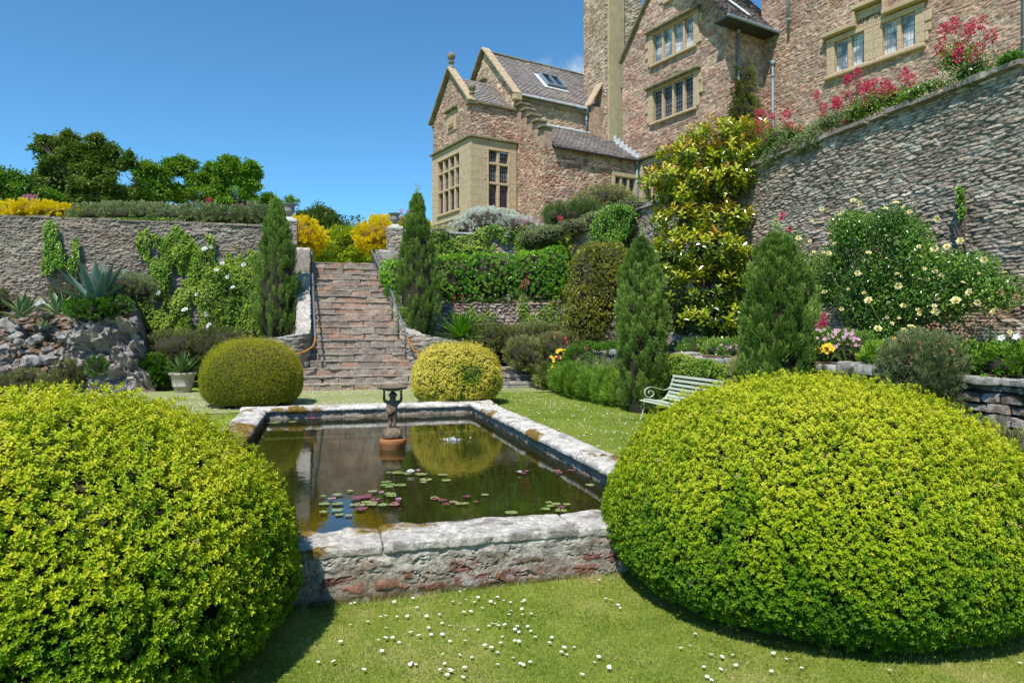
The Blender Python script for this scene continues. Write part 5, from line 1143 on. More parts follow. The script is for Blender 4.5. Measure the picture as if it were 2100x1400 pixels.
def valerian(label, x, lb, hb, nh, key='red', nl=2600, mat='ivyd', name='valerian', L=.05):
    """lb: leafy blobs [(px,py,rx,ry)], hb: head boxes [(px0,px1,py0,py1)] on the plane x"""
    blobs = []
    for (px, py, rx, ry) in lb:
        p_ = onx(px, py, x); r = (px-HX)/F; d = x/(r*CS+SN); blobs.append((p_[0], p_[1], p_[2], ry/F*d*1.1, rx/F*d*1.3, ry/F*d))
    t = bush(name, label, 'flowering plant', blobs, nl, L, L*.45, LM[mat], corek=.5, out=.4, jit=.8, lo=.3, hi=1.15, bumps=.35, tbase=.55, base=(blobs[0][0], blobs[0][1], blobs[0][2]-blobs[0][5]))
    pts = []
    for i in range(nh):
        b = hb[i % len(hb)]; pts.append(onx(RG.uniform(b[0], b[1]), RG.uniform(b[2], b[3]), x+RG.uniform(-.2, .2)))
    heads(t, pts, key, 'flower_head', 1.0, 1.9); bb = np.array(blobs)
    stemsto(t, lambda q: bb[np.argmin(np.abs(bb[:, 1]-q[1]))][:3]+RG.normal(size=3)*[.05, .12, .05], pts)
    return t
valerian('crimson valerian at the far right on the terrace wall top beside the pipe', 10.1, [(1990, 150, 42, 40), (1960, 120, 30, 28), (2015, 170, 30, 20)], [(1910, 2035, 45, 95), (1905, 2040, 95, 150), (1925, 1985, 50, 130)], 26)
valerian('crimson valerian clump on the terrace wall top below the inscribed window', 10.1, [(1790, 215, 42, 28), (1835, 205, 34, 22), (1760, 230, 34, 22)], [(1740, 1870, 145, 200), (1735, 1800, 150, 215), (1750, 1860, 170, 225)], 34)
valerian('pale-leaved crimson valerian on the wall top left of the middle clump', 10.1, [(1700, 252, 40, 18), (1740, 245, 26, 16)], [(1665, 1740, 195, 250), (1690, 1750, 190, 235)], 14, mat='greyg')
valerian('crimson valerian on the wall top behind the magnolia crown', 10.1, [(1590, 285, 42, 26), (1630, 278, 34, 20), (1570, 310, 34, 18)], [(1545, 1640, 220, 275), (1550, 1625, 228, 262), (1520, 1570, 260, 300)], 26)
bush('trailing_plant', 'light green trailing plant hanging over the wall top right of the magnolia', 'trailing plant', [(9.95, onx(px, py, 9.95)[1], onx(px, py, 9.95)[2], .10, .22, .22) for (px, py) in ((1600, 305), (1575, 325), (1640, 296), (1668, 285))], 3200, .05, .03, LM['greyg'], corek=.3)
for (lab, pts_) in (('low leafy growth on the terrace wall top between the two right crimson valerians', ((1885, 190, 22, 12), (1915, 178, 20, 10), (1868, 200, 16, 12))), ('green tuft growing from the terrace wall just right of the last valerian', ((2085, 118, 12, 9), (2070, 128, 12, 8)))):
    bl_ = []
    for (px, py, rx, ry) in pts_:
        p_ = onx(px, py, 10.0); r = (px-HX)/F; dd = 10.0/(r*CS+SN); bl_.append((9.95, p_[1], p_[2], .14, rx/F*dd*1.4, ry/F*dd))
    bush('wall_plant', lab, 'wall plant', bl_, 900, .05, .024, LM['ivyd'], corek=.4, lo=.3, hi=1.2, bumps=.4, jit=.9)
# far terrace-wall tops: shrubs in front of the house
goldball('silvery mounded shrub below the mullioned bay', [PB(1010, 462, 28.6, 70, 30, 26), PB(965, 470, 28.4, 40, 20, 20), PB(1060, 470, 28.4, 50, 24, 22), PB(1000, 448, 28.8, 42, 18, 20)], 900, tuple(at(1010, 490, 28.6)), LM['silver'], 'silver_shrub', .07, .018, 34, .16, .09, 'shrub', False, group=None)
goldball('brownish green shrub under the three-light window', [PB(1240, 415, 31.0, 48, 28), PB(1275, 425, 31.0, 34, 24), PB(1205, 432, 30.5, 36, 22)], 620, tuple(at(1240, 450, 31)), LM['brown'], 'fuchsia_shrub', .08, .03, 30, .2, .12, 'shrub', False, tb=.8)
goldball('feathery dark green rosemary right of the silvery shrub', [PB(1160, 448, 29.5, 36, 22), PB(1195, 440, 29.5, 24, 20)], 420, tuple(at(1160, 470, 29.5)), LM['strap'], 'rosemary_shrub', .10, .014, 34, .3, .07, 'shrub', False, upk=1.2)
bush('mixed_shrub', 'low green ground plants between the silvery shrub and the terrace wall', 'ground plants', [PB(px, py, dd, 34, 15) for (px, py, dd) in ((1130, 478, 27.6), (1180, 466, 27.2), (1230, 450, 26.2), (1270, 440, 25.4), (1100, 488, 27.8), (1300, 424, 23.6), (900, 480, 27.6))], 9000, .06, .035, LM['greyg'], corek=.7)
for (lab, px, py, n, box, key) in (('pink valerian in front of the silvery shrub', 1110, 470, 10, (1065, 1125, 442, 470), 'pinkv'), ('red valerian between the rosemary and the silvery shrub', 1150, 470, 9, (1140, 1190, 445, 472), 'red'), ('magenta valerian beside the right urn', 835, 452, 7, (822, 850, 430, 455), 'pinkv'), ('magenta valerian above the golden shrub on the left', 62, 418, 9, (45, 85, 398, 420), 'pinkv'), ('magenta valerian at the right end of the left hedge', 500, 430, 9, (470, 520, 412, 432), 'pinkv'), ('red valerian spire above the left hedge', 427, 430, 4, (424, 431, 410, 428), 'red'), ('red valerian touching the left urn', 570, 440, 4, (566, 576, 424, 442), 'red')):
    dd = 27.6; b0 = at(px, py+14, dd); t = bush('valerian', lab, 'flowering plant', [PB(px, py+4, dd, 18, 9)], 500, .07, .03, LM['ivyd'], corek=.3, lo=.3, jit=.9, base=b0)
    pts = [at(RG.uniform(box[0], box[1]), RG.uniform(box[2], box[3]), dd+RG.uniform(-.2, .2)) for i in range(n)]; heads(t, pts, key, 'flower_head', 1.0, 1.7); stemsto(t, b0, pts, .006)
# climber on the house
cb = [H(9.3, -8.2, z) for z in (8.5, 9.5, 10.5, 11.5, 12.3, 13.0)]; cr_ = [(.95, .9), (.9, .8), (.85, .7), (.7, .7), (.5, .6), (.35, .6)]
goldball('dark brownish climbing conifer against the house wall beside the drainpipe', [(c[0], c[1], c[2], r[0], r[0]*.6, r[1]) for c, r in zip(cb, cr_)], 900, tuple(H(9.3, -8.3, 7)), LM['brown'], 'climbing_conifer', .09, .03, 34, .22, .12, 'climber', False, tb=.45)
# ---------------- magnolia
mg = [PB(1490, 285, 17.2, 68, 26), PB(1420, 330, 17.2, 60, 30), PB(1500, 330, 17.0, 62, 34), PB(1375, 372, 17.0, 48, 26), PB(1465, 385, 17.2, 80, 34), PB(1530, 372, 16.8, 40, 26), PB(1400, 405, 17.0, 50, 26), PB(1400, 460, 16.8, 52, 36), PB(1480, 462, 16.8, 58, 30), PB(1440, 520, 16.6, 85, 46), PB(1500, 540, 16.6, 50, 40), PB(1375, 560, 16.8, 40, 60), PB(1440, 600, 16.8, 85, 60), PB(1450, 660, 16.8, 80, 40)]
base = at(1450, 700, 17.0); t = thing('magnolia', 'big glossy-leaved magnolia trained against the terrace wall', 'tree', base)
P, N = shell(mg, 1700, .55, 1.05, .2); sh = nrm(N*.6+rnd3(len(P))*.35+np.array([0, -.05, .8]))
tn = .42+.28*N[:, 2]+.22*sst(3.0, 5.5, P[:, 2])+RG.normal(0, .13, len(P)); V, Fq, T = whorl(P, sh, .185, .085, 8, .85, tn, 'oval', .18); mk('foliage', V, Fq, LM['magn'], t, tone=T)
mb = MB(); rg2 = np.random.default_rng(3); mb.tube([base, at(1452, 600, 17.1), at(1446, 480, 17.2), at(1455, 390, 17.2), at(1480, 300, 17.2)], [.09, .08, .065, .05, .02], 8)
for j in range(46):
    b = mg[j % len(mg)]; s = at(1450+rg2.uniform(-6, 10), rg2.uniform(b[2]*0+380, 640), 17.15); e = np.array(b[:3])+rnd3(1)[0]*np.array(b[3:6])*.8
    if abs(e[2]-s[2]) < 2.2: mb.tube([s, (s+e)/2+rnd3(1)[0]*.12, e], [.03, .02, .008], 5)
mb.build('trunk', M_['bark'], t)
# ---------------- hedges at the back
def hedge(name, label, cat, boxes, n, L, Wd, mat, kind='kite', k=1, tb=.5, base=None, lump=.2, ta=.35, tz=.25, group=None):
    """leafy box-like masses: (cx,cy,cz,hx,hy,hz)"""
    B = np.array(boxes, float); t = thing(name, label, cat, base if base is not None else (B[0, 0], B[0, 1], (B[:, 2]-B[:, 5]).min()), group); Ps, Ns = [], []
    ar = (B[:, 3]*B[:, 5]+B[:, 4]*B[:, 5]+B[:, 3]*B[:, 4]); ar = ar/ar.sum()
    for b, a in zip(B, ar):
        m = int(n*a); D = rnd3(m); e = 4.0; D = D*((np.abs(D)**e).sum(1)**(-1/e))[:, None]; r = 1+lump*(fbm(D[:, 0]*b[3]*2+b[0], D[:, 1]*b[4]*2+9, D[:, 2]*b[5]*2+9, s=4)-.5)*2-.12*RG.random(m)**2
        P = b[:3]+D*b[3:6]*r[:, None]; Ps.append(P); Ns.append(nrm(np.sign(D)*np.abs(D)**3/b[3:6]**.3))
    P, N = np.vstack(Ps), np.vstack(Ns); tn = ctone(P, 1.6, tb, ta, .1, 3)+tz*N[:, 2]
    sh = nrm(N+rnd3(len(P))*.5+np.array([0, 0, .3]))
    if k > 1: V, Fq, T = whorl(P, sh, L, Wd, k, .85, tn, kind)
    else: V, Fq, T = leaves(kind, P, sh, N+rnd3(len(P))*.6, L*RG.uniform(.7, 1.3, len(P)), Wd, tn)
    mk('foliage', V, Fq, mat, t, tone=T); core([tuple(b[:3])+tuple(b[3:6]*1.0) for b in B], .86).build('stems_or_hull', M_['dark_fill'], t); return t
def hb(px, py, d, rx, ry, dep):
    c = at(px, py, d); return (c[0], c[1], c[2], rx/F*d, dep, ry/F*d)
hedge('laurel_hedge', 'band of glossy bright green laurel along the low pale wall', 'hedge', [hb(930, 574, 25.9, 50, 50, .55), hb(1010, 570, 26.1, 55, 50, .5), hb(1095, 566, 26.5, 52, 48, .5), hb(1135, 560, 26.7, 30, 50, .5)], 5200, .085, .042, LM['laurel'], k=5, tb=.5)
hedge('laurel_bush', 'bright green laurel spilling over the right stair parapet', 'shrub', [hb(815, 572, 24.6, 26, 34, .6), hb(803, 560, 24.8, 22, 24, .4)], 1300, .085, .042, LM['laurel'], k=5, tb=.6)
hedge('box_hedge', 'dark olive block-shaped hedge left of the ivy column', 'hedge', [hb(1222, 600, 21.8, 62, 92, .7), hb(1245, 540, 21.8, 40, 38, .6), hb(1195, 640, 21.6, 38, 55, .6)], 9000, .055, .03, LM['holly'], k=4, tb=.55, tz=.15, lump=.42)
# ---------------- ivy on walls
def ivy(label, cat, plane, val, regs, n, L, mat, thick=.10, seed=1, name='ivy', thr=.44, fr=.9, group=None, tb=.55, nrmv=None):
    Ps, k = [], 0; ar = np.array([r[2]*r[3] for r in regs], float); ar /= ar.sum()
    for r, a in zip(regs, ar):
        m = int(n*a); th = RG.uniform(0, 6.283, m); q = RG.random(m)**.5; px = r[0]+r[2]*q*np.cos(th); py = r[1]+r[3]*q*np.sin(th)
        rr = (px-HX)/F; d = val/(rr*CS+SN) if plane == 'x' else val/(-rr*SN+CS); Xc = rr*d; z = ZC+(HY-py)/F*d
        Pp = np.stack([Xc*CS+d*SN, -Xc*SN+d*CS, z], 1); f = fbm(Pp[:, 0]*fr*2+30, Pp[:, 1]*fr*2+30, Pp[:, 2]*fr*1.2, s=seed, o=4); ok = f > thr+.25*(q-.6); Ps.append((Pp[ok], f[ok]))
    f = np.concatenate([b for a, b in Ps]); P = np.vstack([a for a, b in Ps]); nv = np.array([-1., 0, 0]) if plane == 'x' else np.array([0, -1., 0])
    P = P+nv*(.03+thick*sst(thr, thr+.3, f)*RG.random(len(P)))[:, None]
    A = np.array([0, 0, -.75])+rnd3(len(P))*.55+nv*.35; Nn = nv+np.array([0, 0, .55])+rnd3(len(P))*.45
    V, Fq, T = leaves('kite', P, A, Nn, L*RG.uniform(.6, 1.3, len(P)), L*.85, ctone(P, 1.5, tb, .35, .18, seed), .15)
    lowi = np.argmin(P[:, 2]); t = thing(name, label, cat, P[lowi], group); mk('foliage', V, Fq, LM[mat], t, tone=T)
    mb = MB()
    for j in range(min(26, len(regs)*6)):
        p0 = P[RG.integers(len(P))]-nv*.02; pts = [p0]
        for s in range(5): pts.append(pts[-1]+np.array([RG.uniform(-.1, .1)*(plane == 'y'), RG.uniform(-.1, .1)*(plane == 'x'), -.22]))
        mb.tube(pts, .009, 4, False)
    mb.build('stems_or_hull', M_['bark'], t); return t
ivy('wide sheet of cream-edged ivy spreading over the left garden wall', 'ivy', 'y', 26.9, [(400, 600, 100, 90), (460, 620, 80, 80), (350, 520, 48, 60), (296, 500, 16, 35), (345, 510, 9, 40), (388, 520, 45, 40), (430, 515, 14, 36), (480, 560, 50, 60), (330, 640, 50, 50), (340, 690, 40, 40), (400, 670, 70, 40), (500, 650, 40, 50), (465, 535, 16, 40), (515, 570, 18, 60)], 34000, .085, 'ivy', .22, 3, thr=.40)
ivy('narrow strand of ivy hanging down the left garden wall from its top', 'ivy', 'y', 26.9, [(105, 480, 15, 30), (110, 515, 20, 30), (125, 530, 10, 25), (100, 545, 14, 20)], 1900, .075, 'ivyd', .12, 5, thr=.3)
ivy('thin ivy strand behind the tall blue agave', 'ivy', 'y', 26.9, [(157, 515, 8, 30), (150, 545, 12, 20)], 520, .07, 'ivyd', .08, 6, thr=.3)
ivy('light ivy strand climbing the left pier', 'ivy', 'y', 26.78, [(590, 508, 8, 16), (586, 525, 8, 14), (580, 540, 9, 22)], 500, .07, 'ivy', .06, 7, thr=.3)
ivy('glossy ivy column on the end of the terrace wall', 'ivy', 'x', 9.9, [(1268, 460, 40, 42), (1255, 490, 36, 50), (1262, 510, 24, 34), (1290, 440, 24, 22)], 8200, .085, 'ivyd', .28, 8, thr=.18)
ivy('yellow-green ivy over the wall behind the laurel hedge', 'ivy', 'y', 26.9, [(980, 500, 60, 22), (1040, 480, 70, 22), (1075, 510, 22, 45), (950, 520, 30, 22), (1110, 500, 40, 40), (1150, 500, 36, 40), (1165, 560, 24, 60), (900, 500, 30, 25)], 9500, .085, 'ivy', .25, 9, thr=.38)
ivy('sparse climber on the pale wall under the laurel hedge', 'climber', 'y', 24.92, [(1075, 640, 16, 45), (1105, 640, 28, 40), (970, 640, 14, 20), (1000, 650, 20, 14), (1140, 650, 14, 50)], 1800, .07, 'ivy', .10, 10, thr=.44)
ivy('small green creeper clinging high on the terrace wall above the roses', 'climber', 'x', 9.9, [(1975, 400, 8, 22), (1978, 430, 7, 16)], 260, .055, 'ivyd', .06, 11, thr=.3)
ivy('ivy over the low bed wall behind the bench', 'ivy', 'x', 7.5, [(1400, 745, 36, 22), (1445, 752, 40, 20), (1490, 758, 34, 14)], 5200, .05, 'ivy', .12, 12, thr=.25)
# small pinnate clumps left
def twblobs(lst): return [PB(*b) for b in lst]
# ---------------- rose bushes
rb = [onx(px, py, 9.35) for px, py in ((1760, 480), (1830, 465), (1720, 540), (1800, 560), (1880, 540), (1930, 560), (1990, 560), (1780, 640), (1850, 620), (1950, 610), (1700, 600), (2040, 600), (1830, 680), (1740, 470), (1860, 500), (1920, 610), (1660, 560), (1760, 600))]
rr = [(.45, .40), (.5, .38), (.42, .4), (.55, .45), (.45, .35), (.4, .36), (.42, .33), (.55, .4), (.5, .45), (.45, .4), (.35, .35), (.36, .30), (.45, .3), (.4, .35), (.45, .4), (.5, .4), (.35, .4), (.5, .45)]
rbl = [(p_[0], p_[1], p_[2], .32, r[0], r[1]) for p_, r in zip(rb, rr)]
t = bush('rose_bush', 'large climbing rose with pale yellow blooms on the terrace wall', 'rose bush', rbl, 60000, .048, .030, LM['rose'], corek=0, lo=.2, hi=1.1, bumps=.3, out=.3, jit=.9, base=(9.4, rb[7][1], 1.4), bf=5)
ros = [(1765, 418), (1815, 430), (1925, 449), (1842, 498), (1917, 511), (2020, 533), (1956, 588), (1990, 600), (1841, 586), (1960, 618), (1782, 617), (1855, 680), (1868, 672), (1800, 675), (1852, 692), (1919, 640), (1883, 638), (1665, 455), (1638, 489), (1660, 495), (1686, 430), (1748, 412), (1836, 418), (1868, 435), (1728, 433), (1856, 425), (1929, 565), (1865, 527), (1972, 495), (1940, 507), (1852, 628), (1820, 650), (1660, 540), (1700, 520), (1760, 560), (1900, 575), (1780, 520), (2060, 560), (1725, 633), (1690, 600), (2005, 620), (2040, 640)]
pts = [onx(x+RG.uniform(-2, 2), y, RG.uniform(8.85, 9.15)) for x, y in ros]; heads(t, pts[:17], 'rose', 'bloom', .95, 1.3, (-.6, -.6, .5)); heads(t, pts[17:], 'rose', 'bloom', .6, 1.0, (-.6, -.6, .5)); heads(t, [np.array(rbl[k_ % len(rbl)][:3])+[-.28, 0, 0]+RG.normal(size=3)*[.03, .28, .24] for k_ in range(34)], 'rose', 'bloom', .35, .8, (-.6, -.6, .5))
mb = MB()
for j in range(60):
    b = rbl[j % len(rbl)]; e = np.array(b[:3])+rnd3(1)[0]*np.array(b[3:6])*1.05; s = np.array([9.4+random.uniform(-.2, .2), rb[7][1]+random.uniform(-.8, .8), 1.5]); mb.tube([s, (s+e)/2+rnd3(1)[0]*.15, e], [.012, .009, .004], 5, False)
mb.build('canes', M_['stemg'], t)
p_ = onx(1625, 470, 9.5); t = bush('rose_bush', 'small red rose left of the yellow climbing rose', 'rose bush', [(p_[0], p_[1], p_[2]-.3, .2, .4, .35), (p_[0], p_[1]+.1, p_[2]-.8, .2, .35, .5)], 1500, .045, .028, LM['rose'], corek=0, lo=.2, base=(9.5, p_[1], 1.4)); heads(t, [onx(1604, 440, 9.2), onx(1602, 450, 9.2), onx(1622, 470, 9.2)], 'rrose', 'bloom', .9, 1.2, (-.6, -.6, .4))
wr2 = [(432, 507), (456, 541), (420, 512), (443, 555), (467, 568), (404, 603), (326, 601), (500, 543), (380, 637), (425, 643), (430, 668), (428, 674), (478, 590)]
t = thing('white_rose', 'white climbing rose blooming through the ivy on the left wall', 'climbing rose', ony(430, 700, 26.6)); heads(t, [ony(x, y, 26.55) for x, y in wr2], 'wrose', 'bloom', 1.2, 1.9, (-.3, -1, .3))
V, Fq, T = leaves('kite', np.vstack([ony(x, y, 26.6)+RG.normal(size=(40, 3))*[.15, .05, .15] for x, y in wr2]), rnd3(40*len(wr2)), np.array([0, -1, .5])+rnd3(40*len(wr2))*.5, .06, .04, RG.random(40*len(wr2))); mk('foliage', V, Fq, LM['rose'], t, tone=T)
mb = MB()
for x, y in wr2: q_ = ony(x, y, 26.65); mb.tube([ony(430, 700, 26.7), (ony(430, 700, 26.7)+q_)/2+rnd3(1)[0]*.1, q_], .008, 4, False)
mb.build('canes', M_['stemg'], t)
# ---------------- rockery on the left
nX, nT = 260, 240; Xs = np.linspace(-19, -10.3, nX); S = np.linspace(0, 1, nT); Xg, Sg = np.meshgrid(Xs, S, indexing='ij')
pa = np.array([(20.2, -.15), (20.45, .45), (20.6, 1.2), (20.85, 2.05), (21.3, 2.45), (22.6, 2.75), (24.5, 3.05), (26.6, 3.3)]); pb = np.array([(20.2, -.15), (20.7, .55), (21.2, 1.15), (21.9, 1.7), (22.6, 2.2), (23.6, 2.55), (25, 2.9), (27, 3.2)])
kk = sst(-14.2, -13.0, Xg); ss = np.linspace(0, 1, 8)
dg = np.interp(Sg, ss, pa[:, 0])*kk+np.interp(Sg, ss, pb[:, 0])*(1-kk); zg = np.interp(Sg, ss, pa[:, 1])*kk+np.interp(Sg, ss, pb[:, 1])*(1-kk)
endf = sst(-.517, -.553, Xg/dg+.012*(fbm(Xg*0, Sg*6, s=3)-.5)); zg = zg*endf-.1*(1-endf)
Pw = np.stack([Xg*CS+dg*SN, -Xg*SN+dg*CS, zg], -1); rid = 1-np.abs(2*fbm(Xg*.9, dg*.9, zg*1.1, s=91, o=5)-1); rid2 = fbm(Xg*2.6, dg*2.6, zg*2.2, s=95, o=5)
steep = np.clip(np.gradient(zg, axis=1)/(np.gradient(dg, axis=1)*1.2+1e-3), 0, 2.2)/2.2
rid3 = 1-np.abs(2*fbm(Xg*2.2+5, dg*2.2, zg*1.7, s=93, o=5)-1)
fac = np.round(fbm(Xg*1.8+11, dg*1.8, zg*2.6, s=97, o=3)*9)/9
dis = (.75*(rid-.72)+.5*(rid3-.7)+.3*(rid2-.5)+1.5*(fac-.5))*(.25+.95*steep)*endf
Nn_ = nrm(np.stack([-.1+0*Xg, -.6-steep, .6+0*Xg], -1)); Pw = Pw+Nn_*dis[..., None]
rockc = np.array([.36, .335, .32])*(.5+1.0*fbm(Xg*3, dg*3, zg*3, s=7))[..., None]; soilc = np.array([.21, .145, .10])*(.7+.6*fbm(Xg*6, dg*6, zg*6, s=8))[..., None]
mm_ = sst(.42, .56, .62*steep+.5*(fbm(Xg*1.3, dg*1.3, zg*1.3, s=9)-.15))[..., None]; cl = rockc*mm_+soilc*(1-mm_)
i = np.arange(Xg.size).reshape(Xg.shape); q = np.stack([i[:-1, :-1], i[1:, :-1], i[1:, 1:], i[:-1, 1:]], -1).reshape(-1, 4)
rk = thing('rock_outcrop', 'grey craggy rock face with reddish soil slope on the left', 'rock', W(-13, 20.5, 0)); mk('crag', Pw.reshape(-1, 3), q, M_['rock'], rk, col=cl.reshape(-1, 3))
for j, (px, py, s, d) in enumerate(((25, 668, .55, 21.6), (32, 690, .32, 21.2), (72, 695, .42, 21.1), (42, 702, .30, 21.0), (82, 625, .40, 22.4), (5, 715, .35, 20.9), (130, 690, .4, 20.9), (160, 745, .45, 20.4), (100, 735, .4, 20.6), (60, 740, .5, 20.6), (265, 635, .3, 21.2), (275, 655, .25, 20.9))):
    c = at(px, py, d); rm_ = np.array(Matrix.Rotation(j*1.3, 3, 'Z') @ Matrix.Rotation(.5*math.sin(j*2.1), 3, 'X') @ Matrix.Rotation(.5*math.cos(j*3.3), 3, 'Y')); V1, Q1 = roughbox(-s/2, s/2, -s*.4, s*.4, -s*.32, s*.25, .03, .22*s, .10*s, 300+j, M=(rm_, (0, 0, 0)), freq=3.0/s**.5)
    tag(mk('boulder', V1+c, Q1, M_['rock'], None, base=c, col=blockcol(V1, 'grey', j, base=(.36, .35, .35)), smooth=True), 'pale weathered boulder bedded in the rockery slope', 'boulder', 'boulders in the rockery')
# agaves and yuccas
def blades(items_spec, base, sec=8):
    """list of (azimuth, elev0, curl, L, W) -> lofted V-section leaves, tone high on margins"""
    V, Fc, T, n = [], [], [], 0; base = np.asarray(base, float)
    for (az, el, cu_, L, Wd) in items_spec:
        p0 = base.copy(); e = el; hd = np.array([math.cos(az), math.sin(az), 0]); sd = np.array([-math.sin(az), math.cos(az), 0]); p_ = p0
        for k in range(sec+1):
            q = k/sec; a = hd*math.cos(e)+np.array([0, 0, 1.])*math.sin(e); up = np.cross(sd, a); up = -up if up[2] < 0 and e < 1.4 else up
            wv = Wd*(.62+.38*math.sin(min(1, q*2.2)*1.57))*(1 if q < .45 else (1-((q-.45)/.55)**1.6))+.002
            for (f, h_, tn) in ((-.5, .16, 1.), (-.36, .07, .45), (0, -.05, .1), (.36, .07, .45), (.5, .16, 1.)): V.append(p_+sd*f*wv+up*h_*wv); T.append(tn*.8+.1*random.random())
            if k < sec:
                for c in range(4): Fc.append((n+k*5+c, n+k*5+c+1, n+(k+1)*5+c+1, n+(k+1)*5+c))
            p_ = p_+a*L/sec; e += cu_/sec
        n += (sec+1)*5
    return np.array(V), Fc, np.array(T)
def rosplant(name, label, cat, base, n, L, Wd, mat, e0=.15, e1=1.45, curl=(-.5, .1), seed=1, group=None, jit=.15):
    rg = np.random.default_rng(seed); sp = []
    for j in range(n):
        q = j/(n-1); sp.append((j*2.399+rg.normal(0, .1), e0+(e1-e0)*q+rg.normal(0, jit*.5), rg.uniform(*curl)*(1-q*.5), L*(1-.25*abs(q-.5))*rg.uniform(.85, 1.1), Wd*rg.uniform(.85, 1.1)))
    V, Fc, T = blades(sp, base); t = thing(name, label, cat, base, group); mk('leaves', V, Fc, LM[mat], t, tone=T, smooth=True); return t
rosplant('agave', 'tall blue-green agave on top of the rock face', 'agave', at(198, 635, 21.2), 26, 1.7, .30, 'agave', .25, 1.52, (-.15, .2), 3)
rosplant('agave', 'yellow-edged agave furthest left on the rockery slope', 'agave', at(45, 650, 21.2), 20, .98, .19, 'agvar', .05, 1.35, (-.6, .1), 4)
rosplant('agave', 'yellow-edged agave left of the tall blue agave', 'agave', at(120, 645, 21.2), 20, .92, .18, 'agvar', .05, 1.4, (-.6, .1), 5)
rosplant('agave', 'tiny agave below the two yellow-edged ones', 'agave', at(88, 672, 21.0), 16, .36, .06, 'agvar', .05, 1.4, (-.4, .1), 6)
yb = at(375, 768, 20.1)
t = rosplant('potted_yucca', 'spiky green yucca growing in the pale clay pot', 'yucca', yb, 60, .78, .05, 'strap', .1, 1.5, (-.5, 0), 7)
M_['clay'] = plain('pale_clay', (.46, .41, .34), .85, .3, 4, .4, 25, col2=(.25, .22, .18))
pt = thing('clay_pot', 'pale round clay pot on the path left of the yew dome', 'pot', (yb[0], yb[1], .03)); mb = MB()
mb.lathe((yb[0], yb[1], .02), [(.22, 0), (.23, .02), (.255, .16), (.28, .17), (.285, .20), (.27, .22), (.34, .50), (.38, .51), (.385, .56), (.37, .58), (.33, .58), (.30, .52), (.05, .50)], 28); mb.build('bowl', M_['clay'], pt, smooth=True)
mb = MB(); mb.lathe((yb[0], yb[1], .5), [(.30, 0), (.28, .05), (.02, .06)], 20); mb.build('soil', M_['soil'], pt)
y2 = at(945, 693, 22.6)
t = rosplant('yucca', 'large green yucca with red flower spikes right of the stairs', 'yucca', y2, 110, 1.12, .07, 'laurel', .0, 1.5, (-.6, 0), 8)
for sx_, pt_ in ((932, 612), (949, 606)):
    q_ = at(sx_, 652, 22.6); mb = MB(); mb.tube([y2, q_], .012, 5); mb.build('stem', M_['stemg'], t); k = 40; hh = RG.random(k); Pz = q_+np.array([0, 0, 1.])*(hh*.75)[:, None]+rnd3(k)*.04; V, Fq, T = leaves('kite', Pz, rnd3(k)+[0, 0, .3], rnd3(k), .06, .035, RG.random(k)*.6); mk('flower_spike', V, Fq, LM['red'], t, tone=T)
q_ = at(1075, 590, 24.8); t = thing('kniphofia', 'red flower spikes against the laurel hedge', 'flower', q_-[0, 0, .8])
for dx in (0, .12, -.1):
    mb = MB(); mb.tube([q_-[0, 0, .8], q_+[dx, 0, .05+dx]], .01, 5); mb.build('stem', M_['stemg'], t); k = 40; Pz = q_+[dx, 0, dx]+np.array([0, 0, 1.])*(RG.random(k)*.3)[:, None]+rnd3(k)*.04; V, Fq, T = leaves('kite', Pz, rnd3(k), rnd3(k), .05, .03, RG.random(k)*.6); mk('flower_spike', V, Fq, LM['red'], t, tone=T)
# ---------------- bushes
def tb_(name, label, blobs, ncl, mat, L=.05, Wd=.016, lpc=34, ln=.16, sp=.09, cat='shrub', upk=.5, tb=.5, corek=.8, group=None, kind='kite', ta=.4, zb0=None):
    B = np.array(blobs); b = (B[:, 0].mean(), B[:, 1].mean(), (B[:, 2]-B[:, 5]).min() if zb0 is None else zb0)
    return goldball(label, blobs, ncl, b, LM[mat], name, L, Wd, lpc, ln, sp, cat, False, tb, upk, corek, ta, group=group, kind=kind)
tb_('hebe_shrub', 'rounded dull olive shrub above the potted yucca', twblobs([(365, 715, 22.0, 48, 34), (420, 715, 22.4, 46, 34), (460, 705, 22.6, 46, 30), (340, 740, 21.6, 26, 30)]), 950, 'olive', tb=.45)
tb_('hebe_shrub', 'green shrub right of the tall blue agave', twblobs([(262, 590, 22.0, 42, 26), (240, 605, 21.6, 30, 22), (285, 600, 21.9, 22, 24)]), 520, 'greyg', tb=.35)
tb_('trailing_ivy', 'dark green mat spilling over the rock under the tall agave', twblobs([(200, 635, 20.85, 44, 14), (175, 628, 21, 26, 12), (235, 628, 20.9, 24, 14)]), 420, 'ivyd', .05, .035, tb=.3, cat='ground plants')
tb_('mixed_shrub', 'mixed green plants behind the agaves at the foot of the wall', twblobs([(60, 570, 25.5, 34, 22), (115, 580, 25, 40, 30), (150, 600, 24, 34, 26), (20, 590, 25, 34, 20), (-20, 620, 23, 40, 26)]), 700, 'olive', .06, .03, tb=.6)
tb_('rockery_shrub', 'small brownish cushion shrub in front of the rock face', twblobs([(145, 762, 20.2, 22, 18), (120, 782, 20.0, 26, 16)]), 260, 'olive', tb=.7)
tb_('rockery_shrub', 'small green cushion shrub at the left foot of the rockery', twblobs([(20, 790, 19.9, 34, 14), (55, 775, 20.1, 22, 12)]), 260, 'olive', tb=.55)
tb_('rockery_shrub', 'ivy clump at the right foot of the rock face', twblobs([(312, 755, 21.0, 24, 22), (330, 770, 20.9, 20, 14)]), 260, 'ivyd', .06, .05, tb=.35)
tb_('rockery_shrub', 'little green tuft in the middle of the rock face', twblobs([(200, 752, 20.05, 10, 14)]), 70, 'ivyd', tb=.35)
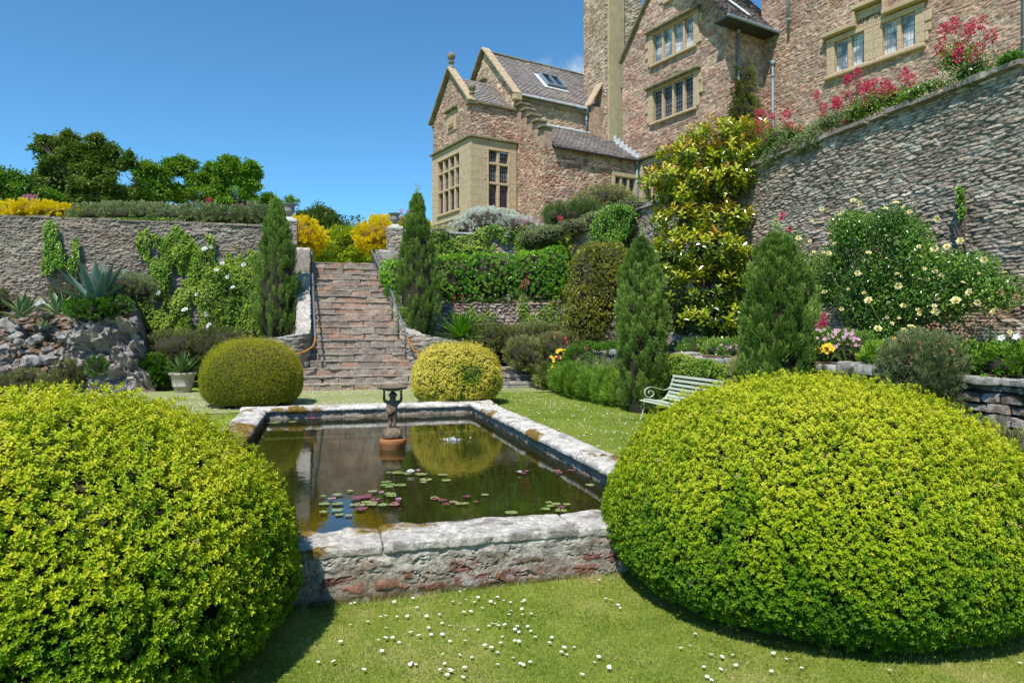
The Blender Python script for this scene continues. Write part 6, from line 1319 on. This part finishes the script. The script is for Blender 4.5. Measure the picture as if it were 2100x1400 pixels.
tb_('cotoneaster', 'dark low cotoneaster below the pale wall', twblobs([(1010, 692, 23.2, 40, 20), (1060, 698, 23.2, 40, 20), (975, 712, 22.4, 24, 14), (1100, 688, 23.6, 44, 18), (1140, 694, 23.4, 30, 18)]), 1300, 'brown', .06, .02, ln=.2)
tb_('cotoneaster', 'brownish cotoneaster mound beside the small steps', twblobs([(1075, 725, 21.9, 30, 28), (1100, 735, 21.7, 26, 26), (1155, 715, 21.6, 46, 26), (1190, 700, 21.8, 40, 18), (1140, 745, 21.3, 30, 34), (1125, 775, 21.0, 18, 26)]), 1200, 'brown', .06, .02, ln=.2)
tb_('mixed_shrub', 'leafy green shrub with pink flowers behind the lavender', twblobs([(1210, 735, 20.2, 42, 26), (1260, 735, 19.3, 42, 26), (1180, 760, 20.4, 26, 26), (1235, 755, 19.8, 34, 22)]), 900, 'ivyd', .05, .026, tb=.4)
t = thing('day_lily', 'clump of small yellow flowers beside the small steps', 'flower', at(1145, 790, 20.6)); pts = [at(RG.uniform(1130, 1158), RG.uniform(715, 762), 20.5+RG.uniform(-.2, .2)) for _ in range(26)]; heads(t, pts, 'yel', 'bloom', 1.0, 1.6, (0, -1, .5)); stemsto(t, at(1145, 790, 20.6), pts)
t = thing('pink_flowers', 'loose pink flowers trailing over the shrubs right of the small steps', 'flower', at(1200, 780, 20.2)); pts = [at(x, y, 20.0) for x, y in ((1158, 693), (1160, 702), (1183, 712), (1206, 716), (1232, 732), (1225, 714), (1139, 690), (1146, 733), (1203, 712))]; heads(t, pts, 'rrose', 'bloom', .8, 1.1, (0, -1, .3)); stemsto(t, at(1200, 780, 20.2), pts, .004, .3)
# lavender
lv = []
for j in range(9):
    f = j/8; p_ = np.array([6.55+.1*math.sin(j), 20.6-f*5.6, .22]); lv.append((p_[0]+.35, p_[1], .25, .42, .48, .40+.05*math.sin(j*2)))
tb_('lavender', 'bright green lavender row along the foot of the bed wall', lv, 1500, 'lime', .13, .012, 34, .26, .09, 'lavender', upk=1.4, tb=.55, zb0=0)
lw = [(b[0]+.35, b[1], .62, .30, .45, .22) for b in lv]; tb_('lavender', 'grey-mauve spikes of lavender behind the bright green row', lw, 420, 'greyg', .12, .012, 26, .26, .07, 'lavender', upk=2, tb=.3, zb0=0)
# bed on the right
tb_('thyme_shrub', 'feathery orange-tipped shrub hanging over the dry stone wall', [(7.45, onx(1890, 745, 7.45)[1], 1.30, .34, .46, .36), (7.35, onx(1900, 790, 7.35)[1], 1.10, .28, .34, .30)], 520, 'greyg', .045, .010, 60, .22, .05, upk=1.0, tb=.25, zb0=.8)
t = thing('seed_heads', 'orange-brown seed heads over the feathery shrub', 'flower heads', (7.4, onx(1890, 745, 7.45)[1], 1.2)); pc = np.array([7.42, onx(1890, 745, 7.45)[1], 1.33]); D = rnd3(160); D[:, 2] = np.abs(D[:, 2])*.9+.1; D = nrm(D); pts = pc+D*[.42, .56, .46]; heads(t, pts[:100], 'oran', 'seed_head', .8, 1.5)
V, Fq, T = leaves('blade', np.tile(pc-[0, 0, .2], (100, 1))+RG.normal(size=(100, 3))*.05, pts[:100]-pc+[0, 0, .2], rnd3(100), .58, .005, np.full(100, .4)); mk('stems_or_hull', V, Fq, LM['brown'], t, tone=T)
tb_('heather_shrub', 'greenish brown shrub at the foot of the dry stone wall on the right edge', [(7.15, 5.5, .1, .45, .7, .52), (7.2, 6.3, .05, .35, .6, .45), (6.9, 4.7, .1, .6, .7, .5)], 700, 'olive', .07, .012, 44, .22, .07, upk=1.2, tb=.75, zb0=-.1)
tb_('red_sedum', 'reddish moss tufts on the dry stone wall behind the bench', [(7.5, onx(1520, 760, 7.5)[1], onx(1520, 760, 7.5)[2], .1, .16, .18)], 60, 'brown', tb=1.1)
def strapclump(name, label, base, n, L, Wd, mat='strap', cat='flower', spread=.25, droop=.25, tb=.5, group=None):
    base = np.asarray(base, float); P = base+RG.normal(size=(n, 3))*[spread, spread*1.6, .01]; A = rnd3(n)*.45+[0, 0, 1.]; V, Fq, T = leaves('strap', P, A, rnd3(n), L*RG.uniform(.6, 1.2, n), Wd, tb+RG.normal(0, .18, n), droop=droop)
    t = thing(name, label, cat, base, group); mk('leaves', V, Fq, LM[mat], t, tone=T); return t
def bp(px, py, x=8.3): return onx(px, py, x)
t = strapclump('iris', 'dark green sword leaves of iris at the right edge below the rose', (8.4, onx(2060, 720, 8.4)[1], 1.38), 60, .55, .045, tb=.3, droop=.1)
t = strapclump('iris', 'iris leaves with white flowers right of the feathery shrub', (8.15, onx(1985, 740, 8.15)[1], 1.38), 90, .42, .035, tb=.55, spread=.35)
heads(t, [onx(x, y, 8.0) for x, y in ((2012, 710), (2022, 716), (2095, 718), (2055, 693), (2086, 691), (1976, 737))], 'wh', 'bloom', .9, 1.1, (-1, -.6, .4))
t = strapclump('iris', 'iris leaves left of the feathery shrub', (8.4, onx(1790, 735, 8.4)[1], 1.36), 60, .36, .03, tb=.55, spread=.3)
t = strapclump('iris', 'dark iris leaves right of the magnolia foot', (8.6, onx(1400, 715, 8.6)[1], 1.38), 60, .45, .035, tb=.4, spread=.35)
t = tb_('geranium', 'low light green ground cover in front of the white iris flowers', [(7.95, y, 1.38, .3, .35, .14) for y in (6.3, 6.9, 7.5, 8.1)], 420, 'ivyd', .045, .03, tb=.65)
t = tb_('geranium', 'mound of small pink flowers left of the yellow rose foot', [(8.5, onx(px, 700, 8.5)[1], 1.45, .42, .42, .26) for px in (1670, 1705, 1745)], 620, 'rose', .04, .02, tb=.6)
pts = [onx(RG.uniform(1655, 1765), RG.uniform(675, 712), RG.uniform(8.0, 8.5)) for _ in range(100)]; heads(t, pts, 'pk', 'bloom', .9, 1.5, (-.7, -.6, .5))
t = tb_('geranium', 'sparse pink flowers at the foot of the magnolia', [(8.3, onx(px, 712, 8.3)[1], 1.38, .35, .4, .16) for px in (1430, 1480, 1520)], 300, 'rose', .04, .02, tb=.6)
pts = [onx(RG.uniform(1470, 1525), RG.uniform(706, 722), 8.1) for _ in range(28)]; heads(t, pts, 'pk', 'bloom', .9, 1.4, (-.7, -.6, .5))
for (lab, px, py, n) in (('yellow lilies beside the broad juniper', 1655, 720, 8), ('yellow lilies at the wall edge right of the broad juniper', 1690, 718, 14), ('single yellow lily clump below the rose', 1805, 733, 5), ('few yellow lilies left of the feathery shrub', 1842, 706, 5)):
    b0 = onx(px, py+14, 8.0); t = thing('lily', lab, 'flower', b0); pts = [onx(px+RG.uniform(-16, 16), py+RG.uniform(-10, 8), 7.9) for _ in range(n)]; heads(t, pts, 'yel', 'bloom', .9, 1.4, (-.7, -.7, .5)); stemsto(t, b0, pts, .004, .04)
    V, Fq, T = leaves('kite', b0+RG.normal(size=(120, 3))*[.08, .1, .05]+[0, 0, .04], rnd3(120)+[0, 0, .6], rnd3(120), .07, .025, RG.random(120)); mk('leaves', V, Fq, LM['strap'], t, tone=T)
b0 = onx(1688, 700, 8.9); t = thing('valerian', 'crimson valerian spike beside the broad juniper in the bed', 'flowering plant', b0-[0, 0, .3]); pts = [onx(x, y, 8.8) for x, y in ((1688, 652), (1690, 662), (1684, 668), (1674, 672), (1693, 674))]; heads(t, pts, 'red', 'flower_head', 1.0, 1.4); stemsto(t, b0-[0, 0, .3], pts, .004, .04)
b0 = onx(1950, 730, 7.9); t = thing('dried_stems', 'pale dried flower stalks between the rose and the white iris', 'flower heads', b0); pts = [onx(x, y, 8.0) for x, y in ((1958, 678), (1920, 670), (1980, 690), (1948, 692), (1900, 672), (1968, 682), (2050, 600), (2055, 640), (2035, 650), (2085, 610))]; heads(t, pts, 'dr', 'seed_head', 1.0, 1.6); stemsto(t, b0, pts, .004, .1)
# ================================================================ bench, statue, lilies, daisies, grass
M_['paint'] = plain('pale_green_paint', (.50, .56, .42), .45, .12, 8, .1)
bn = thing('garden_bench', 'pale green slatted metal garden bench with scrolled arms, half hidden by the right front dome', 'bench', (6.6, 11.8, 0))
BY0, BY1 = 10.9, 12.78
prof = [(6.28, .40), (6.37, .425), (6.46, .42), (6.55, .405), (6.64, .395), (6.73, .40), (6.81, .435), (6.86, .49), (6.895, .56), (6.925, .635), (6.955, .715), (6.985, .80), (7.015, .885)]
for k, (x, z) in enumerate(prof):
    if k in (5,): continue
    x2, z2 = prof[min(k+1, len(prof)-1)]; x1, z1 = prof[max(k-1, 0)]; tx = nrm([x2-x1, 0, z2-z1]); n_ = np.array([-tx[2], 0, tx[0]]); wv = .033 if k < 8 else .026
    mb = MB(); mb.box((x, (BY0+BY1)/2, z), tx*wv, np.array([0, (BY1-BY0)/2, 0]), n_*.006); bevel(mb.build('back_slat' if z > .45 else 'seat_slat', M_['paint'], bn), .004, 1)
def flat(pts, y, wy=.022, th=.005):
    pts = [np.array([p[0], y, p[1]]) for p in pts]; mb = MB(); V = []
    for i, p in enumerate(pts):
        t_ = nrm(pts[min(i+1, len(pts)-1)]-pts[max(i-1, 0)]); n_ = np.array([-t_[2], 0, t_[0]])
        for (a, b) in ((-1, -1), (1, -1), (1, 1), (-1, 1)): V.append(p+np.array([0, a*wy, 0])+n_*b*th)
    mb.add(V, [(i*4+j, i*4+(j+1) % 4, (i+1)*4+(j+1) % 4, (i+1)*4+j) for i in range(len(pts)-1) for j in range(4)]+[(0, 1, 2, 3), tuple((len(pts)-1)*4+j for j in (3, 2, 1, 0))]); return mb
for y in (BY0+.04, BY1-.04):
    flat([(x, z-.012) for x, z in prof]+[(7.025, .91)], y).build('side_frame', M_['paint'], bn)
    sc_ = [(6.93, .66), (6.87, .615), (6.79, .60), (6.71, .615), (6.62, .645), (6.53, .665)]
    c = np.array([6.47, .545]); r = .13
    for a in np.linspace(80, 560, 30):
        rr_ = .125*(1-(a-80)/480*.78); sc_.append((c[0]-.0+rr_*math.cos(math.radians(a))*1.15-.0, c[1]+rr_*math.sin(math.radians(a))))
    flat(sc_, y).build('scroll_arm', M_['paint'], bn)
    flat([(6.34, .41), (6.33, .25), (6.29, .1), (6.25, .0)], y, .018).build('leg', M_['paint'], bn); flat([(6.80, .41), (6.84, .25), (6.90, .1), (6.98, .0)], y, .018).build('leg', M_['paint'], bn)
mb = MB(); mb.tube([(6.86, BY0+.05, .2), (6.86, BY1-.05, .2)], .008, 6); mb.build('stretcher', M_['paint'], bn)
# ---------------- fountain putto
sc0 = onz(805, 922, WZ)
sx0, sy0 = 1.09, 11.15
M_['bronze'] = plain('weathered_lead', (.20, .145, .09), .6, .45, 9, .35, 30, metal=.1, col2=(.085, .065, .048))
m, t, p, out = newmat('rusty_plinth'); tc = t.nodes.new('ShaderNodeTexCoord'); n1 = noise(t, 6, 6, .7, tc.outputs['Object'])
r = ramp(t, [(.3, (.17, .07, .03)), (.5, (.34, .13, .035)), (.7, (.26, .16, .11))], n1.outputs[0]); t.links.new(r.outputs[0], p.inputs['Base Color']); p.inputs['Roughness'].default_value = .7; M_['rustp'] = m
fs = thing('fountain_statue', 'small dark statue of a child holding up a dish in the pond', 'statue', (sx0, sy0, WZ-.3))
mb = MB(); mb.lathe((sx0, sy0, WZ-.5), [(.20, 0), (.205, .56), (.215, .58), (.215, .64), (.205, .655), (.18, .66)], 32); mb.build('plinth', M_['rustp'], fs, smooth=True)
V1, Q1 = roughbox(-.17, .17, -.15, .15, 0, .15, .015, .045, .075, 8, freq=9); 
V1[:, :2] *= (1.05-1.9*np.clip(V1[:, 2:3], 0, .15)); mk('rock_base', V1+[sx0, sy0, WZ+.17], Q1, M_['bronze'], fs, smooth=True)
# body by skin surface. camera sees the back. local right axis = +x
rx_ = np.array([CS, -SN, 0]); fy_ = np.array([SN, CS, 0])
def bpnt(a, f, z): return np.array([sx0, sy0, WZ+.30])+rx_*a+fy_*f+np.array([0, 0, z])
J = {'pel': (.0, 0, .255, .068), 'but': (0, -.012, .235, .070), 'waist': (.003, .0, .31, .060), 'ches': (0, .0, .385, .072), 'neck': (0, .0, .455, .042), 'hd1': (0, .01, .50, .056), 'hd2': (0, .012, .56, .062), 'hd3': (0, .012, .60, .035),
     'hl': (-.040, 0, .21, .054), 'kl': (-.042, .015, .125, .038), 'ml': (-.040, -.012, .085, .034), 'al': (-.034, -.002, .03, .020), 'tl': (-.042, .045, .010, .016),
     'hr': (.040, 0, .21, .054), 'kr': (.034, .01, .125, .038), 'mr': (.030, -.012, .085, .034), 'ar': (.022, -.002, .03, .020), 'tr': (.026, .045, .010, .016),
     'sl': (-.070, 0, .425, .040), 'el': (-.135, .0, .455, .027), 'fl': (-.140, .005, .52, .023), 'wl': (-.138, .005, .585, .016), 'sr': (.070, 0, .425, .040), 'er': (.135, .0, .455, .027), 'fr': (.140, .005, .52, .023), 'wr': (.138, .005, .585, .016)}
E = [('pel', 'but'), ('pel', 'waist'), ('waist', 'ches'), ('ches', 'neck'), ('neck', 'hd1'), ('hd1', 'hd2'), ('hd2', 'hd3'), ('pel', 'hl'), ('hl', 'kl'), ('kl', 'ml'), ('ml', 'al'), ('al', 'tl'), ('pel', 'hr'), ('hr', 'kr'), ('kr', 'mr'), ('mr', 'ar'), ('ar', 'tr'), ('ches', 'sl'), ('sl', 'el'), ('el', 'fl'), ('fl', 'wl'), ('ches', 'sr'), ('sr', 'er'), ('er', 'fr'), ('fr', 'wr')]
# fingers: five short chains at each wrist, spread under the dish rim
for s, sg in (('l', -1), ('r', 1)):
    w0 = np.array(J['w'+s][:3]); J['p'+s] = tuple(w0+[sg*.004, .0, .022])+(.015,); E.append(('w'+s, 'p'+s))
    for k, (f, ln) in enumerate(((-.022, .026), (-.011, .033), (0, .036), (.011, .033))):
        a = J['p'+s]; J[f'f{s}{k}'] = (a[0]+sg*.008, a[1]+f, a[2]+ln*.55, .0062); J[f'g{s}{k}'] = (a[0]-sg*.006, a[1]+f*1.15, a[2]+ln, .005); E += [('p'+s, f'f{s}{k}'), (f'f{s}{k}', f'g{s}{k}')]
    a = J['w'+s]; J['t'+s+'1'] = (a[0]-sg*.016, a[1]-.006, a[2]+.018, .0066); J['t'+s+'2'] = (a[0]-sg*.022, a[1]-.006, a[2]+.036, .0055); E += [('w'+s, 't'+s+'1'), ('t'+s+'1', 't'+s+'2')]
names = list(J); me = bpy.data.meshes.new('figure'); org = np.array(fs.location)
KZ = 1.02
me.from_pydata([tuple(bpnt(J[n][0], J[n][1], J[n][2]*KZ)-org) for n in names], [(names.index(a), names.index(b)) for a, b in E], []); me.materials.append(M_['bronze'])
fo = bpy.data.objects.new('figure', me); C.objects.link(fo); fo.parent = fs
sk_ = fo.modifiers.new('skin', 'SKIN'); 
if not me.skin_vertices: me.attributes.new  # layer is made with the modifier
try:
    lay = me.skin_vertices[0].data
except Exception:
    lay = None
if lay is not None:
    for n, d_ in zip(names, lay): d_.radius = (J[n][3], J[n][3]*(.85 if n in ('ches', 'waist') else 1))
    lay[names.index('pel')].use_root = True
sk_.use_smooth_shade = True; sb = fo.modifiers.new('sub', 'SUBSURF'); sb.levels = 2; sb.render_levels = 2
# face, ears, curls on the head
hc = bpnt(0, .012, .545*KZ); mb = MB()
for (a, f, z, r_) in ((0, .066, -.008, .011), (-.022, .052, .006, .006), (.022, .052, .006, .006), (0, .057, -.028, .009), (-.062, 0, -.005, .013), (.062, 0, -.005, .013)): mb.lathe(hc+rx_*a+fy_*f+[0, 0, z-r_], [(.001, 0), (r_*.8, r_*.4), (r_, r_), (r_*.8, r_*1.6), (.001, r_*2)], 8)
mb.build('face', M_['bronze'], fo)
mb = MB(); rgq = np.random.default_rng(4)
for k in range(46):
    d_ = nrm(rgq.normal(size=3)); d_[2] = abs(d_[2])*.9-.15
    q_ = hc+rx_*d_[0]*.058+fy_*(min(d_[1], .5))*.058+np.array([0, 0, d_[2]*.06+.004]); r_ = .014; mb.lathe(q_-[0, 0, r_], [(.001, 0), (r_*.8, r_*.4), (r_, r_), (r_*.8, r_*1.6), (.001, r_*2)], 7)
mb.build('hair', M_['bronze'], fo, smooth=True)
# drape round the waist side
mb = MB()
for k in range(5): mb.tube([bpnt(-.085+.01*k, -.035, .40-.012*k), bpnt(-.088+.012*k, -.055, .33-.01*k), bpnt(-.07+.018*k, -.06, .27), bpnt(-.055+.012*k, -.045, .20+.01*k)], [.014, .017, .015, .007], 7)
mb.build('drape', M_['bronze'], fo, smooth=True)
zd = WZ+.30+.628*KZ
mb = MB(); mb.lathe((sx0, sy0, zd-.02), [(.03, 0), (.10, .008), (.19, .035), (.235, .055), (.245, .07), (.24, .078), (.22, .072), (.10, .04), (.01, .035)], 40); mb.build('dish', M_['bronze'], fs, smooth=True)
mb = MB()
for k in range(36): a = k*math.pi/18; mb.lathe((sx0+.213*math.cos(a), sy0+.213*math.sin(a), zd+.012), [(.001, 0), (.009, .006), (.009, .014), (.001, .02)], 6)
mb.build('beading', M_['leadw'], fs)
# ---------------- water lilies
def padmesh(seed):
    rg = np.random.default_rng(seed); n = 22; V = [(0, 0, .004)]; 
    for r_ in (.5, 1.0):
        for k in range(n+1): a = .16+(2*math.pi-.32)*k/n; rr_ = r_*(1+.03*math.sin(a*3+seed)); V.append((rr_*math.cos(a), rr_*math.sin(a), .004+.01*(r_ == 1)*rg.random()))
    Fc = [(0, 1+k, 2+k) for k in range(n)]+[(1+k, n+2+k, n+3+k, 2+k) for k in range(n)]
    return V, Fc
pads = [(815, 970, 30, .2), (838, 972, 26, .3), (873, 985, 30, .45), (786, 997, 16, .3), (793, 989, 26, .1), (800, 995, 24, .1), (798, 1000, 20, .2), (820, 997, 30, .15), (908, 974, 22, .3), (915, 986, 22, .35), (866, 974, 26, .4), (868, 991, 18, .3), (860, 972, 20, .5), (798, 970, 14, .3),
 (692, 1016, 24, .45), (662, 1019, 14, .5), (665, 1034, 26, .3), (693, 1034, 28, .3), (692, 1048, 28, .4), (663, 1052, 20, .5), (696, 1056, 22, .45), (715, 1058, 18, .5), (718, 1008, 16, .6), (733, 1023, 30, .95), (750, 1020, 28, .9), (752, 1031, 26, .5), (765, 1009, 24, .55), (770, 1026, 24, .9), (725, 1036, 18, .6), (740, 1037, 22, .5), (741, 1045, 28, .95), (762, 1037, 24, .5), (785, 1036, 24, .4), (800, 1014, 28, .25), (803, 1018, 24, .4), (808, 1037, 26, .75), (812, 1032, 22, .8), (756, 1016, 18, .9), (765, 1033, 22, .7), (679, 1025, 16, .5),
 (892, 1023, 22, .75), (890, 1021, 16, .7), (908, 1027, 22, .95), (915, 1036, 20, 1.0), (930, 1030, 20, .7), (942, 1034, 20, .5), (955, 1034, 18, .5), (958, 1020, 20, 1.0), (995, 1015, 18, .5), (976, 1030, 12, .9), (1063, 968, 16, 1.0), (1072, 972, 18, 1.0), (1080, 966, 14, .9), (1142, 966, 18, .8), (1146, 970, 20, .95), (1172, 966, 18, .9), (1048, 1052, 30, .3), (1118, 1045, 24, .35), (1125, 1032, 16, .5), (1140, 1036, 22, .4), (1150, 1040, 22, .95), (1150, 1048, 28, .25), (1162, 1036, 18, .4), (1128, 1040, 20, .3), (1210, 995, 22, .6), (630, 858, 20, .6), (560, 868, 24, .3), (600, 866, 20, .5), (640, 858, 24, .9)]
src_ = [padmesh(k) for k in range(3)]
for k, (px, py, wpx, tn) in enumerate(pads):
    c = onz(px, py, WZ+.004); d = (ZC-WZ)*F/(py-HY); r_ = wpx*.88/F*d/2; V, Fc = src_[k % 3]; a = random.uniform(0, 6.28); V = np.array(V)*[r_, r_, 1]; V = np.stack([V[:, 0]*math.cos(a)-V[:, 1]*math.sin(a), V[:, 0]*math.sin(a)+V[:, 1]*math.cos(a), V[:, 2]+.003*(k % 4)], 1)
    nm = 'reddish purple' if tn > .7 else ('green' if tn < .42 else 'bronze-green')
    if c[0] < PX0+.05 or c[0] > PX1-.05 or c[1] > PY1-.1 or c[1] < PY0+.05: continue
    tag(mk('lily_pad', V+c, Fc, LM['lily'], None, base=c, tone=np.clip(np.full(len(V), tn)+RG.normal(0, .03, len(V)), 0, 1)), f'{nm} round water-lily pad floating on the pond', 'lily pad', 'water-lily pads on the pond')
HM['lily'] = rosette('lily_flower', LM['white'], [(9, .35, 1), (8, .75, .9), (6, 1.15, .7)], .075, .035); HM['plily'] = rosette('pink_lily_flower', LM['pink'], [(8, .7, 1), (6, 1.1, .85)], .06, .03)
for k, (px, py, key, lab) in enumerate(((842, 970, 'lily', 'white water-lily flower among the far pads'), (857, 968, 'plily', 'cream-pink water-lily bud right of the white flower'), (684, 1026, 'plily', 'pink water-lily bud furthest left'), (782, 1014, 'plily', 'pink water-lily bud above the purple pads'), (817, 1029, 'plily', 'pink water-lily flower at the right end of the purple pads'), (1066, 969, 'lily', 'small white water-lily on the far right pads'), (735, 1035, 'plily', 'tiny pink water-lily bud between purple pads'))):
    c = onz(px, py, WZ+.02); o = bpy.data.objects.new('water_lily', HM[key]); C.objects.link(o); o.location = tuple(c); s = (.9, .8, .7, .8, .9, .5, .5)[k]; o.scale = (s, s, s); tag(o, lab, 'water lily', 'water-lily flowers')
# bubbling jet
mb = MB(); rgq = np.random.default_rng(9)
for k in range(44):
    a = rgq.uniform(0, 6.28); r_ = abs(rgq.normal(0, .12)); s = rgq.uniform(.006, .014); mb.lathe((JET[0]+r_*math.cos(a), JET[1]+r_*math.sin(a), WZ+rgq.uniform(-.004, .02)), [(.001, 0), (s, s*.6), (s, s*1.2), (.001, s*1.8)], 6)
m, t, p, out = newmat('foam'); p.inputs['Base Color'].default_value = (.75, .82, .85, 1); p.inputs['Roughness'].default_value = .15
tag(mb.build('water_bubbles', m, None, base=JET), 'small bubbling jet breaking the water surface right of the statue', 'water jet', kind='stuff')
# ---------------- daisies
def daisy():
    items = []; a = np.arange(14)*2*math.pi/14; A = np.stack([np.cos(a), np.sin(a), .25+0*a], 1); items.append(leaves('oval', A*.004+[0, 0, .03], A, np.stack([0*a, 0*a, 1+0*a], 1), .012, .0055, np.full(14, 1.), .05, 0)); return joinl(items)
V, Fq, T = daisy(); dm = mk('daisy', V, Fq, LM['white'], None, base=(0, 0, 0), tone=T); dme = dm.data; bpy.data.objects.remove(dm)
mb = MB(); mb.lathe((0, 0, .029), [(.004, 0), (.0045, .003), (.001, .005)], 8); cme_ = mb.build('flower_centre', plain('daisy_yellow', (.75, .5, .03), bump=0)); cme = cme_.data; bpy.data.objects.remove(cme_)
dp = [(745, 1229), (720, 1237), (810, 1237), (846, 1228), (929, 1238), (942, 1241), (955, 1232), (980, 1229), (975, 1237), (954, 1212), (943, 1217), (1006, 1236), (1014, 1239), (1021, 1229), (1033, 1233), (1047, 1236), (1070, 1238), (1077, 1234), (1072, 1250), (988, 1249), (1048, 1253), (1044, 1261), (1070, 1261), (1090, 1260), (950, 1258), (966, 1256), (901, 1262), (875, 1266), (837, 1266), (856, 1249), (791, 1265), (780, 1266), (813, 1265), (755, 1277), (720, 1283), (727, 1236), (790, 1290), (878, 1288), (908, 1278), (922, 1285), (953, 1291), (981, 1292), (1003, 1284), (1018, 1280), (1023, 1285), (1008, 1279), (1037, 1283), (1057, 1290), (1061, 1285), (1083, 1286), (1064, 1294), (1088, 1292), (843, 1301), (860, 1307), (884, 1303), (907, 1302), (789, 1313), (806, 1311), (775, 1316), (817, 1318), (699, 1320), (783, 1339), (922, 1314), (953, 1314), (995, 1325), (1007, 1330), (1028, 1320), (1030, 1305), (1056, 1314), (1063, 1315), (1098, 1307), (1131, 1307), (1126, 1319), (1156, 1330), (1178, 1327), (1151, 1339), (1161, 1342), (1226, 1348), (909, 1342), (940, 1343), (968, 1348), (1022, 1338), (1053, 1350), (1067, 1360), (1073, 1365), (1087, 1358), (913, 1361), (926, 1377), (921, 1377), (905, 1376), (953, 1372), (918, 1388), (948, 1390), (845, 1360), (852, 1365), (838, 1365), (743, 1379), (686, 1363), (651, 1361), (1020, 1364), (1192, 1387), (1219, 1360), (1250, 1367), (1248, 1372), (1243, 1231), (1252, 1232), (1267, 1242), (1272, 1248), (1229, 1194), (1415, 1327), (1426, 1302), (1587, 1342), (1478, 1348), (1460, 1345), (1503, 1343), (1511, 1365), (1584, 1378), (1645, 1371), (1823, 1379), (1444, 1368), (1475, 1371), (1450, 1388), (1457, 1394), (1612, 1352), (2092, 1361), (1398, 1330)]
for k, (px, py) in enumerate(dp):
    c = onz(px, py, -.255); c[2] = float(gz(c[0], c[1])); o = bpy.data.objects.new('daisy', dme); C.objects.link(o); o.location = tuple(c); s = random.uniform(.75, 1.1); o.scale = (s, s, s); o.rotation_euler = (random.uniform(-.3, .1), random.uniform(-.2, .2), random.uniform(0, 6))
    tag(o, 'small white daisy in the front lawn below the pond wall', 'daisy', 'daisies in the front lawn'); o2 = bpy.data.objects.new('flower_centre', cme); C.objects.link(o2); o2.parent = o
# distant daisies: uncountable specks
n = 1900; P = np.stack([RG.uniform(-7.5, 4.2, n), RG.uniform(16.6, 21.3, n), np.full(n, .03)], 1); P2 = np.stack([RG.uniform(4.1, 6.2, 420), RG.uniform(9, 19, 420), np.full(420, .02)], 1); P = np.vstack([P[vn(P[:, 0]*1.1, P[:, 1]*1.6, s=4) > .45], P2])
V, Fq, T = leaves('kite', P+[0, 0, .012], rnd3(len(P))*[1, 1, .1], np.array([0, -.3, 1])+rnd3(len(P))*.3, .028, .026, np.full(len(P), 1.)); tag(mk('daisy_specks', V, Fq, LM['white'], None, base=(0, 18, 0), tone=T), 'white specks of far daisies in the lawn and along the path', 'daisies', kind='stuff')
# ---------------- grass
def inb(x, y): return ((x+1.80)**2+(y-5.02)**2 < 1.5**2) | ((x-3.89)**2+(y-5.05)**2 < 1.5**2)
n = 190000; x = RG.uniform(-2.6, 6.2, n); y = RG.uniform(1.9, 5.36, n); ok = ~inb(x, y); x, y = x[ok], y[ok]
dry = fbm(x*1.5, y*1.5, s=6); tn = .5+.5*(dry-.5)*2+.35*sst(.58, .66, fbm(x*3+5, y*3, s=15))+.6*(vn(x*7, y*7, s=2)-.5)+RG.normal(0, .17, len(x)); P = np.stack([x, y, gz(x, y)-.002], 1)
V, Fq, T = leaves('blade', P, rnd3(len(x))*.75+[0, 0, 1.], rnd3(len(x)), .022*RG.uniform(.5, 1.8, len(x))*(1+1.2*sst(5.15, 5.34, y)), .0045, tn)
n = 26000; xc = RG.uniform(-2.4, 6, n); yc = RG.uniform(2.2, 5.3, n); ok = ~inb(xc, yc) & (fbm(xc*2.3+9, yc*2.3, s=44) > .56); xc, yc = xc[ok], yc[ok]; n = len(xc)
gc = leaves('oval', np.stack([xc, yc, gz(xc, yc)+.008], 1), rnd3(n)*[1, 1, .25]+[0, 0, .15], rnd3(n)*.35+[0, 0, 1.], .012*RG.uniform(.7, 1.4, n), .010, .16+RG.normal(0, .08, n))
n = 70000; x = RG.uniform(3.75, 6.9, n); y = RG.uniform(6.9, 20.4, n); P = np.stack([x, y, gz(x, y)-.003], 1); tn = .5+.35*(fbm(x*1.1, y*1.1, s=6)-.5)*2+RG.normal(0, .12, n)
g2 = leaves('blade', P, rnd3(n)*.8+[0, 0, 1.], rnd3(n), .034*RG.uniform(.6, 1.3, n), .011, tn)
n = 26000; x = RG.uniform(-7.5, -1.5, n); y = RG.uniform(15.5, 20.2, n); P = np.stack([x, y, gz(x, y)-.003], 1); tn = .55+.35*(fbm(x*1.1, y*1.1, s=6)-.5)*2+RG.normal(0, .12, n)
g3 = leaves('blade', P, rnd3(n)*.8+[0, 0, 1.], rnd3(n), .035*RG.uniform(.6, 1.3, n), .012, tn)
V, Fq, T = joinl([(V, Fq, T), gc, g2, g3]); tag(mk('grass', V, Fq, LM['grass'], None, base=(1, 4, 0), tone=T), 'short mown grass of the lawns round the pond', 'grass', kind='stuff')
